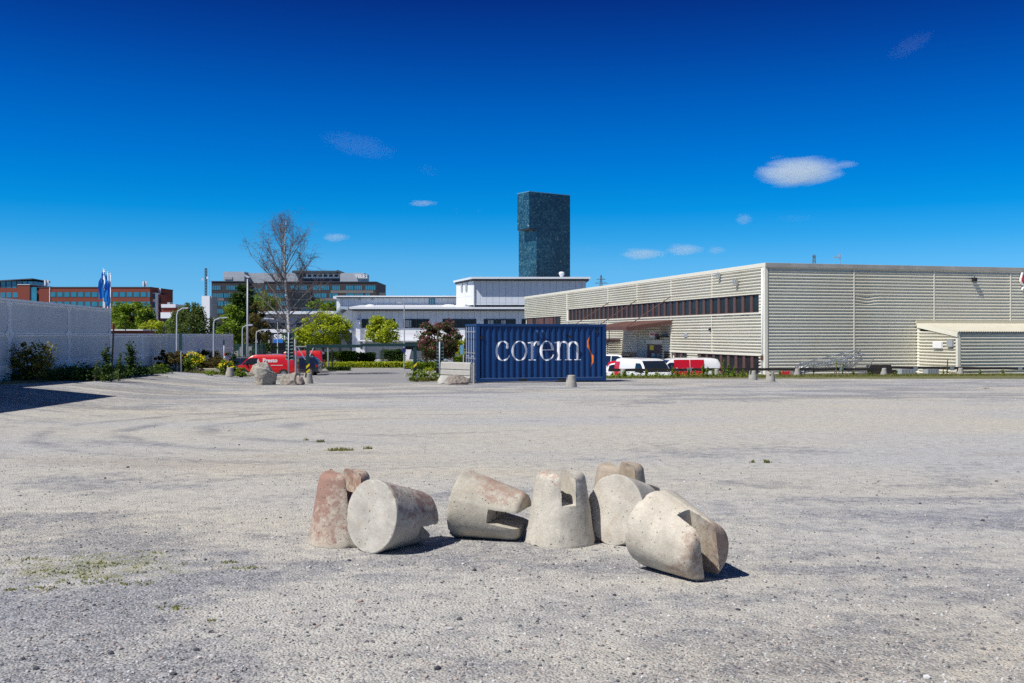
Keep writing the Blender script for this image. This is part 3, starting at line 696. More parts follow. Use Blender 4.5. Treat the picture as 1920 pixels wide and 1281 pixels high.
m = MB(); vclad(m, .16, CL - .16, .16, CH - .12, lambda x, d: (x, Y0 + d, 0)); m.build('side_panel', M['navy'], ct)
m = MB(); vclad(m, .16, CL - .16, .16, CH - .12, lambda x, d: (x, CW - Y0 - d, 0)); m.build('side_panel', M['navy'], ct)
m = MB(); vclad(m, .16, CW - .16, .16, CH - .12, lambda x, d: (CL - Y0 - d, x, 0)); m.build('end_panel', M['navy'], ct)
m = MB()
for x in (0, CL - .16):
    for yy in (0, CW - .16): m.box(x, x + .16, yy, yy + .16, 0.118, CH - .118)
for yy in (0, CW - .06):
    m.box(.16, CL - .16, yy, yy + .06, CH - .12, CH - .01)
    m.box(.16, CL - .16, yy, yy + .06, .015, .16)
for x in (0.002, CL - .062):
    m.box(x, x + .06, .16, CW - .16, CH - .12, CH - .012); m.box(x, x + .06, .16, CW - .16, .015, .16)
m.build('frame', M['navy'], ct, bevel=0.004)
m = MB(); m.box(.06, CL - .06, .06, CW - .06, CH - .035, CH - .02); m.build('roof', M['navy'], ct)
for x in (0, CL):
    for yy in (0, CW):
        for z in (0, CH - .118):
            sx = -0.002 if x == 0 else 0.002; sy = -0.002 if yy == 0 else 0.002
            m = MB(); m.box(x + sx, x + (.178 if x == 0 else -.178), yy + sy, yy + (.162 if yy == 0 else -.162), z, z + .118); m.build('corner_casting', M['navy'], ct, bevel=0.008)
for x in (1.95, 3.75): MB().box(x, x + .36, -.004, .01, .03, .14).build('forklift_pocket', M['black'], ct)
m = MB(); m.box(.10, 5.9, .021, .024, .162, .178); m.build('rail_scuff', plain('scuffed_blue', (.16, .26, .42), .6, var=.4, scale=4), ct)
# doors on the left end
for k, yy in enumerate((.17, 1.225)):
    d = MB()
    for z in (0.17, .75, 1.33, 1.91): d.box(.03, .06, yy, yy + 1.04, z, z + .54)
    dd = d.build('door', M['navy'], ct, bevel=0.01)
    for q in (.25, .78):
        lb = MB(); lb.tube((-.02, yy + q, .14), (-.02, yy + q, CH - .14), .018); lb.build('lock_bar', M['pale_pole'], dd)
        for z in (.3, 1.0, 1.25, 2.2): MB().box(-.045, .03, yy + q - .05, yy + q + .05, z, z + .06).build('bar_bracket', M['pale_pole'], dd)
    h = MB(); h.box(-.05, -.03, yy + .25, yy + .7, 1.12, 1.15); h.build('door_handle', M['pale_pole'], dd)
# lamps and vents
for (x, z, ln) in ((2.78, 2.22, .16), (3.03, 2.22, .16)):
    l = MB(); l.tube((x - .05, Y0, z + .05), (x - .02, -ln + .06, z), .018)
    l.lathe([(.03, -.12), (.085, -.07), (.105, 0), (.085, .06), (.03, .10)], 14, (x - .02, -ln, z)); l.build('lamp', M['navy'], ct, smooth_=False)
l = MB(); l.tube((4.28, Y0, 2.1), (4.28, -.12, 2.02), .015); l.box(4.2, 4.36, -.2, -.1, 1.96, 2.06); l.build('lamp', M['black'], ct)
for (x, z) in ((.26, 1.98), (5.6, 2.25)):
    l = MB(); l.box(x - .06, x + .06, .0, .03, z - .07, z + .07); l.build('vent', M['black'], ct)
for x in (.12, .24, .36, 4.22, 4.34, 5.55, 5.75, 5.9): MB().tube((x, .2, CH - .02), (x, .2, CH + .12), .012, n=5).build('roof_peg', M['steel'], ct)
sg = MB(); sg.path([(CL + .02, .3, 2.3), (CL + .25, .3, 2.3), (CL + .25, .3, 1.75), (CL + .02, .3, 1.75)], .02, 6); sg.build('bracket', M['black'], ct)

# glyphs drawn as columns so that the paint follows the flutes
def ring(x, z, cx_, cz, ax, az, tx, tz):
    o = ((x - cx_) / ax) ** 2 + ((z - cz) / az) ** 2; i = ((x - cx_) / (ax - tx)) ** 2 + ((z - cz) / (az - tz)) ** 2
    return o <= 1 and i >= 1
def g_o(x, z, w_): return ring(x, z, w_ / 2, .5, w_ / 2, .52, .135, .045)
def g_c(x, z, w_):
    r = ring(x, z, w_ * .52, .5, w_ * .52, .52, .135, .05)
    if x > w_ * .60 and .22 < z < .80: r = False
    if x > w_ * .93: r = False
    tail = ring(x, z, w_ * .56, .5, w_ * .54, .52, .05, .085) and x > w_ * .55 and z < .30
    ear = (x - w_ * .84) ** 2 + ((z - .70) * .9) ** 2 < .085 ** 2 or (w_ * .75 < x < w_ * .93 and .68 < z < .93 and z < .93 - (x - w_ * .75) * .25)
    return (r and not (x > w_ * .55 and z < .30)) or tail or (ear and z < 1.0)
def g_e(x, z, w_):
    r = ring(x, z, w_ * .5, .5, w_ * .5, .52, .125, .05)
    if x > w_ * .5 and z < .30: r = ring(x, z, w_ * .54, .5, w_ * .5, .52, .05, .085)
    if x > w_ * .55 and .30 <= z < .52: r = False
    return r or (.52 < z < .565 and w_ * .1 < x < w_ * .97 and not g_out(x, z, w_))
def g_out(x, z, w_): return ((x - w_ * .5) / (w_ * .5)) ** 2 + ((z - .5) / .52) ** 2 > 1
def stem(x, z, x0, w_, top=1.0, flag=True):
    if x0 <= x <= x0 + w_ and 0 <= z <= top: return True
    if 0 <= z < .045 and x0 - .11 < x < x0 + w_ + .11: return True
    if flag and x0 - .16 < x < x0 + w_ and .90 - (x - x0) * .1 - .02 < z < .965 + (x - x0) * .22: return True
    return False
def g_r(x, z, w_):
    if stem(x, z, .17, .145, .97): return True
    if ring(x, z, .49, .60, .24, .40, .10, .075) and z > .74 and .26 < x < .56: return True
    return (x - .57) ** 2 + (z - .865) ** 2 < .085 ** 2 or (.50 < x < .66 and .86 < z < .99)
def g_m(x, z, w_):
    if stem(x, z, .16, .14, .97) or stem(x, z, .69, .14, .72, False) or stem(x, z, 1.205, .14, .72, False): return True
    for c0, hw in ((.515, .305), (1.035, .30)):
        if x > c0 - .27 and z > .70 and ring(x, z, c0, .70, hw, .30, .12, .09): return True
    return False
def paint(fn, w_, x0, z0, sc, col, mat, name, dx=0.008, dz=0.006, zmin=-.03, zmax=1.03, parent=None, lift=0.004):
    mb = MB(); nx = int(w_ * sc / dx) + 1
    for i in range(nx):
        xa, xb = i * dx, (i + 1) * dx; xm = (xa + xb) / 2 / sc; z = zmin; st = None
        while z <= zmax + dz:
            ins = z <= zmax and fn(xm, z, w_)
            if ins and st is None: st = z
            if not ins and st is not None:
                pa, pb = x0 + xa, x0 + xb
                mb.quad((pa, Y0 + flute(pa) - lift, z0 + st * sc), (pb, Y0 + flute(pb) - lift, z0 + st * sc), (pb, Y0 + flute(pb) - lift, z0 + z * sc), (pa, Y0 + flute(pa) - lift, z0 + z * sc)); st = None
            z += dz
    o = mb.build(name, mat, parent)
    # keep normals outwards
    return o
sc = 0.865; zb = 0.945
for fn, x0, x1 in ((g_c, .876, 1.533), (g_o, 1.61, 2.357), (g_r, 2.365, 2.913), (g_e, 2.926, 3.583), (g_m, 3.60, 4.92)):
    paint(fn, (x1 - x0) / sc, x0, zb, sc, None, M['letterwhite'], 'letter', parent=ct)
def swoosh(x, z, w_):
    c0 = .10 + .085 * math.sin((z - .5) * 2 * math.pi) * -1 * (1 if z > .5 else 1); th = .04 * math.sin(math.pi * z) ** 0.8
    return abs(x - c0) < th * (1.0 if abs(z - .5) > .12 else .6)
paint(swoosh, .2, 5.16, .60, 1.47, None, M['orange'], 'swoosh', dz=0.01, zmin=0, zmax=1, parent=ct)

# ------------------------------------------------------------------ warehouse on the right
wh = thing('warehouse', 'long cream corrugated warehouse with brown window bands filling the right side', 'building', (15.8, 62.0, -2.3), A)
BZ = 2.3
def LF(u, v=None):              # left facade: distance along it (and height) of a measured point
    k = (u - 960) / F; t = (15.8 - 62 * k) / (k + .254)
    return t * 1.0318 if v is None else (t * 1.0318, Z(v, 62 + t) + BZ)
def RF(u, v=None):
    k = (u - 960) / F; s_ = (62 * k - 15.8) / (1 - .254 * k)
    return s_ * 1.0318 if v is None else (s_ * 1.0318, Z(v, 62 + .254 * s_) + BZ)
def clad(mb, p0, p1, nrm, z0, z1, pitch=0.2, d=0.10, phase=0.0, nseg=1, warp=None):
    prof = []; k = math.floor((z0 - phase) / pitch) - 1
    while k * pitch + phase < z1 + pitch:
        b = k * pitch + phase; prof += [(b, d * .8), (b + .03, d), (b + .068, d), (b + .09, d * .75), (b + .106, 0), (b + .184, 0)]; k += 1
    pts = []
    for (a, oa), (b, ob) in zip(prof, prof[1:]):
        if b <= z0 or a >= z1: continue
        f = lambda z: oa + (ob - oa) * (z - a) / (b - a)
        if not pts: pts.append((max(a, z0), f(max(a, z0))))
        pts.append((min(b, z1), f(min(b, z1))))
    vs = []; nz = len(pts)
    for i in range(nseg + 1):
        t = i / nseg; x = p0[0] + (p1[0] - p0[0]) * t; y_ = p0[1] + (p1[1] - p0[1]) * t
        for z, o in pts:
            dz_, do = warp(x, z) if warp else (0, 0)
            vs.append((x + nrm[0] * (o + do), y_ + nrm[1] * (o + do), z + dz_))
    mb.add(vs, [(i*nz+j, (i+1)*nz+j, (i+1)*nz+j+1, i*nz+j+1) for i in range(nseg) for j in range(nz - 1)])
HW = 7.97; FT = 7.72
Lend = LF(984.5); WL = 44.0
core = MB()
core.box(.08, WL, .08, Lend - .1, 0, 7.6); core.build('wall_core', M['creamtrim'], wh)
rf = MB(); rf.box(-.02, WL, -.02, Lend, 7.6, 7.75); rf.build('roof', M['fascia'], wh)
fa = MB(); fa.box(-.10, -.02, -.10, Lend, FT, HW); fa.build('fascia', M['creamtrim'], wh, bevel=0.01)
fa = MB(); fa.box(-.10, WL, -.18, -.102, FT - .02, HW); fa.build('fascia', M['fascia'], wh, bevel=0.01)
# left facade
yb0, yb1 = LF(1424.5), LF(1064.5)
zt, zbm = 6.06, 4.90
seams = [.25, LF(1337), LF(1260), LF(1196), LF(1141), yb1, LF(1052)]
def lclad(a, b, z0, z1):
    m_ = MB(); clad(m_, (0, a), (0, b), (-1, 0), z0, z1); m_.build('cladding', M['cream'], wh)
segs = [.25, LF(1337), LF(1260), LF(1196), LF(1141), yb1]
for a, b in zip(segs, segs[1:]):
    lclad(a + .02, b - .02, zt + .06, FT)
    lclad(a + .02, b - .02, 2.26 if a < LF(1262) - .2 else .02, zbm - .05)
lclad(.25, yb0 - .05, zbm - .05, zt + .06)
y2a, y2b = LF(1052), LF(988)
lclad(yb1 + .02, Lend, 5.42, FT); lclad(yb1 + .02, y2a - .05, 0, 5.42); lclad(y2a - .05, Lend, 0, 4.1)
sm = MB()
for s_ in segs[1:-1]:
    MB().box(-.112, 0, s_ - .03, s_ + .03, zt + .05, FT - .01).build('seam_strip', M['creamtrim'], wh); MB().box(-.112, 0, s_ - .03, s_ + .03, 2.28 if s_ < 14 else .1, zbm - .06).build('seam_strip', M['creamtrim'], wh)
sm.box(-.115, 0, yb1 - .1, yb1 + .1, .1, FT - .01)
sm.build('seam_strip', M['creamtrim'], wh)
tr = MB()
tr.box(-.125, .02, .1, yb1, zt, zt + .07); tr.box(-.125, .02, .1, yb1, zbm - .09, zbm)
tr.box(-.07, .0, yb1 - .4, yb1, zbm, zt); tr.box(-.06, .0, .25, yb0, zbm, zt)
tr.box(-.10, .02, .1, LF(1258), 2.16, 2.26)
tr.build('band_trim', M['creamtrim'], wh)
# window band: one bay built, then copied
def bay(x0, y0_, z0, z1, w_, mull=0.34):
    g_ = MB(); g_.box(.02, .05, 0, w_, 0, z1 - z0); o = g_.build('window', M['glass'], wh); o.location = (x0, y0_, z0)
    c_ = MB(); c_.box(-.045, .05, w_ - mull, w_ - .02, .002, z1 - z0 - .002); c_.build('mullion', M['brown'], o)
    c_ = MB(); c_.box(-.03, .05, -.018, .04, .002, z1 - z0 - .002); c_.box(-.03, .05, .042, w_ - mull - .002, .002, .05); c_.box(-.03, .05, .042, w_ - mull - .002, z1 - z0 - .05, z1 - z0 - .002)
    c_.build('window_frame', M['brown'], o); return o
def bays(x0, ya, yb, z0, z1, w_):
    n = max(1, round((yb - ya) / w_)); w2 = (yb - ya) / n; first = bay(x0, ya, z0, z1, w2)
    for i in range(1, n):
        c_ = copy_tree(first, wh); c_.location = (x0, ya + i * w2, z0)
bays(0, yb0 + .02, yb1 - .42, zbm, zt, 1.16)
bays(0, LF(1424.5), LF(1311.5), .75, 2.16, 1.16)
bays(0, LF(1289), LF(1265), .75, 2.16, 1.2)
m_ = MB(); clad(m_, (0, LF(1310)), (0, LF(1290)), (-1, 0), .02, 2.16); m_.build('cladding', M['cream'], wh); m_ = MB(); clad(m_, (0, .25), (0, LF(1425)), (-1, 0), .02, 2.16); m_.build('cladding', M['cream'], wh)
m_ = MB(); m_.box(-.05, .0, .25, LF(1262), 0, .74); m_.build('plinth', M['creamtrim'], wh)
bays(0, y2a, y2b, 4.12, 5.40, 2.4)
for (a, b) in ((y2a + 3, y2a + 6), (y2b - 7, y2b - 4), (y2b - 2.4, y2b - .5)): MB().box(-.01, .015, a, b, 4.15, 5.35).build('red_blind', M['redbrown'], wh)
# corner trim and downpipe
m_ = MB(); m_.box(-.14, .10, -.12, .24, .1, FT - .02); m_.build('corner_trim', M['creamtrim'], wh, bevel=0.02)
m_ = MB(); m_.tube((-.20, .10, .2), (-.20, .10, FT - .1), .055, n=10); m_.build('downpipe', M['white'], wh, smooth_=True)
m_ = MB(); m_.box(-.27, -.13, .02, .18, 1.9, 2.2); m_.build('pipe_clamp', M['redbrown'], wh)
# under the canopy: door, dark windows, sign
def lbox(name, mat, u0, u1, v0, v1, out=.10, inn=.0, bevel=0):
    a, za = LF(u0, v0); b, zb_ = LF(u1, v1); m_ = MB(); m_.box(-out, inn, a, b, min(za, LF(u1, v0)[1]), max(zb_, .05) if v1 < 700 else .05); return m_.build(name, mat, wh, bevel=bevel)
dr = lbox('door', M['brown'], 1242.5, 1216, 645, 700, .11)
lbox('door_header', M['creamtrim'], 1244, 1214.5, 637, 645.2, .14)
yy0, yy1 = LF(1243), LF(1216)
m_ = MB(); m_.box(-.13, -.11, yy0 + .25, yy0 + .9, 1.2, 2.0); m_.build('door_pane', M['glassblue'], dr); m_ = MB(); m_.box(-.13, -.11, yy0 + 1.3, yy0 + 2.0, 1.2, 2.0); m_.build('door_pane', M['glassblue'], dr)
m_ = MB(); m_.box(-.135, -.111, yy1 - 1.4, yy1 - .6, 2.25, 2.65); m_.build('door_notice', M['yellow'], dr)
lbox('window', M['glass'], 1195.5, 1168, 660.5, 690, .10)
lbox('window', M['glass'], 1258, 1247, 659, 700, .10)
lbox('window', M['glassblue'], 1000, 986, 607, 640, .10)
yS = LF(1243.5); zS = LF(1243.5, 627.5)[1]
sgn = MB(); sgn.box(-1.15, -.38, yS - .05, yS, zS - .2, zS + .2); sgn.tube((-.38, yS - .02, zS), (-.05, yS - .02, zS), .02, n=5); so_ = sgn.build('shop_sign', M['white'], wh)
def text_mesh(txt, size, mat, parent, loc, rot, name='lettering', ext=0.01, bold=0.0, sx=1.0):
    c_ = bpy.data.curves.new(name, 'FONT'); c_.body = txt; c_.size = size; c_.extrude = ext; c_.offset = bold; c_.resolution_u = 3
    t_ = bpy.data.objects.new('tmp', c_); COL.objects.link(t_)
    dg = bpy.context.evaluated_depsgraph_get(); me = bpy.data.meshes.new_from_object(t_.evaluated_get(dg)); bpy.data.objects.remove(t_, do_unlink=True)
    me.materials.clear(); me.materials.append(mat); o = bpy.data.objects.new(name, me); COL.objects.link(o); o.parent = parent
    o.location = loc; o.rotation_euler = rot; o.scale = (sx, 1, 1); return o
text_mesh('Presto', .21, M['signred'], so_, (-.94, yS - .056, zS - .06), (rad(90), 0, 0), bold=.008, ext=.003)
m_ = MB(); m_.prism([(-1.08, zS - .06), (-1.0, zS - .1), (-.96, zS), (-1.02, zS + .14), (-1.09, zS + .05)], yS - .058, yS - .052, 'y'); m_.build('flame_mark', M['signred'], so_)
# canopy with tie rods
CN = thing('entrance_canopy', 'red brown sheet canopy hung on rods over the warehouse entrance', 'canopy', (15.8, 62.0, -2.3), A)
ca0, ca1 = LF(1261.5), LF(1172)
m_ = MB(); n_ = 40
vs = []
for i in range(n_ * 2 + 1):
    yy = ca0 + (ca1 - ca0) * i / (n_ * 2); dz = .035 * (i % 2)
    vs += [(-.06, yy, 4.58 + dz), (-3.7, yy, 4.03 + dz), (-3.7, yy, 3.98 + dz), (-.06, yy, 4.53 + dz)]
fs = []
for i in range(n_ * 2):
    for k in range(4): fs.append((i*4 + k, i*4 + (k+1) % 4, (i+1)*4 + (k+1) % 4, (i+1)*4 + k))
fs += [(0, 1, 2, 3), tuple(n_*8 + k for k in (3, 2, 1, 0))]
m_.add(vs, fs); m_.build('canopy_sheet', M['redbrown'], CN)
m_ = MB(); m_.prism([(-.07, 4.60), (-3.72, 4.06), (-3.72, 3.80), (-3.3, 3.80), (-.07, 4.32)], ca0 - .06, ca0 - .003, 'y')
m_.box(-3.78, -3.703, ca0 - .06, ca1, 3.82, 4.1); m_.build('canopy_edge', M['redbrown'], CN)
for (ua, va, du) in ((1260, 555.5, 0), (1196, 562, 0), (1141.5, 568, 0)):
    ya, za = LF(ua, va); ro = MB(); ro.tube((-.05, ya, za), (-3.6, ya + (.1 if ua > 1250 else .1), 4.12), .035, n=6); ro.build('tie_rod', M['redbrown'], CN)
# fittings on the walls
def flood(parent, loc, d, mat=M['steel']):
    f_ = MB(); ax = Vector(d); p = Vector(loc); f_.tube(p, p + ax * .14, .02, n=6)
    q = p + ax * .22; f_.box(q.x - .13, q.x + .13, q.y - .13, q.y + .13, q.z - .16, q.z + .1)
    f_.tube(q + Vector((0, 0, .08)), q + Vector((0, 0, .2)), .03, n=6); return f_.build('flood_lamp', mat, parent, bevel=0.02)
for (u, v) in ((1353, 515), (1386, 528)):
    a, z_ = LF(u, v); flood(wh, (-.05, a, z_), (-1, 0, 0))
a, z_ = RF(1822, 524); flood(wh, (a, -.05, z_), (0, -1, 0), M['black'])
a, z_ = LF(1288.5, 629); m_ = MB(); m_.box(-.16, -.05, a - .25, a + .25, z_ - .16, z_ + .16); m_.build('wall_lamp', M['lg_gray'], wh, bevel=0.04)
a, z_ = LF(1334.5, 618); m_ = MB(); m_.box(-.18, -.05, a - .1, a + .15, z_ - .08, z_ + .08); m_.tube((-.07, LF(1337.5), z_), (-.07, LF(1337.5), 4.8), .012, n=4); m_.build('wall_camera', M['black'], wh)
cb = MB(); pts = []
for i in range(25):
    t_ = i / 24; pts.append((-.07, LF(1337) * (1 - t_) + .3 * t_, 4.80 - .16 * abs(math.sin(t_ * 6.28 * 1.5))))
cb.path(pts, .013, 4); cb.build('cable', M['black'], wh)
a, z_ = LF(1233, 632); m_ = MB(); m_.box(-.7, -.07, LF(1256) + .1, LF(1241), 3.32, 3.42); m_.box(-.55, -.3, LF(1244), LF(1240), 3.1, 3.35); m_.build('door_lamp', M['black'], wh)
# low annex behind the container
an0, an1 = LF(1164), LF(1120)
m_ = MB(); clad(m_, (-1.2, an0), (-1.2, an1), (-1, 0), 0, 2.9); clad(m_, (-.05, an0), (-1.2, an0), (0, -1), 0, 2.9); m_.build('annex_wall', M['cream'], wh)
m_ = MB(); m_.box(-1.5, -.05, an0 - .15, an1, 2.9, 3.1); m_.build('annex_roof', M['brown'], wh)
# right facade
rs = [.12, RF(1600), RF(1750), RF(1893), WL]
def dent(x, z):
    q = x - (RF(1600) + .1); dz = 0; do = 0
    for (zc, wid) in ((RF(1620, 556)[1], .16), (RF(1620, 566)[1], .2)):
        g1 = math.exp(-((z - zc) / wid) ** 2); g2 = math.exp(-((q - .85) / .55) ** 2) * (1 if q > 0 else 0)
        dz -= .10 * g1 * g2 * (1 - abs((q - .85)) * .3); do -= .045 * g1 * g2
    return dz, do
for i, (a, b) in enumerate(zip(rs, rs[1:])):
    m_ = MB()
    if i == 1: clad(m_, (a + .03, 0), (b - .03, 0), (0, -1), .2, FT - .02, phase=.03, nseg=60, warp=dent)
    else: clad(m_, (a + .03, 0), (b - .03, 0), (0, -1), .2, FT - .02, phase=.03)
    m_.build('cladding', M['cream'], wh)
for s_ in rs[1:-1]: MB().box(s_ - .035, s_ + .035, -.112, 0, .3, FT - .03).build('seam_strip', M['creamtrim'], wh)
m_ = MB(); m_.box(.1, WL, -.03, 0, 0, .2); m_.build('plinth', M['concrete'], wh)
# lean-to shed
sx0 = RF(1718.5); sy = -3.9
sh = thing('lean_to_shed', 'cream corrugated lean-to shed against the warehouse with an overhanging roof', 'shed', (15.8, 62.0, -2.3), A)
m_ = MB(); m_.box(sx0 + .12, WL, sy + .06, -.07, .2, 3.60); m_.build('shed_core', M['creamtrim'], sh)
m_ = MB(); clad(m_, (sx0 + .06, -.07), (sx0 + .06, sy + .1), (-1, 0), .7, 3.72); m_.build('side_wall', M['cream'], sh)
m_ = MB(); clad(m_, (sx0 + .2, sy), (WL, sy), (0, -1), .7, 3.6, phase=.05); m_.build('front_wall', M['cream'], sh)
m_ = MB(); m_.box(sx0 - .02, sx0 + .18, sy - .07, sy + .12, .7, 3.62); m_.build('corner_trim', M['creamtrim'], sh); m_ = MB(); m_.box(sx0 - .01, sx0 + .14, -.28, -.07, .7, 4.0); m_.build('corner_trim', M['creamtrim'], sh)
# roof: corrugations run down the slope
m_ = MB(); vs = []; nn_ = int((WL - sx0) / .17)
for i in range(nn_ * 2 + 1):
    x = sx0 - .05 + i * .085; dz = .04 * (i % 2)
    vs += [(x, -.07, 4.22 + dz), (x, sy - .17, 3.68 + dz), (x, sy - .17, 3.63 + dz), (x, -.07, 4.17 + dz)]
fs = [(i*4 + k, i*4 + (k+1) % 4, (i+1)*4 + (k+1) % 4, (i+1)*4 + k) for i in range(nn_ * 2) for k in range(4)] + [(0, 1, 2, 3), tuple(nn_*8 + k for k in (3, 2, 1, 0))]
m_.add(vs, fs); m_.build('shed_roof', plain('shed_roof_sheet', (.50, .47, .38), .6, var=.15, scale=1.5), sh)
m_ = MB(); m_.box(sx0 - .12, WL, -.16, -.065, 4.08, 4.42); m_.build('flashing', plain('flashing_tan', (.60, .55, .40), .5, var=.08, scale=.6), sh)
m_ = MB(); m_.prism([(-.12, 4.25), (sy - .1, 3.64), (sy - .1, 3.36), (-.12, 3.96)], sx0 - .075, sx0 - .052, 'x'); m_.build('verge_board', M['creamtrim'], sh)
def sbox(name, mat, u0, u1, v0, v1):
    def sp(u):
        k = (u - 960) / F; X0, Y0_ = 15.8 + sx0 * .969, 62 + sx0 * .2462; return (X0 - k * Y0_) / (-k - .254) if False else (k * Y0_ - X0) / (.254 + k)
    a, b = sp(u0), sp(u1); za = Z(v0, 62 + sx0 * .2462 - a) + BZ; zb_ = Z(v1, 62 + sx0 * .2462 - a) + BZ
    m_ = MB(); m_.box(sx0 - .16, sx0 - .01, -a * 1.03, -b * 1.03, zb_, za); m_.build(name, mat, sh, bevel=.01)
sbox('notice_board', M['whitepaint'], 1752.5, 1769, 641, 653)
sbox('meter_box', M['lg_gray'], 1779, 1789.5, 637.5, 650.5)
a, z_ = RF(1905, 650); m_ = MB(); m_.box(a + .1, a + .35, sy - .09, sy - .04, z_ - .5, z_ - .25); m_.build('blue_plate', M['pale_pole'], sh)
# flame emblem on the facade
em = thing('flame_sign', 'red and white flame emblem mounted high on the warehouse wall at the right edge', 'sign', (15.8, 62.0, -2.3), A)
ea, ez = RF(1913, 527)
def smoothpoly(pts, it=2):
    for _ in range(it):
        o = []
        for i in range(len(pts)):
            p, q = pts[i], pts[(i + 1) % len(pts)]; o += [(p[0]*.75+q[0]*.25, p[1]*.75+q[1]*.25), (p[0]*.25+q[0]*.75, p[1]*.25+q[1]*.75)]
        pts = o
    return pts
P1 = smoothpoly([(-.02, .58), (.07, .30), (-.03, .08), (.10, -.2), (.02, -.3), (-.15, -.12), (-.2, .05), (-.1, .3)])
P2 = smoothpoly([(.16, .28), (.24, .1), (.2, -.2), (.0, -.5), (-.12, -.55), (.02, -.38), (.08, -.15), (.05, 0)])
m_ = MB(); m_.prism([(ea + x * 1.05 - .02, ez + z * 1.1) for x, z in P1], -.30, -.16, 'y'); m_.prism([(ea + x * 1.05 + .02, ez + z * 1.1) for x, z in P2], -.30, -.16, 'y'); m_.build('white_surround', M['whitepaint'], em)
m_ = MB(); m_.prism([(ea + .0 + x * .8, ez + .02 + z * .85) for x, z in P1], -.315, -.303, 'y'); m_.build('red_flame', M['signred'], em)
m_ = MB(); m_.tube((ea, -.16, ez + .2), (ea, -.05, ez + .2), .02); m_.tube((ea, -.16, ez - .2), (ea, -.05, ez - .2), .02); m_.build('bracket', M['steel'], em)
# roof aerial
ra = thing('roof_aerial', 'small television aerial with a lamp arm on the warehouse roof', 'aerial', (0, 0, 0)); ra.location = (X(1575, 66), 66, Z(493, 66) - .2)
m_ = MB(); m_.tube((0, 0, 0), (0, 0, .78), .035, n=6); m_.build('mast', M['steel'], ra)
m_ = MB(); m_.box(-.42, 0, -.06, .06, .52, .60)
m_.tube((-.1, 0, .62), (-.1, 0, .85), .012, n=4); m_.tube((.08, 0, .62), (.08, 0, .85), .012, n=4); m_.tube((-.2, 0, .68), (.14, 0, .68), .012, n=4); m_.build('aerial_arm', M['steel'], ra)

# ------------------------------------------------------------------ timber rail on the bollards
def rail_pt(u): k = (u - 960) / F; y_ = 52.86 / (1 - .254 * k); return Vector((k * y_, y_, 0))
def rail(u0, u1, dz0, dz1, label, th=.15):
    a, b = rail_pt(u0), rail_pt(u1); a.z = gz(a.x, a.y) + dz0; b.z = gz(b.x, b.y) + dz1
    L = (b - a).length; m_ = MB()
    n_ = 12
    vs = []
    for i in range(n_ + 1):
        x = L * i / n_; j = .008 * math.sin(i * 2.1)
        vs += [(x, -.04, j), (x, .04, j), (x, .04, th + j), (x, -.04, th + j)]
    fs = [(i*4 + k, i*4 + (k+1) % 4, (i+1)*4 + (k+1) % 4, (i+1)*4 + k) for i in range(n_) for k in range(4)] + [(3, 2, 1, 0), tuple(n_*4 + k for k in range(4))]
    m_.add(vs, fs); o = m_.build('timber_rail', M['timber'], None)
    o.location = a; o.rotation_euler = Vector((1, 0, 0)).rotation_difference((b - a).normalized()).to_euler()
    return tag(o, label, 'rail', 'dark timber rails along the far edge of the lot')
rail(1141, 1290, .33, .33, 'dark timber rail from the container to the weeds')
rail(1290.5, 1437, .34, .34, 'dark timber rail passing in front of the red and white van')
rail(1437.5, 1672, .34, .31, 'dark timber rail passing in front of the steel barriers')
rail(1660, 1930, .42, .32, 'dark timber rail in front of the lean-to shed')
def plate(u, lab):
    p = rail_pt(u); m_ = MB(); m_.box(-.13, .13, -.075, -.045, .30, .5); m_.box(-.13, .13, -.074, .06, .5, .51); o = m_.build('rail_bracket', M['steel'], None)
    o.location = (p.x, p.y, gz(p.x, p.y)); o.rotation_euler = (0, 0, A); tag(o, lab, 'bracket', 'steel splice brackets on the timber rail')
plate(1292, 'steel splice bracket on the rail in front of the red van stripe'); plate(1577, 'steel splice bracket on the rail in front of the steel barriers')
plate(1716, 'steel splice bracket on the rail left of the lean-to shed'); plate(1784, 'steel splice bracket on the rail left of the shed corner'); plate(1912, 'steel splice bracket on the rail near the right edge')
for (u, y_, w_, lab) in ((1706, 60.2, 1.0, 'grey steel box lying left of the shed side wall behind the rail'), (1752, 60.4, .8, 'grey steel box lying before the shed side wall behind the rail')):
    q = thing('steel_box', lab, 'steel box', (X(u, y_) - w_ / 2, y_, gz(X(u, y_), y_)), A, 'grey steel boxes behind the rail')
    MB().box(0, w_, 0, .5, .02, .38).build('box_body', M['lg_gray'], q, bevel=.015); m_ = MB()
    for k in range(4): m_.box(.05 + k * (w_ - .1) / 4, .05 + k * (w_ - .1) / 4 + .03, -.012, -.002, .05, .35)
    m_.build('rib', M['steel'], q)
tb = thing('timber_beam', 'dark timber beam lying behind the rail between steel barriers and shed', 'beam', (X(1628, 60.5), 60.5, gz(20, 60.5)), A)
MB().box(0, 1.6, 0, .2, .35, .62).build('upper_beam', M['timber'], tb); MB().box(.1, 3.3, .0, .25, .0, .3).build('lower_beam', M['timber'], tb)

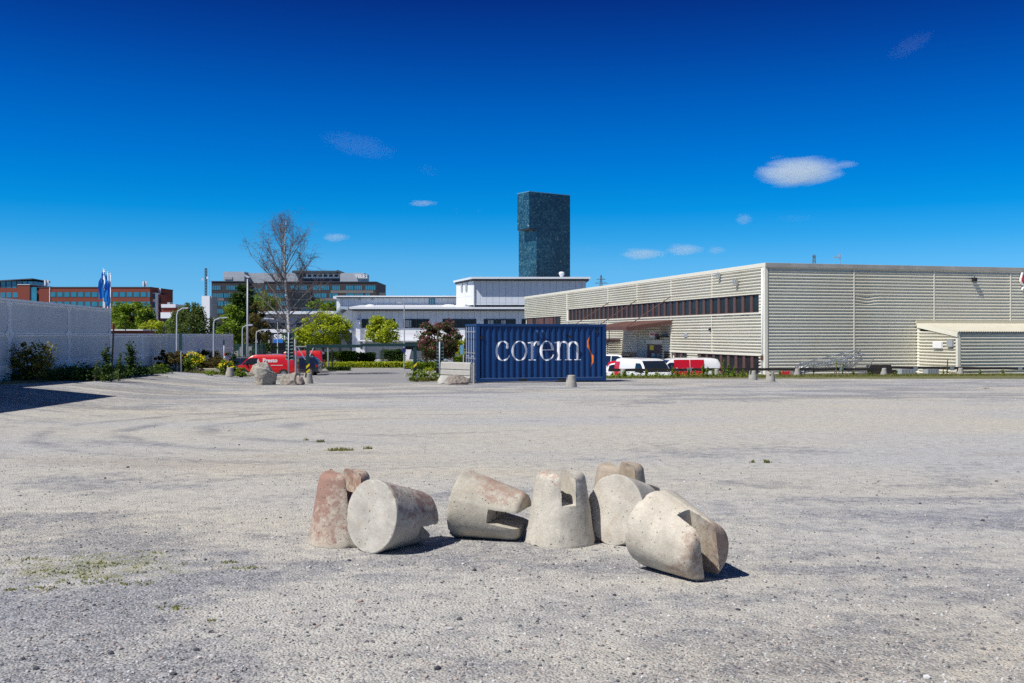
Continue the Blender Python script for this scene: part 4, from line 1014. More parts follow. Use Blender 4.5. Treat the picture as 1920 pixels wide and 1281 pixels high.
# crowd control barriers stacked behind the rail
def steel_barrier(label):
    t_ = thing('steel_barrier', label, 'barrier', group='galvanised crowd barriers stacked behind the rail')
    m_ = MB(); m_.path([(0, 0, .1), (0, 0, 1.25), (.06, 0, 1.3), (2.14, 0, 1.3), (2.2, 0, 1.25), (2.2, 0, .1)], .03, 6); m_.tube((0, 0, .22), (2.2, 0, .22), .026, n=6); m_.build('frame', M['steel'], t_)
    m_ = MB()
    for i in range(1, 18): m_.tube((i * 2.2 / 18, 0, .22), (i * 2.2 / 18, 0, 1.3), .011, n=4)
    m_.build('bars', M['steel'], t_)
    for x in (.25, 1.95):
        m_ = MB(); m_.path([(x, -.25, .0), (x, 0, .22), (x, .25, .0)], .018, 5); m_.build('foot', M['steel'], t_)
    return t_
sb = steel_barrier('steel crowd barrier leaning furthest right in the stack')
bars = [(1584, 59.6, .05, A, 4, -38, .62), (1486, 59.9, .12, A + .02, -11.5, -62, 1.9), (1492, 60.3, .02, A - .01, -10, -66, 1.85), (1494, 59.5, .03, A + .01, -7, -70, 1.7), (1483, 60.6, .1, A, -12, -74, 1.9), (1480, 59.6, 0, A - .02, -3, -58, 1.5), (1482, 60.2, .0, A + .03, -5, -80, 1.7)]
bl = ['steel crowd barrier leaning furthest right in the stack', 'steel crowd barrier on top of the stack, rising to the right', 'steel crowd barrier under the top one, rising to the right', 'steel crowd barrier in the middle of the stack, lying low', 'steel crowd barrier near the left of the stack, behind the rail', 'steel crowd barrier lying nearly flat beside the left bollard', 'steel crowd barrier lowest and furthest left in the stack']
for i, (u, y_, dz, rz, ry, rx, sx) in enumerate(bars):
    o = sb if i == 0 else copy_tree(sb); o['label'] = bl[i]; x = X(u, y_)
    o.location = (x, y_, gz(x, y_) + .05 + dz); o.rotation_euler = (rad(rx) * (-1), rad(ry), rz); o.scale = (sx, 1, 1)
rp = MB()
for i in range(26):
    x = X(1462, 60) + i * .055; rp.box(x, x + .045, 60.2, 60.25, gz(16, 60) + .0, gz(16, 60) + .2 + .03 * (i % 3))
tag(rp.build('striped_board', M['signred'], None), 'low red board lying in the grass left of the steel barriers', 'board')
# ------------------------------------------------------------------ foliage
def leaf_mesh(name, pts, size, mat, parent=None, seed=1, up=0.5, asp=0.6):
    rng = np.random.default_rng(seed); pts = np.asarray(pts, float); n = len(pts)
    s = size * (0.6 + 0.8 * rng.random(n))[:, None]
    nrm = rng.normal(0, 1, (n, 3)); nrm[:, 2] = np.abs(nrm[:, 2]) + up; nrm /= np.linalg.norm(nrm, axis=1)[:, None]
    a = rng.normal(0, 1, (n, 3)); a -= nrm * (a * nrm).sum(1)[:, None]; a /= np.linalg.norm(a, axis=1)[:, None]; b = np.cross(nrm, a)
    V = np.stack([pts - a * s, pts - b * s * asp, pts + a * s, pts + b * s * asp], 1).reshape(-1, 3)
    me = bpy.data.meshes.new(name); me.from_pydata(V.tolist(), [], np.arange(n * 4).reshape(-1, 4).tolist()); me.materials.append(mat)
    o = bpy.data.objects.new(name, me); COL.objects.link(o)
    if parent is not None: o.parent = parent
    return o
def crown_points(rng, c, r, K, n, rc, shell=0.45, flat=0.75, keep=None):
    d = rng.normal(0, 1, (K * 3, 3)); d /= np.linalg.norm(d, axis=1)[:, None]
    cc = d * (shell + (1 - shell) * rng.random((K * 3, 1)) ** 0.6) * np.array(r) + np.array(c)
    if keep is not None: cc = cc[[bool(keep(p)) for p in cc]]
    cc = cc[:K]; K = len(cc)
    idx = rng.integers(0, K, n); rr = rc * (0.35 + 1.15 * rng.random(K) ** 1.3)
    q = rng.normal(0, 1, (n, 3)); q /= np.linalg.norm(q, axis=1)[:, None]
    q *= (rng.random((n, 1)) ** 0.5); q[:, 2] *= flat
    return cc[idx] + q * rr[idx][:, None], cc
def tree(name, label, cat, x, y, h, c, r, trunk, K, n, leaf, mat, seed, rc=None, group=None, bark=None, z0=None, keep=None, weep=0.0, lean=0.0, mats2=None):
    rng = np.random.default_rng(seed); z = gz(x, y) if z0 is None else z0
    t_ = thing(name, label, cat, (x, y, z), 0, group)
    pts, cc = crown_points(rng, c, r, K, n, rc or max(r) * 0.28, keep=keep)
    if weep:
        pts[:, 2] -= rng.random(n) * weep * (0.4 + np.linalg.norm(pts[:, :2] - np.array(c[:2]), axis=1) / max(r[0], r[1]))
    tr_ = MB(); top = c[2] + r[2] * 0.55
    tr_.path([(0, 0, -.1), (lean * .3, 0, top * .35), (lean * .7, .03, top * .7), (lean, 0, top)], [trunk * 1.15, trunk * .85, trunk * .5, trunk * .15], 8)
    for p in cc[:min(len(cc), 16)]:
        zb_ = min(p[2] - .1, c[2] + r[2] * .1) * rng.uniform(.55, .9); zb_ = max(zb_, c[2] - r[2] * 1.1)
        tr_.path([(lean * .5, 0, zb_), (p[0] * .5, p[1] * .5, (zb_ + p[2]) * .52), tuple(p)], [trunk * .4, trunk * .25, trunk * .06], 5)
    tr_.build('trunk', bark or M['bark'], t_, smooth_=True)
    if mats2:
        k = int(n * .74); leaf_mesh('crown', pts[:k], leaf, mat, t_, seed); leaf_mesh('blossom', pts[k:] + 0.05, leaf * 1.1, mats2, t_, seed + 1)
    else: leaf_mesh('crown', pts, leaf, mat, t_, seed)
    return t_
def bush(name, label, x, y, r, n, leaf, mat, seed, K=26, rc=None, group=None, stems=8, z0=None, extra=None):
    rng = np.random.default_rng(seed); z = gz(x, y) if z0 is None else z0
    t_ = thing(name, label, 'shrub', (x, y, z), 0, group)
    pts, cc = crown_points(rng, (0, 0, r[2] * .95), (r[0], r[1], r[2]), K, n, rc or max(r) * .26, shell=.25, keep=lambda p: p[2] > 0.0)
    pts[:, 2] = np.abs(pts[:, 2])
    m = MB()
    for p in cc[:stems]: m.path([(p[0] * .2, p[1] * .2, -.05), (p[0] * .6, p[1] * .6, p[2] * .5), tuple(p)], [.02, .014, .005], 4)
    m.build('stems', M['bark'], t_); leaf_mesh('foliage', pts, leaf, mat, t_, seed)
    if extra:
        q, _ = crown_points(rng, (0, 0, r[2] * 1.15), (r[0] * .95, r[1] * .95, r[2] * .85), K, extra[1], rc or max(r) * .2, shell=.7, keep=lambda p: p[2] > r[2] * .8)
        leaf_mesh('blossom', q, extra[2], extra[0], t_, seed + 5)
    return t_

# ------------------------------------------------------------------ noise wall on the left
def yw(u): return 11.2 * F / (697 - u)
ang = math.atan2(1, -0.141)
def wall_thing(name, label, u0, u1, us, ztop, zj, zbot, nrow_z):
    ya, yb = yw(u0), yw(u1)
    t_ = thing(name, label, 'wall', (WX(ya), ya, 0), ang)
    k = math.sqrt(1 + .141 ** 2)
    # local x runs along the wall away from the camera, local -y faces the lot
    ss = [(yw(u) - ya) * k for u in us]
    for a, b in zip(ss, ss[1:]):
        for i, (z0, z1) in enumerate(nrow_z):
            m = MB(); m.box(a + .1, b - .1, -.02, .10, z0 + .03, z1 - .03); pn = m.build('concrete_panel', M['wallpanel'], t_)
            # rounded rim: frame narrows towards the middle of each post
            f = MB(); w_ = .36; hh = (z1 - z0)
            for sgn_, e in ((1, a), (-1, b)):
                prof = [(0, z0)] + [(w_ * (1 - min(1, t / .18) ** .6) + .10 if t < .5 else w_ * (1 - min(1, (1 - t) / .18) ** .6) + .10, z0 + hh * t) for t in (0, .03, .07, .12, .18, .5, .82, .88, .93, .97, 1)] + [(0, z1)]
                f.prism([(e + sgn_ * (p + .012), z) for p, z in prof], -.055, -.021, 'y')
            f.box(a + .45, b - .45, -.05, -.021, z1 - .06, z1 - .005); f.box(a + .45, b - .45, -.05, -.021, z0 + .005, z0 + .06)
            f.build('panel_rim', M['wallframe'], pn)
    for s_ in ss:
        m = MB(); m.box(s_ - .012, s_ + .012, -.07, .14, nrow_z[0][0], nrow_z[-1][1] + .01); m.build('post', M['wallframe'], t_)
    m = MB(); m.box(ss[0], ss[-1], -.07, .16, nrow_z[-1][1] + .012, nrow_z[-1][1] + .09); m.build('coping', M['wallframe'], t_)
    for z0, z1 in nrow_z[1:]:
        m = MB(); m.box(ss[0], ss[-1], -.012, .005, z0 - .03, z0 + .03); m.build('joint', M['soffit'], t_)
    return t_
RH = 1.0125
u_m = 697 - 1 / (.001466 - .00028)
wall_thing('noise_wall', 'tall concrete panel wall in shade along the left edge', u_m, 205, [u_m, 15, 127, 205], 0, 0, 0,
           [(EYE - RH * 2 - .9, EYE - RH), (EYE - RH, EYE), (EYE, EYE + RH)])
wall_thing('noise_wall', 'lower concrete panel wall continuing behind the street lamps', 206, 436, [206, 265, 310, 343.5, 375, 404, 436], 0, 0, 0,
           [(EYE - RH * 2 - .8, EYE - RH), (EYE - RH, EYE - .06)])

# planting in the shade of the wall
bush('shrub', 'broad olive green shrub with open umbels at the far left in front of the wall', X(62, 31), 31, (.72, .5, .66), 2600, .045, M['leafolive'], 21, K=44, rc=.24, stems=14)
def sapling(name, label, x, y, h, w_, n, leaf, mat, seed, K=12, cat='sapling', lean=0.1, group=None):
    rng = np.random.default_rng(seed); t_ = thing(name, label, cat, (x, y, gz(x, y)), 0, group); m = MB(); P = []
    for k in range(K):
        a = rng.random() * 6.28; z = h * (.15 + .8 * (k + rng.random()) / K); r = w_ * (1.15 - z / h) * rng.uniform(.5, 1.1)
        zs = z * .65; tip = (r * math.cos(a) + lean * z / h, r * math.sin(a), z)
        m.path([(lean * zs / h, 0, zs), ((tip[0]) * .6, tip[1] * .6, (zs + z) / 2), tip], [.014, .009, .003], 4)
        s = rng.random((n // K, 1)); base = np.array([lean * zs / h, 0, zs]); P.append(base + (np.array(tip) - base) * s + rng.normal(0, w_ * .13, (n // K, 3)))
    m.path([(0, 0, -.05), (lean * .4, 0, h * .5), (lean, 0, h)], [.025, .016, .004], 6); m.build('stem', M['bark'], t_); leaf_mesh('leaves', np.concatenate(P), leaf, mat, t_, seed); return t_
sapling('sapling', 'thin dark sapling before the wall beside the leaning pole', X(196, 34.3), 34.3, 1.3, .38, 520, .05, M['leafdark'], 31, K=12, lean=.1)
sapling('sapling', 'small dark sapling just right of the leaning pole', X(222, 35.2), 35.2, 1.05, .3, 300, .045, M['leafdark'], 32, K=9, lean=.1)
sapling('sapling', 'dark leafy sapling standing alone against the low wall', X(250, 38.5), 38.5, 1.5, .42, 900, .05, M['leafdark'], 33, K=18, lean=-.15)
sapling('sapling', 'bare little sapling in front of the wall left of the leaning pole', X(177, 33.5), 33.5, .8, .3, 90, .04, M['leafdark'], 34, K=7)
lp = thing('leaning_pole', 'dark thin leaning pole standing against the end of the tall wall', 'pole', (X(208, 34.5), 34.5, gz(X(208, 34.5), 34.5)))
MB().tube((0, 0, -.1), (.10, 0, 2.0), .035, .03).build('pole', M['black'], lp)
rng = np.random.default_rng(5); ug = []
for i in range(1900):
    u = rng.uniform(-30, 305); yb_ = plin(u, [(0, 29.8), (130, 32.6), (200, 34.8), (300, 46)]) + rng.uniform(0, 1) ** 1.2 * 3.2; x = X(u, yb_)
    if x < WX(yb_) + .2: continue
    ug.append((x, yb_, gz(x, yb_) + .03 + abs(rng.normal(0, .12)) * (1 if u < 262 else .5)))
P = np.repeat(np.array(ug), 14, 0) + rng.normal(0, 1, (len(ug) * 14, 3)) * np.array([.2, .2, .09])
tag(leaf_mesh('undergrowth', P, .045, M['leafdark'], None, 6), 'low dark weeds and creepers along the foot of the wall', 'undergrowth', kind='stuff')
ug = []
for i in range(500):
    u = rng.uniform(300, 460); yb_ = rng.uniform(52, 57.5); x = X(u, yb_); ug.append((x, yb_, gz(x, yb_) + .02))
for i in range(260):
    u = rng.uniform(770, 832); yb_ = rng.uniform(44.5, 60); x = X(u, yb_); ug.append((x, yb_, gz(x, yb_) + .02))
blades('rough_grass', ug, .16, M['grass'], 'rough grass and weeds around the old kerb beams and the gate', seed=7, per=6)
for (u, v, n_, h, col) in ((172, 735, 60, .22, 'leafyellow'), (214, 733, 90, .3, 'leafgreen')):
    y_ = 34.5; sapling('weed', 'yellow flowering weed on the gravel before the wall' if u == 172 else 'fresh green weed on the gravel below the leaning pole', X(u, y_), y_ - 1, h, .12, n_, .035, M[col], u, K=5, cat='weed', lean=.02)
bush('shrub', 'fresh green weed clump at the foot of the low wall, left of the kerb beams', X(302, 46), 46, (.38, .3, .28), 900, .04, M['leafgreen'], 41, K=20)
# shrubs before the low wall
for (u, y_, r, mat, lab, ex, sd) in (
        (318, 50.5, (.85, .6, .62), 'leafpurple', 'mixed green and brown shrub left of the green-backed sign post', None, 42),
        (340, 57, (.7, .5, .55), 'leafgreen', 'green shrub around the foot of the green-backed sign post', None, 43),
        (361, 53, (.72, .5, .56), 'leafgreen', 'shrub covered in bright yellow flowers, the bigger one', ('blossomyellow', 520, .045), 44),
        (392, 57, (.9, .6, .6), 'leafpurple', 'brownish shrub between the two yellow flowering shrubs', None, 45),
        (408, 58, (.65, .5, .6), 'leafpurple', 'dark brown-green shrub left of the smaller yellow flowering shrub', None, 46),
        (380, 64, (.6, .5, .8), 'leafdark', 'tall dark shrub behind the brownish one before the low wall', None, 47),
        (404, 66, (.5, .5, .75), 'leafpurple', 'tall olive shrub against the right part of the low wall', None, 48),
        (424, 53, (.48, .4, .42), 'leafgreen', 'smaller shrub with bright yellow flowers in front of the red van nose', ('blossomyellow', 320, .045), 49),
        (432, 70, (.7, .5, .9), 'leafdark', 'dark shrub at the right end of the low wall', None, 50),
        (452, 51.5, (.42, .35, .27), 'leafgreen', 'low green weed clump left of the tallest rock', None, 51),
        (396, 49.5, (.3, .25, .13), 'leafgreen', 'flat green weed on the gravel before the kerb beams', None, 52)):
    bush('shrub', lab, X(u, y_), y_, r, int(2300 * r[0] * r[2] / .35), .05, M[mat], sd, K=30, extra=(M[ex[0]], ex[1], ex[2]) if ex else None, group='shrubs before the low wall')
def beam(u0, u1, y_, h0, h1, label):
    a, b = X(u0, y_), X(u1, y_); m = MB(); m.box(0, b - a, 0, .24, 0, h1 - h0); o = m.build('kerb_beam', M['log'], None, bevel=.02)
    o.location = (a, y_, gz((a + b) / 2, y_) + h0); tag(o, label, 'beam', 'pale old kerb beams before the shrubs')
beam(312, 368, 54.5, .12, .32, 'pale kerb beam left of the big yellow flowering shrub'); beam(370, 421, 54.3, .12, .32, 'pale kerb beam between the two yellow flowering shrubs')
beam(436, 478, 54.0, .05, .22, 'pale kerb beam in front of the red van, right of the small yellow flowers'); beam(512, 530, 50, .03, .2, 'short pale kerb beam between the two rocks')
pk = thing('timber_board', 'flat board lying on the gravel at the foot of the wall weeds', 'board', (X(292, 41), 41, gz(X(292, 41), 41)), .05); MB().box(-.5, .45, 0, .12, .0, .05).build('board', M['log'], pk)

# weeds along the rail on the right and beside the gate
def weed(u, y_, h, label, n=110, mat='leafgreen', w_=.14, sd=None):
    return sapling('weed', label, X(u, y_), y_, h, w_, n, .036, M[mat], sd or int(u), K=8, cat='weed', lean=.03, group='tall weeds along the timber rail')
wl = [(1170, 52.6, .42), (1185, 53, .3), (1211, 52.6, .5), (1230, 53, .34), (1261, 53.2, .72), (1270, 53, .4), (1291, 53.2, .55), (1302, 52.8, .42), (1318, 53, .8), (1326, 52.6, .66), (1336, 53.3, .55), (1356, 53.3, 1.1), (1366, 53.0, .78), (1375, 53.4, .65), (1392, 53.2, .5), (1148, 52.8, .35), (1160, 52.4, .3)]
for i, (u, h, lab) in enumerate(((1600, .35, 'low weed at the right end of the steel barriers'), (1632, .3, 'low weed before the dark timber beam'), (1680, .38, 'low weed right of the overlapping rails'), (1838, .35, 'low weed before the shed front, left one'), (1880, .42, 'low weed before the shed front, right one'), (1462, .35, 'low weed right of the loose bollard at the warehouse corner'))):
    y__ = 57.4 if u < 1650 else 58.6; weed(u, y__, h, lab, n=150, w_=.2)
names_ = ['short weed right of the container', 'low weed before the white van door', 'leafy weed before the white van windscreen', 'low weed before the white van bonnet', 'tall weed between the white van and the red striped van', 'low weed at the nose of the red striped van',
          'bushy weed left of the rail splice', 'leafy weed before the red van stripe', 'tall bushy weed before the red rear of the van', 'bushy weed at the white tail of the striped van', 'leafy weed touching the weed-wrapped bollard',
          'tallest thin weed reaching above the rail', 'bushy weed right of the tallest weed', 'leafy weed before the lower warehouse windows', 'last leafy weed before the two loose bollards', 'low weed closest to the container', 'small weed beside the container corner']
for (u, y_, h), lab in zip(wl, names_): weed(u, y_, h, lab, n=int(60 + 330 * h), w_=.2 if h < 1 else .1)
weed(1568, 57.5, 1.1, 'tall thin yellowish weed standing before the steel barriers', 130, 'leafyellow', .09); weed(1580, 57.6, .9, 'second thin weed before the steel barriers', 80, 'leafgreen', .08)
weed(1525, 57.3, .75, 'thin weed before the left part of the steel barriers', 70, 'leafgreen', .08); weed(1776, 58.4, 1.05, 'tall thin weed left of the last cone bollard', 130, 'leafgreen', .1); weed(1768, 58.2, .45, 'short weed beside the tall one near the shed', 80, 'leafgreen', .15)
rng = np.random.default_rng(9); gp = []
for i in range(6500):
    x = rng.uniform(4.7, 31); f0 = fence_y(x) - 3.4; y_ = f0 + 4.6 * rng.random() ** .8 if x > 14 else f0 + 3.9 * rng.random()
    if y_ < 51.6 - (x - 4.6) * .03: continue
    gp.append((x, y_, gz(x, y_) + .02))
blades('grass', gp, .11, M['grass'], 'thin yellowish grass growing along the foot of the timber rail', seed=8, per=4)
P = []
for i in range(300):
    x = rng.uniform(4.7, 13.5) ** 1.0; y_ = fence_y(x) + rng.uniform(-2.6, .5); P += [(x + rng.normal(0, .12), y_ + rng.normal(0, .1), gz(x, y_) + abs(rng.normal(0, .12))) for _ in range(14)]
tag(leaf_mesh('ground_cover', P, .035, M['leafgreen'], None, 12), 'low green weeds along the rail in front of the vans', 'ground cover', kind='stuff')
for (u, y_, r, lab, sd, mt) in ((779, 44.2, (.32, .3, .34), 'leafy green weed clump at the foot of the right gate post', 61, 'leafgreen'), (794, 46, (.22, .22, .22), 'green weed beside the clump at the gate post', 62, 'leafgreen'),
                            (806, 45.5, (.3, .3, .12), 'low olive weed between the gate post and the barrier', 63, 'grass'), (800, 56, (.5, .4, .45), 'pale green weed behind the small stones by the barrier', 64, 'leafyellow'), (818, 50, (.4, .3, .22), 'low weed behind the left end of the concrete barrier', 65, 'leafgreen')):
    bush('shrub', lab, X(u, y_), y_, r, 1100, .035, M[mt], sd, K=22, group='weeds beside the gate')

# ------------------------------------------------------------------ hedges and trees beyond the car park
def hedge(label, u0, u1, y_, z1, n, mat, sd, depth=1.6, z0=-2.5, leaf=.09, wob_=.25):
    rng = np.random.default_rng(sd); a, b = X(u0, y_), X(u1, y_); H = z1 - z0
    x = rng.uniform(a, b, n); top = H * (1 - wob_ * np.abs(np.sin(x * 1.9 + sd)) * rng.random(n)); z = top * rng.random(n) ** .5
    yy = rng.uniform(0, depth, n) * (rng.random(n) ** .5); x += rng.normal(0, .12, n)
    t_ = thing('hedge', label, 'hedge', (0, y_, z0)); P_ = np.stack([x, yy, z], 1); leaf_mesh('foliage', P_, leaf, M[mat], t_, sd)
    m = MB(); 
    for i in range(int((b - a) / .6)): m.tube((a + .3 + i * .6, depth * .5, 0), (a + .3 + i * .6, depth * .5, H * .6), .03, n=4)
    m.build('stems', M['bark'], t_); return t_
hedge('long low yellow-green hedge behind the far kerb', 606, 785, 106.6, Z(678.5, 106.6), 9500, 'leafyellow', 71, 1.8, leaf=.10)
hedge('low green hedge right of the gate beyond the car park', 772, 828, 100, Z(679, 100), 5200, 'leafgreen', 72, 2)
hedge('low dark hedge clump left of the far kerb', 612, 652, 100, Z(688, 100), 2500, 'leafdark', 73, 1.5)
hedge('tall dark green clipped hedge in front of the white building', 624, 664, 114, Z(658, 114), 6500, 'leafgreen', 74, 2.2)
hedge('dark green clipped hedge stepping down to the right', 664, 699, 114.5, Z(661, 114.5), 5500, 'leafdark', 75, 2.2)
hedge('row of dark bushes under the yellow-green tree on the right', 712, 756, 118, Z(655, 118), 5500, 'leafdark', 76, 2)
hedge('green bushes behind the second red van', 596, 622, 112, Z(660, 112), 3800, 'leafgreen', 77, 2)
hedge('bushes left of the blue container', 832, 884, 120, Z(668, 120), 4500, 'leafgreen', 78, 2)
hedge('thin hedge behind the dark parked estate car', 436, 494, 98, Z(667, 98), 2500, 'leafyellow', 79, 1.2)
pts = [(-16 + rng.uniform(0, 26), rng.uniform(119, 128), -2.45) for _ in range(2500)]
blades('lawn', pts, .2, M['grass'], 'sunlit yellowish lawn before the white building', seed=9, per=4)
tree('maple_tree', 'yellow-green maple just right of the lamp posts, above the gate beam', 'tree', X(606, 112), 112, 6.4, (0, 0, 4.1), (3.0, 2.2, 1.9), .12, 60, 8500, .13, M['leafyellow'], 81, rc=.75, group='young yellow-green trees')
tree('maple_tree', 'yellow-green maple with a slim pale trunk in front of the white building', 'tree', X(718, 110), 110, 5.2, (0, 0, 4.1), (1.95, 1.7, 1.35), .075, 46, 6200, .12, M['leafyellow'], 82, rc=.62, group='young yellow-green trees', bark=M['log'])
tree('maple_tree', 'small yellow-green tree behind the gate beside the dark cabinet', 'tree', X(566, 118), 118, 5.2, (0, 0, 3.4), (1.8, 1.5, 1.5), .1, 34, 4200, .12, M['leafgreen'], 83, rc=.6, group='young yellow-green trees')
tree('hawthorn_tree', 'hawthorn covered in pink blossom left of the blue container', 'tree', X(821, 92), 92, 5.0, (0, 0, 3.05), (2.15, 1.9, 1.8), .16, 100, 17000, .095, M['leafhawg'], 84, rc=.52, mats2=M['leafhaw'])
tree('small_tree', 'thin green tree between the hawthorn and the container', 'tree', X(870, 98), 98, 4, (0, 0, 2.6), (.9, .9, 1.4), .06, 18, 1300, .10, M['leafyellow'], 85, rc=.4)
tree('broad_tree', 'rounded yellow-green tree above the low wall in front of the red brick offices', 'tree', X(250, 150), 150, 7, (0, 0, 6.2), (3.4, 3, 2.3), .2, 60, 9000, .2, M['leafgreen'], 86, rc=.95)
tree('broad_tree', 'bright yellow tree above the low wall left of the willow', 'tree', X(287, 140), 140, 7, (0, 0, 4.3), (1.7, 1.7, 1.5), .15, 30, 3000, .16, M['leafyellow'], 87, rc=.7)
tree('willow_tree', 'weeping birch with drooping foliage above the low wall', 'tree', X(360, 120), 120, 8, (0, 0, 5.3), (2.9, 2.6, 2.5), .2, 70, 14000, .12, M['leafwillow'], 88, rc=.7, weep=1.6)
tree('willow_tree', 'darker weeping tree in the gap between the birch and the conifer', 'tree', X(410, 125), 125, 7, (0, 0, 3.6), (1.6, 1.6, 2.1), .15, 30, 4000, .12, M['leafdark'], 89, rc=.6, weep=1.2)
tree('broad_tree', 'bright green tree in the gap beside the tall lamp post', 'tree', X(436, 118), 118, 8, (0, 0, 4.3), (2.1, 2, 2.6), .2, 50, 7500, .13, M['leafgreen'], 90, rc=.7)
tree('conifer_tree', 'tall dark pointed tree behind the tall lamp post', 'tree', X(456, 122), 122, 10, (0, 0, 5.6), (2.5, 2.3, 4.1), .25, 90, 13000, .14, M['leafdark'], 91, rc=.75, keep=lambda p: abs(p[0]) < 2.5 * (1.12 - (p[2] - 1.5) / 8.8))
tree('conifer_tree', 'brownish conifer right of the tall dark tree', 'tree', X(485, 112), 112, 7, (0, 0, 4.0), (1.5, 1.5, 3.2), .18, 44, 5200, .12, M['leafpurple'], 92, rc=.55, keep=lambda p: abs(p[0]) < 1.5 * (1.2 - (p[2] - 1) / 7))
tree('small_tree', 'green treetop behind the white low building, left of the bare birch', 'tree', X(496, 190), 190, 8, (0, 0, 9.3), (2.5, 2.5, 2.3), .2, 26, 2600, .22, M['leafgreen'], 93, rc=1)
tree('small_tree', 'low treetop behind the white roof right of the bare birch', 'tree', X(613, 230), 230, 8, (0, 0, 10.3), (4.2, 2, 1.1), .2, 24, 2200, .25, M['leafgreen'], 94, rc=1)
tree('small_tree', 'small leaning dark pine behind the red van', 'tree', X(491, 100), 100, 4, (0.3, 0, 1.9), (1.3, 1, .9), .11, 16, 1400, .1, M['leafdark'], 95, rc=.4, lean=-.5)
tree('broad_tree', 'dark tree mass behind the bright yellow tree above the low wall', 'tree', X(330, 150), 150, 7, (0, 0, 4.4), (2.6, 2, 1.8), .15, 30, 3400, .18, M['leafgreen'], 96, rc=.8)

# leafless birch
def birch():
    rng = random.Random(7); y_ = 88.0; t_ = thing('birch_tree', 'tall leafless white birch with fine drooping twigs', 'tree', (X(541, y_), y_, gz(X(541, y_), y_)))
    tr_, br, tw = MB(), MB(), MB()
    H = 13.7
    def c(z): return Vector((.12 * math.sin(z * .5) - .02 * z, .1 * math.sin(z * .4), z))
    zs = [0, 1, 2.2, 3.3, 4.4, 5.6, 6.8, 8, 9.2, 10.4, 11.6, 13, H]
    tr_.path([c(z) for z in zs], [.24, .21, .2, .19, .175, .155, .135, .115, .092, .07, .048, .028, .01], 10)
    def twig(p, d, L, r, lvl):
        n_ = 5; pts = [p]; q = Vector(p); dd = Vector(d)
        for i in range(n_):
            dd = (dd + Vector((rng.uniform(-.16, .16), rng.uniform(-.16, .16), (-.20 if lvl >= 2 else .04)))).normalized(); q = q + dd * (L / n_); pts.append(Vector(q))
        (br if lvl < 2 else tw).path(pts, [r * (1 - .75 * i / n_) for i in range(n_ + 1)], 5 if lvl < 2 else 3, cap=False)
        if lvl < 3:
            for k in range(8 if lvl == 0 else (8 if lvl == 1 else 4)):
                i = rng.randint(1, n_); a = rng.uniform(0, 6.28); side = Vector((math.cos(a), math.sin(a) * .8, .35))
                d2 = (dd * .55 + side * .6 + Vector((0, 0, .25 if lvl == 0 else -.05))).normalized(); twig(pts[i], d2, L * rng.uniform(.32, .5), r * .42, lvl + 1)
    for k in range(40):
        z = 3.4 + 9.4 * (k / 39) ** .95; a = rng.choice((0, math.pi)) + rng.gauss(0, .8); t = (z - 3.4) / 9.4
        L = plin(t, [(0, 2.4), (.12, 3.7), (.4, 4.2), (.7, 3.2), (1, 1.4)]) * rng.uniform(.8, 1.1)
        rise = plin(t, [(0, .4), (.15, .95), (.5, 1.4), (1, 2.2)]) * rng.uniform(.8, 1.2)
        d = Vector((math.cos(a), math.sin(a), rise)).normalized(); twig(c(z), d, L, lerp(.07, .028, t), 0)
    m, t, b = nodes('birch_bark'); n = noise_n(t, 3, 5, .7, mapping(t, (1, 1, 5)))
    t.links.new(ramp(t, n, [(.42, (.06, .05, .045)), (.5, (.62, .59, .55)), (.8, (.75, .72, .68))]), b.inputs['Base Color']); b.inputs['Roughness'].default_value = .7
    tr_.build('trunk', m, t_, smooth_=True); br.build('branches', plain('birch_branch', (.17, .15, .14), .8, var=.5, scale=2), t_, smooth_=True); tw.build('twigs', plain('birch_twig', (.085, .06, .055), .9), t_)
birch()

# ------------------------------------------------------------------ posts, lamps, gate
def street_lamp(u, y_, vtop, arm, label, tall=False, zb=None, r=.07, both=False, hs=1.0):
    z0 = gz(X(u, y_), y_) if zb is None else zb; h = Z(vtop, y_) - z0
    t_ = thing('street_lamp', label, 'street lamp', (X(u, y_), y_, z0), 0, 'street lamps')
    m = MB(); m.path([(0, 0, 0), (0, 0, h * .25), (0, 0, h - .35), (0.06 * (1 if arm > 0 else -1), 0, h - .12), (min(.3, abs(arm) * .5) * (1 if arm > 0 else -1), 0, h - .02), (arm * .75, 0, h + .05)], [r * 1.3, r, r * .75, r * .7, r * .65, r * .5], 8); m.build('pole', M['pale_pole'], t_, smooth_=True)
    s = 1 if arm > 0 else -1
    m = MB(); m.prism([(arm * .72, h + .0), (arm * .74, h + .12 * hs), (arm * .72 + s * .5 * hs, h + .15 * hs), (arm * .72 + s * .62 * hs, h + .06), (arm * .72 + s * .5 * hs, h + .0)], -.11 * hs, .11 * hs, 'y'); m.build('lamp_head', M['pale_pole'], t_)
    return t_
street_lamp(331.5, 51, 579, .45, 'pale street lamp with a curved arm in front of the low wall, furthest left', r=.05, hs=.45)
street_lamp(400.5, 61, 597, .7, 'pale street lamp with a curved arm before the right part of the low wall', r=.055, hs=.55)
street_lamp(454.5, 92, 611, .5, 'small pale street lamp left of the tallest lamp post')
street_lamp(480.5, 94, 620, .7, 'pale street lamp rising behind the front of the red van')
street_lamp(520.5, 110, 598.5, -1.3, 'pale street lamp with its arm pointing left, before the grey wing')
street_lamp(502, 112, 599, .15, 'thin straight lamp post left of the one with its arm to the left')
street_lamp(758, 116, 569, -.35, 'thin pale lamp post before the white building, right of the yellow-green maple')
street_lamp(553, 112, 632, .3, 'short street lamp behind the gate beside the birch')
tl = thing('tall_lamp_post', 'tallest pale lamp post with twin heads in front of the dark conifer', 'street lamp', (X(464, 95), 95, -2.5), 0, 'street lamps')
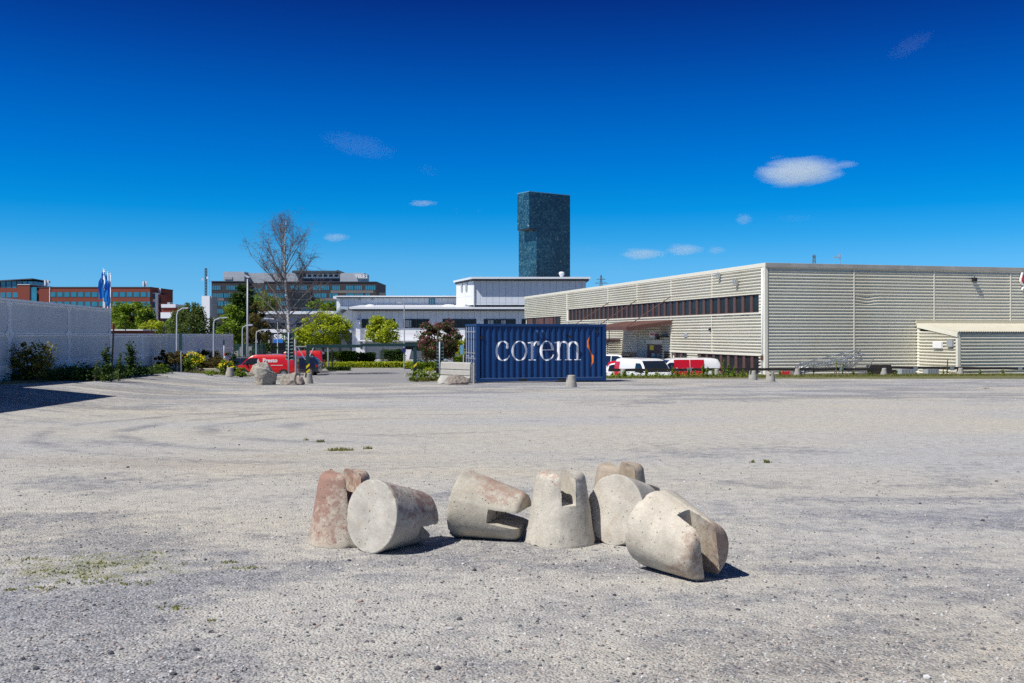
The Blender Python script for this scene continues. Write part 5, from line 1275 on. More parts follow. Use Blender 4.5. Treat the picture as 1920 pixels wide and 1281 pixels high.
h = Z(520, 95) + 2.5; m = MB(); m.path([(0, 0, 0), (0, 0, h)], [.11, .06], 10); m.build('pole', M['pale_pole'], tl, smooth_=True)
for s in (-1,):
    m = MB(); m.prism([(-.02, h - .05), (-.30, h + .18), (-.28, h + .26), (.25, h + .05), (.22, h - .04)], -.16, .16, 'y'); m.build('lamp_head', M['pale_pole'], tl)
def sign_post(u, y_, vtop, label, plates, zb=None, r=.035, mat='pale_pole'):
    z0 = gz(X(u, y_), y_) if zb is None else zb; t_ = thing('sign_post', label, 'sign post', (X(u, y_), y_, z0)); h = Z(vtop, y_) - z0
    MB().tube((0, 0, 0), (0, 0, h), r, r, 8).build('pole', M[mat], t_, smooth_=True)
    for (x0, x1, z0_, z1_, mt, nm) in plates: MB().box(x0, x1, -.06, -.04, h + z0_, h + z1_).build(nm, M[mt], t_, bevel=.004)
    return t_
sign_post(339.5, 50, 625, 'pale post with a narrow dark green board seen edge-on, before the low wall', [(-.09, .06, -.85, .0, 'darkgreen', 'sign_board')])
sign_post(420, 58, 637, 'pale post with small red and white plates at the right end of the low wall', [(-.05, .05, -.3, .0, 'darkgreen', 'sign_board'), (.02, .09, -.92, -.78, 'signred', 'red_plate'), (.02, .08, -1.08, -.96, 'letterwhite', 'white_plate')])
# round blue sign on a post behind the gate
rs_ = thing('round_sign', 'round dark blue sign on a thin pole beyond the gate', 'road sign', (X(757.5, 98), 98, -2.5))
MB().tube((0, 0, 0), (0, 0, 3.0), .04).build('pole', M['pale_pole'], rs_)
m = MB(); m.T = Matrix.Translation((0, -.06, Z(657.5, 98) + 2.5)) @ Matrix.Rotation(rad(90), 4, 'X') @ Matrix.Diagonal((.8, 1, 1, 1)); m.lathe([(.24, 0), (.25, .015), (.24, .03)], 24); m.build('sign_disc', plain('sign_navy', (.01, .015, .12), .5), rs_)
bsn = thing('direction_sign', 'light blue board on a post between the hawthorn and the container', 'road sign', (X(869, 90), 90, -2.45))
MB().tube((0, 0, 0), (0, 0, Z(645, 90) + 2.45), .045).build('pole', M['pale_pole'], bsn); MB().box(-.3, -.02, -.06, -.04, Z(664, 90) + 2.45, Z(647, 90) + 2.45).build('sign_board', plain('sign_paleblue', (.12, .3, .45), .5), bsn)
bsn = thing('waste_bin', 'dark green bin at the foot of the light blue board', 'bin', (X(868, 90.5), 90.5, -2.45)); MB().prism([(-.22, 0), (.22, 0), (.27, 1.0), (-.27, 1.0)], 0, .45, 'y').build('bin_body', M['darkgreen'], bsn); MB().box(-.29, .29, -.02, .47, 1.0, 1.06).build('lid', M['black'], bsn)
# louvred dark green cabinets on posts either side of the gate
def louvre(u0, u1, up, y_, vt, vb, label):
    t_ = thing('louvred_cabinet', label, 'signal cabinet', (X(up, y_), y_, gz(X(up, y_), y_)), 0, 'louvred green cabinets either side of the gate'); g0 = t_.location.z
    a, b = X(u0, y_) - t_.location.x, X(u1, y_) - t_.location.x; z1, z0 = Z(vt, y_) - g0, Z(vb, y_) - g0
    MB().tube((0, -.09, -.05), (0, -.09, z1 + .02), .04).build('pole', M['pale_pole'], t_, smooth_=True)
    MB().box(a + .05, b, 0, .28, z0, z1).build('cabinet', M['darkgreen'], t_, bevel=.01)
    k = 7; m = MB(); hh = (z1 - z0) / (k + 1)
    for i in range(k): m.prism([(-.01, z0 + hh * i + .02), (-.13, z0 + hh * i - .0), (-.13, z0 + hh * i + .03), (-.01, z0 + hh * i + hh * .55)], a + (b - a) * .0 + .0, a + (b - a) * .62, 'x') if False else m.prism([(-.003, z0 + hh * i), (-.10, z0 + hh * i + .01), (-.003, z0 + hh * i + hh * .6)], a + .05, b - .003, 'x')
    m.build('louvres', M['darkgreen'], t_)
    MB().box(a + .09, a + .16, -.012, -.001, z1 - .38, z1 - .30).build('sticker', M['letterwhite'], t_)
louvre(534.5, 550, 541.5, 62, 624, 675.5, 'dark green louvred cabinet on a pale post in front of the red van')
louvre(817, 831.5, 824.5, 60, 641.5, 690, 'dark green louvred cabinet on a pale post left of the concrete barrier')

def gate():
    yL, yR = 78.0, 80.0; xL, xR = X(577, yL), X(778, yR); t_ = thing('height_limit_gate', 'dark green height limit portal over the car park entrance with striped posts', 'gate', (xL, yL, 0), math.atan2(yR - yL, xR - xL))
    L = math.hypot(xR - xL, yR - yL); g0, g1 = gz(xL, yL), gz(xR, yR); zt_ = Z(646.5, yL)
    m = MB(); m.box(-.11, L * .5, -.10, .10, zt_ - .24, zt_ + .0); m.box(L * .5 + .003, L + .16, -.09, .09, zt_ - .15, zt_ + .08); m.build('beam', M['darkgreen'], t_, bevel=.01)
    for x, g in ((0, g0), (L, g1)):
        ps = MB().box(x - .13, x + .13, -.14, .12, g + .15, zt_ - .24).build('post', M['darkgreen'], t_, bevel=.01)
        zc = Z(681, yL); m = MB(); m.box(x - .132, x + .132, -.147, -.142, zc - .83, zc + .02); m.build('stripe_board', M['black'], ps)
        n_ = 2 if x == 0 else 1
        for i in range(n_): zb = zc - .02 - i * .42; m = MB(); m.prism([(x - .13, zb - .42), (x + .13, zb - .18), (x + .13, zb + .02), (x - .13, zb - .22)], -.152, -.148, 'y'); m.build('yellow_stripe', M['yellow'], ps)
    
    for (a, b) in (((-.75, -.2), (-.15, -1.2)), ((.5, -.2), (.12, -1.0))): m = MB(); m.tube((a[0], .6, zt_ + a[1]), (b[0], .6, zt_ + b[1]), .04); m.build('brace', M['pale_pole'], t_)
    m = MB(); m.tube((-.9, .6, -2.3), (-.9, .6, zt_ - .2), .07); m.tube((-1.0, .6, zt_ - .16), (3.2, .6, zt_ - .16), .05); m.build('rear_frame', M['steel'], t_)
gate()
for (u, y_, vt_, mt, lab) in ((615, 101, 652, 'steel', 'pale thin post under the gate beam at the car park edge'), (622.5, 103, 656, 'black', 'black thin post under the gate beam at the car park edge')):
    o = MB().tube((0, 0, 0), (0, 0, Z(vt_, y_) + 2.5), .08, n=8).build('thin_post', M[mt], None); o.location = (X(u, y_), y_, -2.5); tag(o, lab, 'post')
# mesh fence behind the dark conifer
fnc = thing('mesh_fence', 'dark green mesh fence between the low wall and the red van', 'fence', (X(436, 96), 96, -2.5))
Lf = X(497, 96) - X(436, 96); zf = Z(645, 96) + 2.5; m = MB()
for i in range(6): m.tube((i * Lf / 5, 0, 0), (i * Lf / 5, 0, zf), .05, n=5)
m.build('fence_posts', M['darkgreen'], fnc); m = MB()
for i in range(72): m.box(i * Lf / 72, i * Lf / 72 + .022, -.005, .005, .05, zf)
for i in range(14): m.box(0, Lf, -.008, -.006, .1 + i * zf / 14, .1 + i * zf / 14 + .02)
m.build('fence_mesh', M['darkgreen'], fnc)
# small dark posts behind the wall
for u, v in ((235, 604), (284, 612), (306, 615), (308.5, 612), (432, 620)):
    y_ = 92; z0 = -1.5; o = MB().tube((0, 0, 0), (0, 0, Z(v, y_) - z0), .045).build('thin_post', M['black'], None); o.location = (X(u, y_), y_, z0)
    lab = {235: 'thin black post above the low wall beside the flags', 284: 'thin black post above the low wall before the yellow tree', 306: 'left of two close thin black posts above the low wall', 308.5: 'right of two close thin black posts above the low wall', 432: 'thin black post above the right end of the low wall'}[u]
    tag(o, lab, 'post')
# blue banners hanging on poles
def flag(u, y_, vtop, vf0, vf1, dx, label, sd):
    rng = random.Random(sd); t_ = thing('flagpole', label, 'flagpole', (X(u, y_), y_, -1.5), 0, 'white flagpoles with limp blue flags'); h = Z(vtop, y_) + 1.5
    m = MB(); m.path([(0, 0, 0), (0, 0, h)], [.075, .05], 8); m.lathe([(.05, h), (.07, h + .08), (.03, h + .15)], 8); m.build('pole', M['letterwhite'], t_, smooth_=True)
    z0, z1 = Z(vf1, y_) + 1.5, Z(vf0, y_) + 1.5; n_ = 26; k = 9; vs = []
    for i in range(n_ + 1):
        t = i / n_; wdt = dx * (.35 + .65 * math.sin(min(1, t * 1.25) * 2.0)) ; sag = .35 * t
        for j in range(k + 1):
            s = j / k; vs.append((s * wdt + .06 * math.sin(t * 9 + j + sd), .24 * math.sin(s * 11 + t * 3 + sd) * (.3 + s), z1 - (z1 - z0) * t - abs(s) * .9 * (1 - t) + .1 * math.sin(s * 7)))
    m = MB(); m.add(vs, [(i*(k+1)+j, i*(k+1)+j+1, (i+1)*(k+1)+j+1, (i+1)*(k+1)+j) for i in range(n_) for j in range(k)]); m.build('flag', M['flagblue'], t_, smooth_=True)
flag(194, 108, 506, 507, 560, -.62, 'leftmost and tallest flagpole with a limp blue flag blown left', 1)
flag(196.5, 112, 508, 509, 540, .4, 'second flagpole from the left with its flag hanging close', 2)
flag(202, 104, 512, 513, 566, -.45, 'third flagpole from the left, its blue flag hanging straight down', 3)
flag(207, 100, 515, 516, 574, -.42, 'rightmost flagpole with a narrow dark blue flag', 4)

# ------------------------------------------------------------------ vehicles
def vehicle(name, label, cat, x, y_, z, heading, L, Wd, H, kind, paint, group='parked vehicles', glassrear=True, steps=None):
    """body is lofted along x: rear at 0, nose at L"""
    t_ = thing(name, label, cat, (x, y_, z), heading, group)
    if kind == 'van':
        top = [(0, .95), (.03, 1.35), (.08, H - .25), (.2, H - .06), (.6, H), (L * .62, H), (L * .68, H - .05), (L * .74, H - .22), (L * .80, H - .50), (L * .86, 1.10), (L * .92, 1.02), (L * .97, .88), (L - .03, .70), (L, .5)]
        belt = 1.08; wins = [(L * .60, L * .845)]; ws = (L * .715, L * .855)
    elif kind == 'suv':
        top = [(0, .8), (.05, 1.1), (.25, H - .3), (.45, H - .08), (.9, H), (L * .5, H), (L * .58, H - .08), (L * .72, 1.12), (L * .9, .98), (L - .06, .8), (L, .5)]
        belt = 1.02; wins = [(.42, L * .68)]; ws = (L * .59, L * .71)
    else:
        top = [(0, .6), (.03, .85), (.3, .98), (.75, H - .12), (1.1, H), (L * .5, H), (L * .56, H - .06), (L * .7, 1.0), (L * .9, .85), (L - .05, .7), (L, .42)]
        belt = .92; wins = [(.62, L * .68)]; ws = (L * .57, L * .69)
    def zt_(q): return plin(q, top)
    def yfac(z): return 1.0 if z <= belt else 1 - .15 * ((z - belt) / (H - belt)) ** 1.3
    def ysurf(q, z):
        e = 1 - .10 * smooth(L * .86, L, q) - .03 * smooth(.25, 0, q); return Wd / 2 * e * yfac(z) * (1 - .04 * smooth(.45, .2, z))
    st = sorted(set([p for p, _ in top] + [L * i / 24 for i in range(25)])); rings = []
    for q in st:
        zt2 = zt_(q); zb = .30 + .12 * smooth(L - .25, L, q) + .1 * smooth(.2, 0, q); b = min(belt, zt2 - .06); s = []
        zs_ = [zb, zb + .10, (zb + b) / 2, b, b + (zt2 - b) * .45, zt2 - .07, zt2 - .02]
        for i, zz in enumerate(zs_):
            yy = ysurf(q, zz) * (.97 if i == 0 else 1) * (.955 if i == 6 else 1) ; s.append((q, yy, zz))
        s.append((q, ysurf(q, zt2) * .6, zt2 + .01)); rings.append([(a, -b2, c2) for a, b2, c2 in s[::1]] + [(a, b2, c2) for a, b2, c2 in s[::-1]])
    n = len(rings[0]); m = MB(); vs = [p for r in rings for p in r]
    fs = [(i*n + k, i*n + (k+1) % n, (i+1)*n + (k+1) % n, (i+1)*n + k) for i in range(len(rings) - 1) for k in range(n)] + [tuple(range(n)), tuple(range((len(rings)-1)*n + n - 1, (len(rings)-1)*n - 1, -1))]
    m.add(vs, fs); body = m.build('body', paint, t_, smooth_=True)
    em_ = body.modifiers.new('e', 'EDGE_SPLIT'); em_.split_angle = rad(38)
    # side windows, following the body surface
    def patch(q0, q1, z0, z1, s, mat, name_, off=.012, nx=6, nz=3, lim=True):
        m2 = MB(); vs = []
        for i in range(nx + 1):
            q = lerp(q0, q1, i / nx); zz1 = min(z1, zt_(q) - .10) if lim else z1
            for j in range(nz + 1):
                z = lerp(z0, max(zz1, z0 + .01), j / nz); vs.append((q, s * (ysurf(q, z) + off), z))
        m2.add(vs, [(i*(nz+1)+j, i*(nz+1)+j+1, (i+1)*(nz+1)+j+1, (i+1)*(nz+1)+j) for i in range(nx) for j in range(nz)]); return m2.build(name_, mat, t_, smooth_=True)
    for s in (-1, 1):
        for (a, b) in wins:
            if kind == 'van': patch(a, b, belt + .02, H - .28, s, M['carglass'], 'side_window')
            else:
                mid = lerp(a, b, .5); patch(a, mid - .04, belt + .02, H - .12, s, M['carglass'], 'side_window'); patch(mid + .04, b, belt + .02, H - .12, s, M['carglass'], 'side_window')
    # windscreen and rear window
    def slope(q0, q1, wfac, name_):
        m2 = MB(); vs = []; nx, ny = 6, 6
        for i in range(nx + 1):
            q = lerp(q0, q1, i / nx); z = zt_(q)
            for j in range(ny + 1):
                yy = lerp(-1, 1, j / ny) * ysurf(q, z) * wfac; vs.append((q + .012, yy, z + .022))
        m2.add(vs, [(i*(ny+1)+j, i*(ny+1)+j+1, (i+1)*(ny+1)+j+1, (i+1)*(ny+1)+j) for i in range(nx) for j in range(ny)]); m2.build(name_, M['carglass'], t_, smooth_=True)
    slope(ws[0], ws[1], .9, 'windscreen')
    m2 = MB()
    if kind == 'van': m2.box(-.012, -.004 + .05, -Wd * .36, Wd * .36, 1.15, H - .35)
    else: m2.quad((.10, -Wd * .36, 1.12 if kind == 'suv' else .95), (.10, Wd * .36, 1.12 if kind == 'suv' else .95), (.34 if kind == 'suv' else .68, Wd * .34, H - .18), (.34 if kind == 'suv' else .68, -Wd * .34, H - .18))
    m2.build('rear_window', M['carglass'], t_)
    wr = .34 if kind != 'car' else .31
    for q in (L * .175, L * .81):
        for s in (-1, 1):
            yy = ysurf(q, .5); m2 = MB(); m2.T = Matrix.Translation((q, s * (yy - .20), wr)) @ Matrix.Rotation(rad(-90 * s), 4, 'X')
            m2.lathe([(wr * .97, 0), (wr, .03), (wr, .19), (wr * .95, .215), (wr * .68, .218)], 28); wo_ = m2.build('wheel', M['rubber'], t_, smooth_=False)
            m3 = MB(); m3.T = Matrix.Translation((q, s * (yy + .021), wr)) @ Matrix.Rotation(rad(-90 * s), 4, 'X')
            m3.lathe([(wr * .66, 0), (wr * .66, .012), (wr * .58, .014)], 24)
            m3.build('hub_back', M['rubber'], wo_)
            m4 = MB(); m4.T = m3.T
            for k in range(7): a = k * 2 * math.pi / 7; ca_, sa_ = math.cos(a), math.sin(a); m4.add([(ca_ * .05 - sa_ * .03, sa_ * .05 + ca_ * .03, .022), (ca_ * .05 + sa_ * .03, sa_ * .05 - ca_ * .03, .022), (ca_ * wr * .64 + sa_ * .025, sa_ * wr * .64 - ca_ * .025, .022), (ca_ * wr * .64 - sa_ * .025, sa_ * wr * .64 + ca_ * .025, .022)], [(0, 1, 2, 3)])
            m4.lathe([(wr * .67, .012), (wr * .67, .022), (wr * .60, .022), (wr * .60, .012)], 24); m4.lathe([(.06, .012), (.06, .025)], 10); m4.build('rim', M['steel'], wo_)
            m5 = MB(); m5.T = Matrix.Translation((q, s * (yy - .03), wr)) @ Matrix.Rotation(rad(-90 * s), 4, 'X'); m5.lathe([(wr * 1.17, 0), (wr * 1.17, .037)], 28); m5.build('wheel_arch', M['black'], t_)
    for s in (-1, 1):
        q0, q1 = L * .925, L - .06; z0 = .66 if kind == 'van' else .6
        patch(q0, q1, z0, z0 + .2, s, M['headlamp'], 'headlamp', off=.014, nx=4, nz=2)
        m2 = MB(); m2.box(L - .10, L - .005, s * Wd * .28, s * Wd * .42, z0, z0 + .16); m2.build('headlamp', M['headlamp'], t_, bevel=.02)
        if kind == 'van': patch(.0, .10, 1.0, 1.45, s, M['taillamp'], 'tail_lamp', off=.014, nx=2, nz=2)
        else: patch(.02, .25, .75, .95, s, M['taillamp'], 'tail_lamp', off=.014, nx=3, nz=2)
        m2 = MB(); m2.box(L * .755, L * .785, s * (Wd / 2 - .03), s * (Wd / 2 + .17), belt + .0, belt + .18); m2.build('wing_mirror', M['black'], t_, bevel=.03)
        patch(.3, L - .5, .30, .42, s, M['black'], 'sill', off=.006, lim=False)
        if kind == 'van':
            for qd in (L * .60, L * .86): patch(qd - .006, qd + .006, .5, min(belt + .5, zt_(qd) - .15), s, M['black'], 'door_gap', off=.008, nx=1)
        else:
            for qd in (L * .38, L * .70): patch(qd - .006, qd + .006, .45, belt, s, M['black'], 'door_gap', off=.008, nx=1)
    m2 = MB(); m2.box(L - .04, L + .012, -Wd * .26, Wd * .26, .50, .62); m2.build('grille', M['black'], t_)
    m2 = MB(); m2.box(L + .013, L + .02, -.26, .26, .40, .50); m2.build('number_plate', M['letterwhite'], t_)
    m2 = MB(); m2.box(-.02, -.012, -.26, .26, .62, .73); m2.build('number_plate', M['letterwhite'], t_)
    t_['ys'] = 0; del t_['ys']
    return t_, ysurf, zt_
PI = math.pi
zc = lambda u, y_: gz(X(u, y_), y_) + .035
v1, ys1, zt1 = vehicle('van', 'bright red panel van with white flame and Presto lettering, nearest the gate', 'van', X(552.5, 82), 82.9, zc(495, 82), PI, 5.14, 1.93, 1.92, 'van', M['vanred'])
# the camera sees the side at local y = +0.96 (heading pi)
def side_text(par, txt, size, mat, q, z, yoff, bold=0, name='lettering'):
    return text_mesh(txt, size, mat, par, (q, yoff, z), (rad(90), 0, PI), name=name, ext=.003, bold=bold)
flame_o = smoothpoly([(0, .18), (.10, .02), (.26, .0), (.34, .12), (.30, .28), (.22, .38), (.17, .52), (.20, .62), (.08, .50), (.02, .34)])
def flame(par, q, z, s, mat, yoff, mat2):
    m = MB(); m.prism([(q - x * s, z + zz * s) for x, zz in flame_o], yoff, yoff + .004, 'y'); m.build('flame_emblem', mat, par)
    m = MB(); m.prism([(q - (.12 + x * .28) * s, z + (.06 + zz * .62) * s) for x, zz in flame_o], yoff + .006, yoff + .009, 'y'); m.build('flame_core', mat2, par)
side_text(v1, 'Presto', .46, M['letterwhite'], 2.63, 1.30, 1.93 / 2 * .985, bold=.014)
flame(v1, 3.08, 1.20, .62, M['letterwhite'], 1.93 / 2 * .99, M['vanred'])
m = MB()
for i in range(22): m.box(1.95 - i * .045 - .03, 1.95 - i * .045, 1.93 / 2 + .004, 1.93 / 2 + .008, 1.02, 1.075)
m.build('small_print', M['letterwhite'], v1)
v2, _, _ = vehicle('van', 'second red panel van parked further back behind the gate post', 'van', X(604, 97), 98, zc(590, 97), PI, 5.3, 1.97, 2.05, 'van', M['vanred'])
m = MB(); m.T = Matrix.Translation((1.05, 1.97 / 2 * .96, 1.50)) @ Matrix.Rotation(rad(-90), 4, 'X'); m.lathe([(.27, 0), (.27, .02)], 24); m.build('round_badge', M['black'], v2)
side_text(v2, 'TNG', .18, M['letterwhite'], 1.24, 1.44, 1.97 / 2 * .96 + .024, bold=.008) if False else None
m = MB(); m.box(.9, 1.2, 1.97 / 2 * .96 + .022, 1.97 / 2 * .96 + .026, 1.46, 1.54); m.build('badge_bar', M['letterwhite'], v2)
flame(v2, 4.0, 1.55, .45, M['letterwhite'], 1.97 / 2 * .93, M['vanred'])
vehicle('car', 'dark navy sport utility car parked behind the striped gate post', 'car', X(597, 87.5), 88.4, zc(575, 87.5), PI, 4.5, 1.85, 1.66, 'suv', M['carblue'])
vehicle('car', 'dark small car between the navy one and the second red van', 'car', X(602, 93), 94, zc(595, 92), PI, 4.1, 1.78, 1.4, 'car', M['carblue'])
vehicle('car', 'dark estate car parked behind the nose of the red van', 'car', X(486, 88), 89.2, zc(460, 88), PI, 4.6, 1.8, 1.62, 'suv', M['carblue'])
vehicle('car', 'silver car parked behind the concrete barrier left of the container', 'car', X(846, 108), 112, -2.42, PI, 4.4, 1.8, 1.38, 'car', M['carsilver'])
# yard vehicles: rear on the far side, noses towards the camera
v3, ys3, _ = vehicle('van', 'white van facing the camera with a dark windscreen, behind the timber rail', 'van', X(1175, 66), 66.0, -2.27, rad(-70), 5.1, 1.93, 1.95, 'van', M['vanwhite'])
m = MB()
for s in (-1,):
    vs = []
    for i in range(5):
        q = .05 + i * .19
        for j in range(4): z = .45 + j * .42; vs.append((q, s * (ys3(q, z) + .012), z))
    m.add(vs, [(i*4+j, i*4+j+1, (i+1)*4+j+1, (i+1)*4+j) for i in range(4) for j in range(3)])
m.build('red_panel', M['vanred'], v3, smooth_=True)
v4, ys4, zt4 = vehicle('van', 'white van with broad red side panels and white lettering, before the lower windows', 'van', X(1347, 64.5), 65.1, -2.27, rad(188), 4.75, 1.93, 1.95, 'van', M['vanwhite'])
v4.location.z = -2.27
def spatch(par, ysf, ztf, q0, q1, z0, z1, s, mat, name_, off=.016, slant=0.0):
    m2 = MB(); vs = []; nx, nz = 6, 6
    for i in range(nx + 1):
        for j in range(nz + 1):
            z = lerp(z0, z1, j / nz); q = lerp(q0, q1, i / nx) + slant * (1 - j / nz); zz = min(z, ztf(q) - .03); vs.append((q, s * (ysf(q, zz) + off), zz))
    m2.add(vs, [(i*(nz+1)+j, i*(nz+1)+j+1, (i+1)*(nz+1)+j+1, (i+1)*(nz+1)+j) for i in range(nx) for j in range(nz)]); return m2.build(name_, mat, par, smooth_=True)
spatch(v4, ys4, zt4, 2.12, 3.15, .42, 1.86, 1, M['vanred'], 'red_panel'); spatch(v4, ys4, zt4, 1.15, 2.08, .42, 1.86, 1, M['vanred'], 'red_panel')
side_text(v4, 'Presto', .24, M['letterwhite'], 3.05, 1.18, 1.93 / 2 + .012, bold=.008); side_text(v4, 'Presto', .22, M['letterwhite'], 2.0, 1.18, 1.93 / 2 + .012, bold=.008)
vehicle('car', 'white hatchback mostly hidden behind the right end of the container', 'car', X(1146, 66), 67, -2.27, rad(-35), 4.2, 1.78, 1.62, 'suv', M['vanwhite'])
vehicle('car', 'orange car whose roof shows behind the white vehicles', 'car', X(1188, 82), 82, -2.35, rad(172), 4.6, 1.85, 1.74, 'suv', M['carorange'])
vehicle('car', 'dark-windowed white car further back right of the container', 'car', X(1128, 80), 82, -2.35, rad(-40), 4.5, 1.85, 1.95, 'suv', M['vanwhite'])
vehicle('van', 'low red van nose between the white hatchback and the white van', 'van', X(1155, 73), 73, -2.45, rad(-60), 4.6, 1.8, 1.75, 'van', M['vanred'])

# unseen trailer added left of the view to throw the wedge of shade
tv = thing('added_shade_trailer', 'tall white box trailer added outside the left edge of the view to cast the wedge of shade', 'trailer', (-13.45, 25.35, gz(-13.5, 24)), math.atan2(-1, .141))
MB().box(0, 12.0, -2.5, 0, 1.15, 4.0).build('trailer_box', M['vanwhite'], tv, bevel=.04)
MB().box(.2, 11.8, -2.1, -.4, .9, 1.14).build('chassis', M['black'], tv)
for q in (1.6, 2.9, 4.2):
    for yy in (-2.45, -.35):
        m = MB(); m.T = Matrix.Translation((q, yy, .5)) @ Matrix.Rotation(rad(-90), 4, 'X'); m.lathe([(.48, 0), (.5, .04), (.5, .28), (.46, .3)], 24); m.build('wheel', M['rubber'], tv)
for yy in (-2.2, -.4): MB().box(9.6, 9.75, yy, yy + .12, 0, .92).build('landing_leg', M['steel'], tv)
# ------------------------------------------------------------------ buildings
def fbox(t_, name, mat, u0, u1, v0, v1, y_, d=0.3, proud=0.0, parent=None, bevel=0):
    """box whose front face stands at depth y_-proud and spans the measured outline"""
    yf = y_ - proud; m = MB(); ox, oy, oz = t_.location
    m.box(X(u0, y_) - ox, X(u1, y_) - ox, yf - oy, y_ + d - oy, Z(v1, y_) - oz, Z(v0, y_) - oz)
    return m.build(name, mat, parent or t_, bevel=bevel)
def wall_panels(name, c, gap=0.75, gapz=1.2, line=(0.22, 0.24, 0.28), rot=0):
    m, t, b = nodes(name); br = N(t, 'ShaderNodeTexBrick'); br.offset = 0.0; br.inputs['Scale'].default_value = 1.0
    br.inputs['Brick Width'].default_value = gap; br.inputs['Row Height'].default_value = gapz; br.inputs['Mortar Size'].default_value = 0.022
    v = mapping(t, (1, 1, 1), rot=(rad(90), 0, rot)); t.links.new(v, br.inputs['Vector'])
    br.inputs['Color1'].default_value = (*c, 1); br.inputs['Color2'].default_value = (*[x * .94 for x in c], 1); br.inputs['Mortar'].default_value = (*line, 1)
    t.links.new(br.outputs[0], b.inputs['Base Color']); b.inputs['Roughness'].default_value = .5; return m
M['wpan'] = wall_panels('white_wall_panels', (0.62, 0.66, 0.72), .95, 4.2)
M['wpan2'] = wall_panels('white_wall_panels_square', (0.74, 0.75, 0.77), 2.4, 1.9, (.4, .42, .45))
M['gpan'] = wall_panels('grey_ribbed_wall', (0.30, 0.31, 0.34), .6, 5.0, (.16, .17, .19))

# -- white office with white roofs in the centre
wb = thing('office_building', 'low white panelled office building with pale metal roofs behind the trees', 'building', (0, 150, -2.5))
Y1 = 150.0
def wfb(name, mat, u0, u1, v0, v1, y_=Y1, **k): return fbox(wb, name, mat, u0, u1, v0, v1, y_, **k)
wfb('wall', M['wpan'], 669, 1010, 583.5, 615, d=12)
wfb('wall', M['wpan2'], 671, 1010, 615.2, 637, d=12, proud=0.02)
m = MB(); a, b = X(656, Y1), X(1010, Y1); m.prism([(-1.4, Z(580, Y1) + 2.5), (-1.4, Z(576.5, Y1) + 2.5), (14, Z(573.5, Y1) + 2.5 + .6), (14, Z(583, Y1) + 2.5)], a, b, 'x'); m.build('roof', M['roofmetal'], wb)
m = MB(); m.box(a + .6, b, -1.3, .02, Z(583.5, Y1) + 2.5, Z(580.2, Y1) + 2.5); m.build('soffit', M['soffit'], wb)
for (u0, u1) in ((678, 741), (756, 805), (830, 893), (907, 967), (978, 1005)):
    wn = wfb('window', M['glass'], u0, u1, 598.5, 614.8, proud=.06)
    n_ = max(2, int((u1 - u0) / 11))
    for i in range(1, n_):
        uu = u0 + (u1 - u0) * i / n_; wfb('window_bar', M['soffit'], uu - .5, uu + .5, 599, 614.4, proud=.10, parent=wn)
for i, (u0, u1) in enumerate(((760, 771), (690, 700), (915, 925), (940, 948))): wfb('window_blind', M['lg_gray'], u0, u1, 600.5, 613.5, proud=.075)
wfb('ledge', M['white'], 673, 1010, 637.2, 640, proud=1.4)
wfb('ground_floor', M['lg_gray'], 673, 1010, 640.2, 676, d=10)
for (u0, u1) in ((668, 676), (681, 685)): wfb('column', M['white'], u0, u1, 600 if u0 == 668 else 640, 676, proud=.5)
wfb('ground_window', M['glass'], 760, 1000, 643, 658, proud=.05)
# left gable: a pale end wall under a roof edge that kinks down to the left
m = MB(); m.T = Matrix.Translation((0, 0, 0))
gx = lambda u: X(u, Y1); gzz = lambda v: Z(v, Y1) + 2.5
m.prism([(gx(638), gzz(592)), (gx(652), gzz(581)), (gx(669.5), gzz(584)), (gx(669.5), gzz(676)), (gx(660), gzz(676)), (gx(660), gzz(620)), (gx(638), gzz(620))], -.05, 8, 'y'); m.build('gable_wall', M['wpan2'], wb)
m = MB(); m.prism([(gx(628.5), gzz(590)), (gx(642), gzz(575)), (gx(655.9), gzz(576)), (gx(655.9), gzz(582)), (gx(643), gzz(579.5)), (gx(631), gzz(591))], -1.8, 9, 'y'); m.build('gable_roof_edge', plain('roof_edge_blue_grey', (.38, .46, .52), .5), wb)
wfb('gable_window', M['glass'], 648, 654, 605, 616, proud=.12)
wfb('entrance', M['soffit'], 640, 659, 624, 676, d=6); wfb('entrance_canopy', M['roofmetal'], 638, 661, 619.8, 623.8, proud=1.5)
wfb('downpipe', M['roofmetal'], 670, 671.5, 581, 640, proud=.2)
m = MB(); q = [(682, 654), (706, 676), (699, 676), (679, 655)]; m.prism([(gx(u), gzz(v)) for u, v in q], -3, -2.6, 'y'); m.build('stair_side', M['white'], wb)
m = MB(); q = [(765, 655), (775, 655), (770, 676), (757, 676)]; m.prism([(gx(u), gzz(v)) for u, v in q], -3, -2.6, 'y'); m.build('stair_side', M['white'], wb)
# set-back upper storey and the taller block on the right
Y2 = 162.0
wfb('upper_wall', M['wpan'], 637, 856, 559, 576, y_=Y2, d=8)
fbox(wb, 'upper_roof', M['roofmetal'], 630, 857, 555, 557.4, Y2, d=9, proud=1.0); fbox(wb, 'upper_soffit', M['soffit'], 636, 857, 557.6, 559.2, Y2, d=8.5, proud=.8)
wn = wfb('window', M['glassblue'], 804, 815.5, 559.5, 571, y_=Y2, proud=.08)
for u in (807.5, 811.5): wfb('window_bar', M['white'], u, u + .6, 559.7, 570.8, y_=Y2, proud=.12, parent=wn)
wfb('end_pier', M['white'], 631, 637.8, 559.4, 583, y_=Y2 - .3, d=7); fbox(wb, 'roof_hook', M['roofmetal'], 624.5, 632, 555.5, 560, Y2 - .5, d=6)
for u in (674.5, 698.5): wfb('vent', M['lg_gray'], u - 2, u + 2, 560.5, 563.5, y_=Y2, proud=.15)
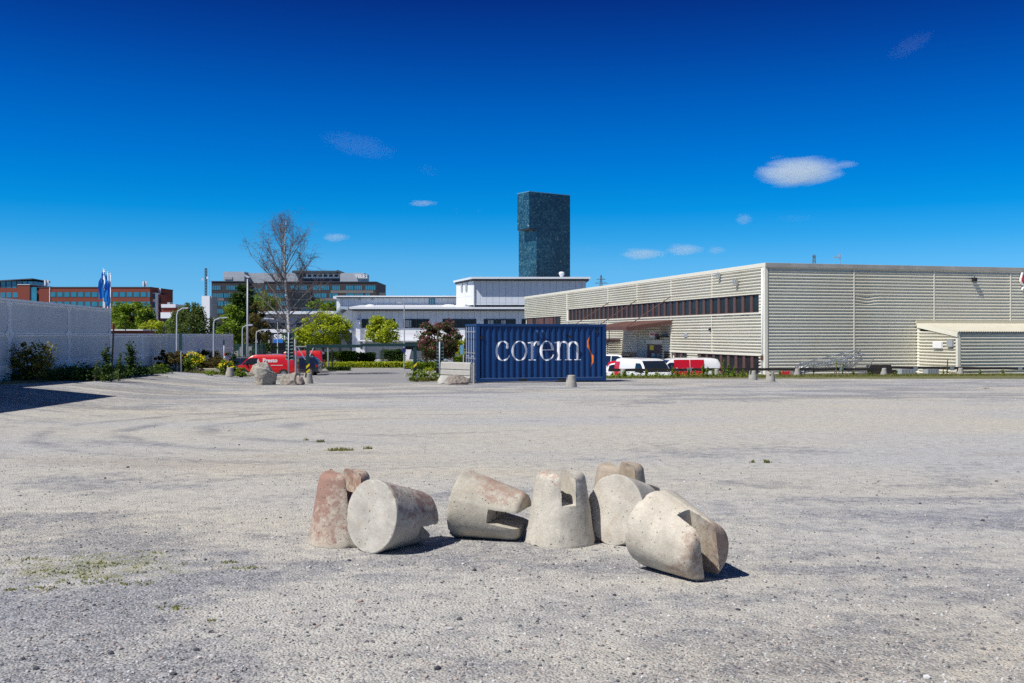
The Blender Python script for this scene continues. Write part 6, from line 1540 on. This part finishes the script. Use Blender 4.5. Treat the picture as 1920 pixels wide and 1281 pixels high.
for (u, w_) in ((696, 11), (841, 13)):
    m = MB(); m.T = Matrix.Translation((X(u, 156), 5, Z(576, 156) + 2.5)) @ Matrix.Diagonal((1, .6, .35, 1)); m.lathe([(w_ / F * 156, 0), (w_ / F * 150, .25), (w_ / F * 120, .8), (w_ / F * 60, 1.1), (.05, 1.2)], 24); m.build('roof_dome', M['roofmetal'], wb, smooth_=True)
wfb('roof_box', M['soffit'], 711, 722, 549, 555, y_=Y2 + 2); wfb('roof_box', M['roofmetal'], 843, 850, 571, 576, y_=156)
Y3 = 158.0
m = MB(); xa, xb, xc = X(855.5, Y3), X(888, Y3 - 9), X(1106, Y3 - 9); zb_, zt2 = Z(575, Y3) + 2.5, Z(531, Y3) + 2.5
m.add([(xa, 8, zb_), (xb, -1, zb_), (xb, -1, zt2), (xa, 8, zt2)], [(0, 1, 2, 3)]); m.build('tall_block_end', M['wpan2'], wb)
m = MB(); m.box(xb + .003, xc - .6, -1, 12, zb_, zt2); m.build('tall_block_wall', M['wpan'], wb)
m = MB(); m.prism([(xa - .5, 8.5), (xb - .3, -2.2), (xc, -2.2), (xc, 12), (xa, 12)], zt2 + .12, zt2 + .40, 'z'); m.build('tall_block_roof', M['roofmetal'], wb)
m = MB(); m.prism([(xa - .2, 8.2), (xb - .1, -1.9), (xc - .2, -1.9), (xc - .2, 11.8), (xa, 11.8)], zt2 - .15, zt2 + .118, 'z'); m.build('tall_block_soffit', M['soffit'], wb)
for s_ in (.35, .62): m = MB(); xx = lerp(xa, xb, s_); yy = lerp(8, -1, s_); m.T = Matrix.Translation((xx - .08, yy - .08, 0)) @ Matrix.Rotation(math.atan2(-9, xb - xa), 4, 'Z'); m.box(-.35, .35, -.05, .05, Z(549, Y3) + 2.5, Z(534, Y3) + 2.5); m.build('louvre_window', M['lg_gray'], wb)
wfb('downpipe', M['roofmetal'], 888.2, 889.4, 532, 575, y_=Y3 - 9, proud=.25)
wfb('low_link', M['lg_gray'], 872, 985, 571, 577, y_=152, d=4)
vt = thing('roof_ventilator', 'white turbine ventilator on the tall block roof in front of the tower', 'ventilator', (X(1053, 156), 156, Z(528, 156)))
MB().box(-.35, .35, -.35, .35, -.3, .5).build('base', M['roofmetal'], vt); MB().lathe([(.25, .5), (.22, .75), (.42, 1.15), (.45, 1.35), (.3, 1.5), (.05, 1.55)], 16).build('turbine', M['white'], vt)
# -- grey wing to the left with a blue sign
gw = thing('office_wing', 'grey ribbed wing with a white roof edge behind the bare birch', 'building', (0, 165, -2.5)); YG = 165.0
def gfb(name, mat, u0, u1, v0, v1, y_=YG, **k): return fbox(gw, name, mat, u0, u1, v0, v1, y_, **k)
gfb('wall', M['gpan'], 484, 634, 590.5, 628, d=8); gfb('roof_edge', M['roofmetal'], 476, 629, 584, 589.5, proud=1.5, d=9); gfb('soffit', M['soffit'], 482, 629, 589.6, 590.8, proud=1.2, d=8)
for u0, u1 in ((492, 534), (556, 584), (594, 622)):
    wn = gfb('window', M['glass'], u0, u1, 606, 617, proud=.08)
    for i in range(1, 4): uu = lerp(u0, u1, i / 4); gfb('window_bar', M['soffit'], uu - .4, uu + .4, 606.2, 616.8, proud=.12, parent=wn)
gfb('balcony_band', M['white'], 484, 540, 617.5, 624, proud=.8); gfb('lower_wall', M['soffit'], 484, 634, 628.2, 676, d=6, proud=-.5)
gfb('sign_board', plain('fascia_brown_grey', (.09, .08, .085), .6), 500, 548, 628, 643.5, proud=.6)
gfb('shop_front', M['glass'], 506, 560, 644, 656, proud=.1); gfb('blue_fascia', M['signblue'], 515, 533, 636, 643, proud=1.1)
for u in (486, 505, 553, 572): gfb('column', M['white'], u, u + 2.2, 600 if u == 486 else 628.5, 664, proud=.9)
gfb('parked_trailer_wall', M['white'], 498, 558, 664, 668.5, y_=140)
text_mesh('SIRIUS', 1.25, M['letterwhite'], gw, (X(515, YG), -.75, Z(637, YG) + 2.5), (rad(90), 0, 0), bold=.03)
m = MB(); m.tube((X(487, YG), -2, 2), (X(487, YG), -2, Z(590, YG) + 2.3), .12); m.build('downpipe', M['white'], gw)

# -- brown office block with roof lettering
YT = 400.0
tb = thing('office_block', 'large brown office block with blue windows and lettering on its grey roof storey', 'building', (0, YT, -3))
def tf(name, mat, u0, u1, v0, v1, **k): return fbox(tb, name, mat, u0, u1, v0, v1, YT + k.pop('back', 0), **k)
tf('facade', M['brickbrown'], 396.5, 463, 528.5, 640, d=30)
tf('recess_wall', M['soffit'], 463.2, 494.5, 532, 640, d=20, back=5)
tf('facade', M['brickbrown'], 494.7, 705.5, 529.5, 640, d=30)
tf('coping', M['soffit'], 396, 463.3, 527, 528.4, proud=.3, d=30); tf('coping', M['soffit'], 494.5, 706, 528, 529.4, proud=.3, d=30)
M['rpan'] = wall_panels('grey_roof_storey_panels', (0.40, 0.43, 0.47), 2.4, 1.9, (.2, .22, .25))
tf('roof_storey', M['rpan'], 418, 458, 509.5, 527, back=4, d=14); tf('vent_grille', M['lg_gray'], 421, 435.5, 519, 524, back=4, proud=.3)
tf('roof_storey', M['rpan'], 458.2, 562, 512, 531, back=9, d=14); tf('roof_storey', M['rpan'], 637.5, 682.5, 512, 528, back=3, d=14)
tf('dark_roof_storey', M['soffit'], 560, 637, 512, 528, back=6, d=14); tf('window_strip', M['white'], 566, 637, 513.3, 522, back=6, proud=.4)
for i in range(7): tf('window', M['glass'], 567.5 + i * 10, 574 + i * 10, 514.8, 519.4, back=6, proud=.6)
tf('dark_roof', plain('slate_roof', (.05, .07, .085), .5), 549, 633, 508, 512, back=5, d=14, proud=1.5); m = MB(); ox = X(633, YT); m.prism([(X(627, YT), Z(508, YT) + 3), (X(630, YT), Z(505, YT) + 3), (X(637.5, YT), Z(509.5, YT) + 3), (X(637.5, YT), Z(513, YT) + 3)], 3, 18, 'y'); m.build('roof_kink', M['soffit'], tb)
rows = [(535.7, 543.8), (550.3, 558.5), (565.2, 573.5), (579.8, 588)]
def wx(a): return 380 + a / 5.647
left = [[(100, 190), (248, 342), (348, 440)], [(100, 216), (224, 340)], [(160, 218), (228, 316)], [(100, 220)]]
right = [[(660, 685), (780, 880), (925, 1010), (1016, 1104), (1165, 1248), (1256, 1340), (1370, 1456), (1515, 1596), (1604, 1690), (1720, 1830)],
         [(685, 780), (785, 880), (1175, 1250), (1256, 1312), (1340, 1364), (1370, 1430), (1515, 1600), (1606, 1700), (1722, 1772)],
         [(690, 718), (742, 770), (815, 880), (1170, 1225), (1284, 1368), (1372, 1440), (1515, 1600)],
         [(800, 870), (1040, 1250)]]
def win_row(lst, v0, v1):
    for a, b in lst:
        w_ = tf('window', M['glassblue'], wx(a), wx(b), v0, v1, proud=.06); n_ = max(1, round((b - a) / 24))
        m = MB()
        for i in range(n_ + 1): xx = lerp(X(wx(a), YT), X(wx(b), YT), i / n_); m.box(xx - .07, xx + .07, -.12, -.061, Z(v1, YT) + 3, Z(v0, YT) + 3)
        m.build('window_bars', M['soffit'], w_)
for r_, lst in zip(rows, left): win_row(lst, *r_)
for r_, lst in zip(rows, right): win_row(lst, *r_)
tf('bay_frame', M['soffit'], 544, 585, 547, 580, proud=2.0, d=1)
for i, (v0, v1) in enumerate(((549, 560.5), (563, 575))): tf('bay_window', M['glass'], 546, 583, v0, v1, proud=2.1)
for (v0, v1) in ((541, 549), (553.5, 563), (567, 574)): tf('recess_window', M['glassblue'], 465, 489, v0, v1, back=5, proud=.1)
for (u0, u1, v0, v1) in ((490 + 130, 700, 544.5, 549.5), (600, 640, 559, 564), (400, 420, 559, 564)): tf('pale_band', plain('pale_stone', (.16, .145, .14), .8, var=.3, scale=.2), u0, u1, v0, v1, proud=.04)
text_mesh('TELE2', 2.0, M['letterwhite'], tb, (X(663.5, YT), 2.3, Z(521, YT) + 3), (rad(90), 0, 0), bold=.05, ext=.2)

# -- red brick offices far left
YR = 370.0
rb = thing('brick_building', 'long red brick office building with ribbon windows above the left wall', 'building', (0, YR, -3))
def rfb(name, mat, u0, u1, v0, v1, **k): return fbox(rb, name, mat, u0, u1, v0, v1, YR + k.pop('back', 0), **k)
rfb('brick_wall', M['brickred'], 73, 281, 539.5, 640, d=25); rfb('brick_wall', M['brickred'], -60, 34, 540, 640, d=25); rfb('brick_tower', M['brickred'], 34.2, 57, 534.5, 640, d=24, proud=.6); rfb('brick_wall', M['brickred'], 57.2, 72.8, 545, 640, d=20, back=1.5)
rfb('coping', M['soffit'], 70, 282, 538, 539.4, proud=.2, d=25); rfb('coping', M['roofmetal'], 34, 57.2, 533.4, 534.4, proud=.8, d=24)
rfb('stair_glass', M['glassblue'], 58, 69, 538.5, 640, proud=.2)
for v0, v1 in ((547.5, 557.3), (565.3, 575.2), (583.5, 592)):
    rfb('window_band', M['soffit'], 94, 276, v0, v1, proud=.04, d=0)
    for i in range(14):
        u = 99.5 - 4.8 + i * 13.05
        if u > 272: break
        rfb('window', M['glassblue'], u, u + 9.3, v0 + .6, v1 - .6, proud=.10, d=0)
    rfb('corner_window', M['glassblue'], 276.5, 281.2, v0, v1, proud=.10, d=0)
for i in range(3): rfb('window', M['glassblue'], 1 + i * 11.5, 10 + i * 11.5, 548.5, 558, proud=.1)
rfb('drain_pipe', M['white'], 93, 94, 539, 575, proud=.3)
# side wall turning away with a glazed stair tower
xa, xb = X(281.2, YR), X(284, YR + 8)
m = MB(); m.add([(xa, 0, -6), (xb, 14, -6), (xb, 14, Z(541.5, YR) + 3), (xa, 0, Z(539.5, YR) + 3)], [(0, 1, 2, 3)]); m.build('side_wall', M['brickred'], rb)
rfb('glazed_tower', M['roofmetal'], 284.2, 291.5, 549, 640, back=3, d=5)
for i in range(4): rfb('tower_window', M['glassblue'], 285, 291, 551 + i * 16, 561 + i * 16, back=3, proud=.2)
rfb('end_block', M['brickred'], 291.7, 302.5, 553, 640, back=6, d=10)
for i in range(3): rfb('end_window', M['glass'], 299, 302, 560 + i * 15, 568 + i * 15, back=6, proud=.1)
# glass penthouse with a tilted roof
m = MB(); a, b, c_ = X(-20, YR + 6), X(62, YR + 6), X(83, YR + 14); z0, z1 = Z(539, YR) + 3, Z(524, YR) + 3
m.prism([(a, 6), (b, 6), (c_, 16), (a, 16)], z0, z1 - .4, 'z'); m.build('glass_penthouse', M['glassblue'], rb)
m = MB(); m.add([(a - 1, 5, z1 - .9), (b, 5, z1 + .4), (c_ + 1, 17, z1 - .3), (a - 1, 17, z1 - .9), (a - 1, 5, z1 - .4), (b, 5, z1 + .7), (c_ + 1, 17, z1 + .1), (a - 1, 17, z1 - .4)], [(0, 3, 2, 1), (4, 5, 6, 7), (0, 1, 5, 4), (1, 2, 6, 5), (2, 3, 7, 6), (3, 0, 4, 7)]); m.build('penthouse_roof', M['soffit'], rb)
m = MB()
for i in range(9): xx = lerp(a, b, i / 8); m.box(xx - .12, xx + .12, 5.8, 5.98, z0, z1 - .4)
m.build('glazing_bars', M['soffit'], rb)
def rooftop(u, y_, vb, vt, kind, label):
    t_ = thing('rooftop_antenna', label, 'antenna', (X(u, y_), y_, Z(vb, y_) - .3), 0, 'rooftop antennas on the red brick offices'); h = Z(vt, y_) - Z(vb, y_) + .3
    MB().tube((0, 0, 0), (0, 0, h), .18).build('mast', M['steel'], t_)
    m = MB()
    for k in range(3): a = k * 2.1; m.box(math.cos(a) * .6 - .25, math.cos(a) * .6 + .25, math.sin(a) * .6 - .2, math.sin(a) * .6 + .2, h * .25, h * .92)
    m.build('panel_antenna', M['white'], t_); return t_
rooftop(87, YR + 3, 538, 524, 0, 'pair of white antenna drums beside the glass penthouse'); rooftop(271, YR + 3, 539, 526.5, 1, 'white antenna cluster near the right end of the brick roof'); rooftop(297, YR + 9, 552, 539, 2, 'white antenna cluster on the low end block right of the brick offices')
# small buildings between
sb1 = thing('apartment_building', 'brown and white building seen between the red brick offices and the willow', 'building', (0, 330, -3))
fbox(sb1, 'wall', M['brickred'], 303, 334, 577, 640, 330, d=10); fbox(sb1, 'roof_band', M['roofmetal'], 303, 330, 570.5, 577, 330, d=10, proud=.5); fbox(sb1, 'balcony_band', M['white'], 303, 326, 586, 597, 330, proud=1)
fbox(sb1, 'window_band', M['glass'], 303, 324, 598, 604, 330, proud=.2); fbox(sb1, 'lower_band', M['lg_gray'], 303, 330, 606, 620, 330, proud=.6); fbox(sb1, 'chimney', M['lg_gray'], 313.5, 318.5, 567, 570.4, 330, d=3)
sb2 = thing('tower_annex', 'narrow pale stair block beside the brown office block under the mast', 'building', (0, 380, -3))
fbox(sb2, 'wall', M['white'], 378, 393, 555, 640, 380, d=8); fbox(sb2, 'strip_window', M['lg_gray'], 391, 396, 556, 640, 380, d=8, proud=-.5)
bs = thing('bus_shelter_roof', 'low brick shed with a white roof edge behind the low wall beside the flags', 'shed', (0, 130, -2.5)); fbox(bs, 'wall', M['brickred'], 206, 268, 620, 640, 130, d=4); fbox(bs, 'roof_edge', M['white'], 205, 270, 617.8, 620, 130, d=5, proud=.4)
def lattice(name, label, u, y_, vb, vt, w0, w1, arms=(), z_extra=0, cat='mast', r=.09, mat='darksteel'):
    t_ = thing(name, label, cat, (X(u, y_), y_, Z(vb, y_) - z_extra)); h = Z(vt, y_) - t_.location.z; m = MB(); n_ = 10
    for sx_, sy_ in ((-1, -1), (1, -1), (1, 1), (-1, 1)): m.tube((sx_ * w0, sy_ * w0, 0), (sx_ * w1, sy_ * w1, h), r, n=4)
    for i in range(n_):
        za, zb2 = h * i / n_, h * (i + 1) / n_; wa, wb2 = lerp(w0, w1, i / n_), lerp(w0, w1, (i + 1) / n_)
        m.tube((-wa, -wa, za), (wb2, -wb2, zb2), r * .7, n=4); m.tube((wa, wa, za), (-wb2, wb2, zb2), r * .7, n=4)
    m.build('lattice', M[mat], t_); m = MB()
    for (f, L_) in arms: m.tube((-L_, 0, h * f), (L_, 0, h * f), r * .9, n=4); m.tube((-L_, 0, h * f), (0, 0, h * (f + .06)), r * .6, n=4); m.tube((L_, 0, h * f), (0, 0, h * (f + .06)), r * .6, n=4)
    if arms: m.build('cross_arms', M[mat], t_)
    return t_
lm = lattice('radio_mast', 'tall thin radio mast with small dishes left of the brown office block', 386, 385, 556, 503, .3, .3, r=.1, mat='darksteel')
m = MB(); m.tube((-1.2, -.5, 6.5), (-1.1, -.8, 6.5), .5, n=12); m.tube((.8, -.5, 7.2), (.8, -.9, 7.2), .4, n=12); m.build('dish', M['white'], lm)
rod = MB().tube((0, 0, 0), (0, 0, 11.5), .10, .05, 5).build('thin_aerial', M['steel'], None); rod.location = (X(392.3, 385), 385, Z(555, 385)); tag(rod, 'very thin aerial rod right beside the radio mast', 'aerial')
rod = MB().tube((0, 0, 0), (0, 0, 1.75), .03, .02, 5).build('thin_aerial', M['steel'], None); rod.location = (X(736.5, 162), 162, Z(557, 162)); tag(rod, 'thin aerial rod on the long white roof', 'aerial')
lattice('power_pylon', 'distant power pylon above the warehouse roof, right of the glass tower', 1127, 1400, 545, 516, 3.5, .5, arms=((.62, 7), (.74, 9), (.86, 6)), z_extra=22, cat='pylon', r=.35)
lattice('power_pylon', 'tiny pylon top peeping over the warehouse roof beside the aerial', 1526.5, 1500, 520, 478.5, 3.8, 1.2, arms=((.97, 3),), z_extra=22, cat='pylon', r=.38)

# -- glass tower on the horizon
YV = 840.0; phi = rad(34)
tw_ = thing('glass_tower', 'tall blue glass tower with a projecting top block, alone above the roofs', 'tower', (0, 0, -3))
def tower_mat():
    m, t, b = nodes('mosaic_glass')
    co = t.nodes.new('ShaderNodeTexCoord').outputs['Object']
    vo = N(t, 'ShaderNodeTexVoronoi'); vo.inputs['Scale'].default_value = 0.72; t.links.new(co, vo.inputs['Vector'])
    ed = N(t, 'ShaderNodeTexVoronoi', feature='DISTANCE_TO_EDGE'); ed.inputs['Scale'].default_value = 0.72; t.links.new(co, ed.inputs['Vector'])
    c = ramp(t, vo.outputs['Color'], [(0.1, (0.008, 0.05, 0.10)), (0.4, (0.02, 0.10, 0.17)), (0.6, (0.04, 0.16, 0.23)), (0.8, (0.09, 0.24, 0.30)), (0.93, (0.2, 0.35, 0.38)), (0.99, (0.6, 0.7, 0.7))])
    big = ramp(t, noise_n(t, .03, 3, .5, co), [(.35, .36), (.65, .72)])
    c = mixc(t, 1.0, c, big, 'MULTIPLY')
    c = mixc(t, ramp(t, ed.outputs['Distance'], [(0.02, 1.0), (0.09, 0.0)]), c, (0.01, 0.035, 0.055))
    t.links.new(c, b.inputs['Base Color']); b.inputs['Roughness'].default_value = .3; b.inputs['Specular IOR Level'].default_value = .6
    return m
M['mosaic'] = tower_mat()
e1 = Vector((math.cos(phi), math.sin(phi), 0)); e2 = Vector((-math.sin(phi), math.cos(phi), 0))
c0 = Vector((X(1006, YV), YV, 0)); L1 = (X(1069, YV) - X(1006, YV)) / e1.x; W1 = (X(1006, YV) - X(973, YV)) / -e2.x; L1 /= (1 - e1.y / e1.x * (109 / F)) if False else 1.0
def tprism(name, p, L_, W_, z0, z1, mat):
    q = [p, p + e1 * L_, p + e1 * L_ + e2 * W_, p + e2 * W_]; m = MB(); m.prism([(a.x, a.y) for a in q], z0, z1, 'z'); return m.build(name, mat, tw_)
zt3 = Z(361, YV) + 3
tprism('shaft', c0, L1 * 1.04, W1 * 1.0, 0, Z(429, YV) + 3, M['mosaic'])
p2 = c0 - e1 * 7.6; tprism('top_block', p2, L1 * 1.04 + 7.6, 17.6, Z(428.8, YV) + 3, zt3, M['mosaic'])
tprism('underside', p2 + e1 * .4 + e2 * .4, 7.0, 17, Z(430.6, YV) + 3, Z(428.9, YV) + 3, M['soffit'])
tprism('parapet', p2 - e1 * .15 - e2 * .15, L1 * 1.04 + 7.9, 17.9, zt3 + .01, zt3 + .6, plain('tower_edge', (.12, .3, .4), .4))

# ------------------------------------------------------------------ clouds
def cloud_mat(name, dens, sc_, soft=1.0, edge=.30):
    m = bpy.data.materials.new(name); m.use_nodes = True; t = m.node_tree; t.nodes.clear()
    out = t.nodes.new('ShaderNodeOutputMaterial'); pv = t.nodes.new('ShaderNodeVolumePrincipled')
    pv.inputs['Color'].default_value = (.90, .98, 1, 1); pv.inputs['Anisotropy'].default_value = .2
    co = t.nodes.new('ShaderNodeTexCoord').outputs['Object']
    ln = N(t, 'ShaderNodeVectorMath', operation='LENGTH'); t.links.new(co, ln.inputs[0])
    nz = noise_n(t, sc_, 6, .62, mapping(t, (1, .6, 1.3)), .6)
    a = N(t, 'ShaderNodeMath', operation='MULTIPLY_ADD'); t.links.new(nz, a.inputs[0]); a.inputs[1].default_value = -1.25 * soft; t.links.new(ln.outputs['Value'], a.inputs[2])
    r = ramp(t, a.outputs[0], [(0.0, 1.0), (edge, 0.0)])
    d = N(t, 'ShaderNodeMath', operation='MULTIPLY'); t.links.new(r, d.inputs[0]); d.inputs[1].default_value = dens; t.links.new(d.outputs[0], pv.inputs['Density'])
    t.links.new(pv.outputs[0], out.inputs['Volume']); return m
ico = bpy.data.meshes.new('cloud'); bm = bmesh.new(); bmesh.ops.create_icosphere(bm, subdivisions=3, radius=1.0); bm.to_mesh(ico); bm.free()
CM = {'d': cloud_mat('dense_cloud', .016, 1.3, .72, .40), 'm': cloud_mat('soft_cloud', .010, 1.7, .95), 'f': cloud_mat('faint_cloud', .0004, 2.4, 1.1)}
def cloud(u, v, w_, h_, k, label, tilt=0.0, y_=2600.0):
    me = ico.copy(); me.materials.append(CM[k]); o = bpy.data.objects.new('cloud', me); COL.objects.link(o)
    o.location = W(u, v, y_); s = y_ / F; o.scale = (w_ * .64 * s, w_ * .36 * s, h_ * .70 * s); o.rotation_euler = (0, tilt, 0); tag(o, label, 'cloud', 'small clouds in the deep blue sky')
cloud(1500, 321, 152, 50, 'd', 'largest bright flat cloud above the warehouse'); cloud(1588, 308, 36, 12, 'm', 'tiny cloud just right of the largest cloud')
cloud(672, 273, 120, 34, 'f', 'faint streak of cloud high above the bare birch', rad(12)); cloud(803, 319, 36, 18, 'f', 'faint wisp right of the high streak', rad(15))
cloud(792, 381, 46, 10, 'm', 'small flat cloud left of the glass tower top'); cloud(855, 394, 16, 7, 'f', 'tiny faint cloud nearest the left of the tower'); cloud(897, 394, 14, 6, 'f', 'tiniest faint cloud just left of the glass tower')
cloud(629, 445, 46, 14, 'm', 'small pale cloud right of the birch crown'); cloud(592, 432, 30, 9, 'f', 'faint small cloud touching the birch crown')
cloud(1395, 411, 28, 18, 'm', 'small round cloud above the left part of the warehouse'); cloud(1205, 476, 74, 18, 'm', 'flat cloud low above the warehouse, leftmost of three'); cloud(1283, 468, 62, 19, 'm', 'middle one of three low clouds above the warehouse'); cloud(1343, 469, 30, 13, 'm', 'rightmost and smallest of three low clouds above the warehouse')
cloud(1493, 410, 60, 12, 'f', 'very faint cloud under the largest one'); cloud(1100, 468, 52, 10, 'f', 'faint cloud right of the glass tower'); cloud(890, 518, 66, 12, 'f', 'faint low cloud above the white roofs left of the tower')
cloud(1708, 85, 80, 26, 'f', 'faint wisp high at the upper right', rad(-28)); cloud(1170, 512, 60, 10, 'f', 'faint streak just above the warehouse roof end')
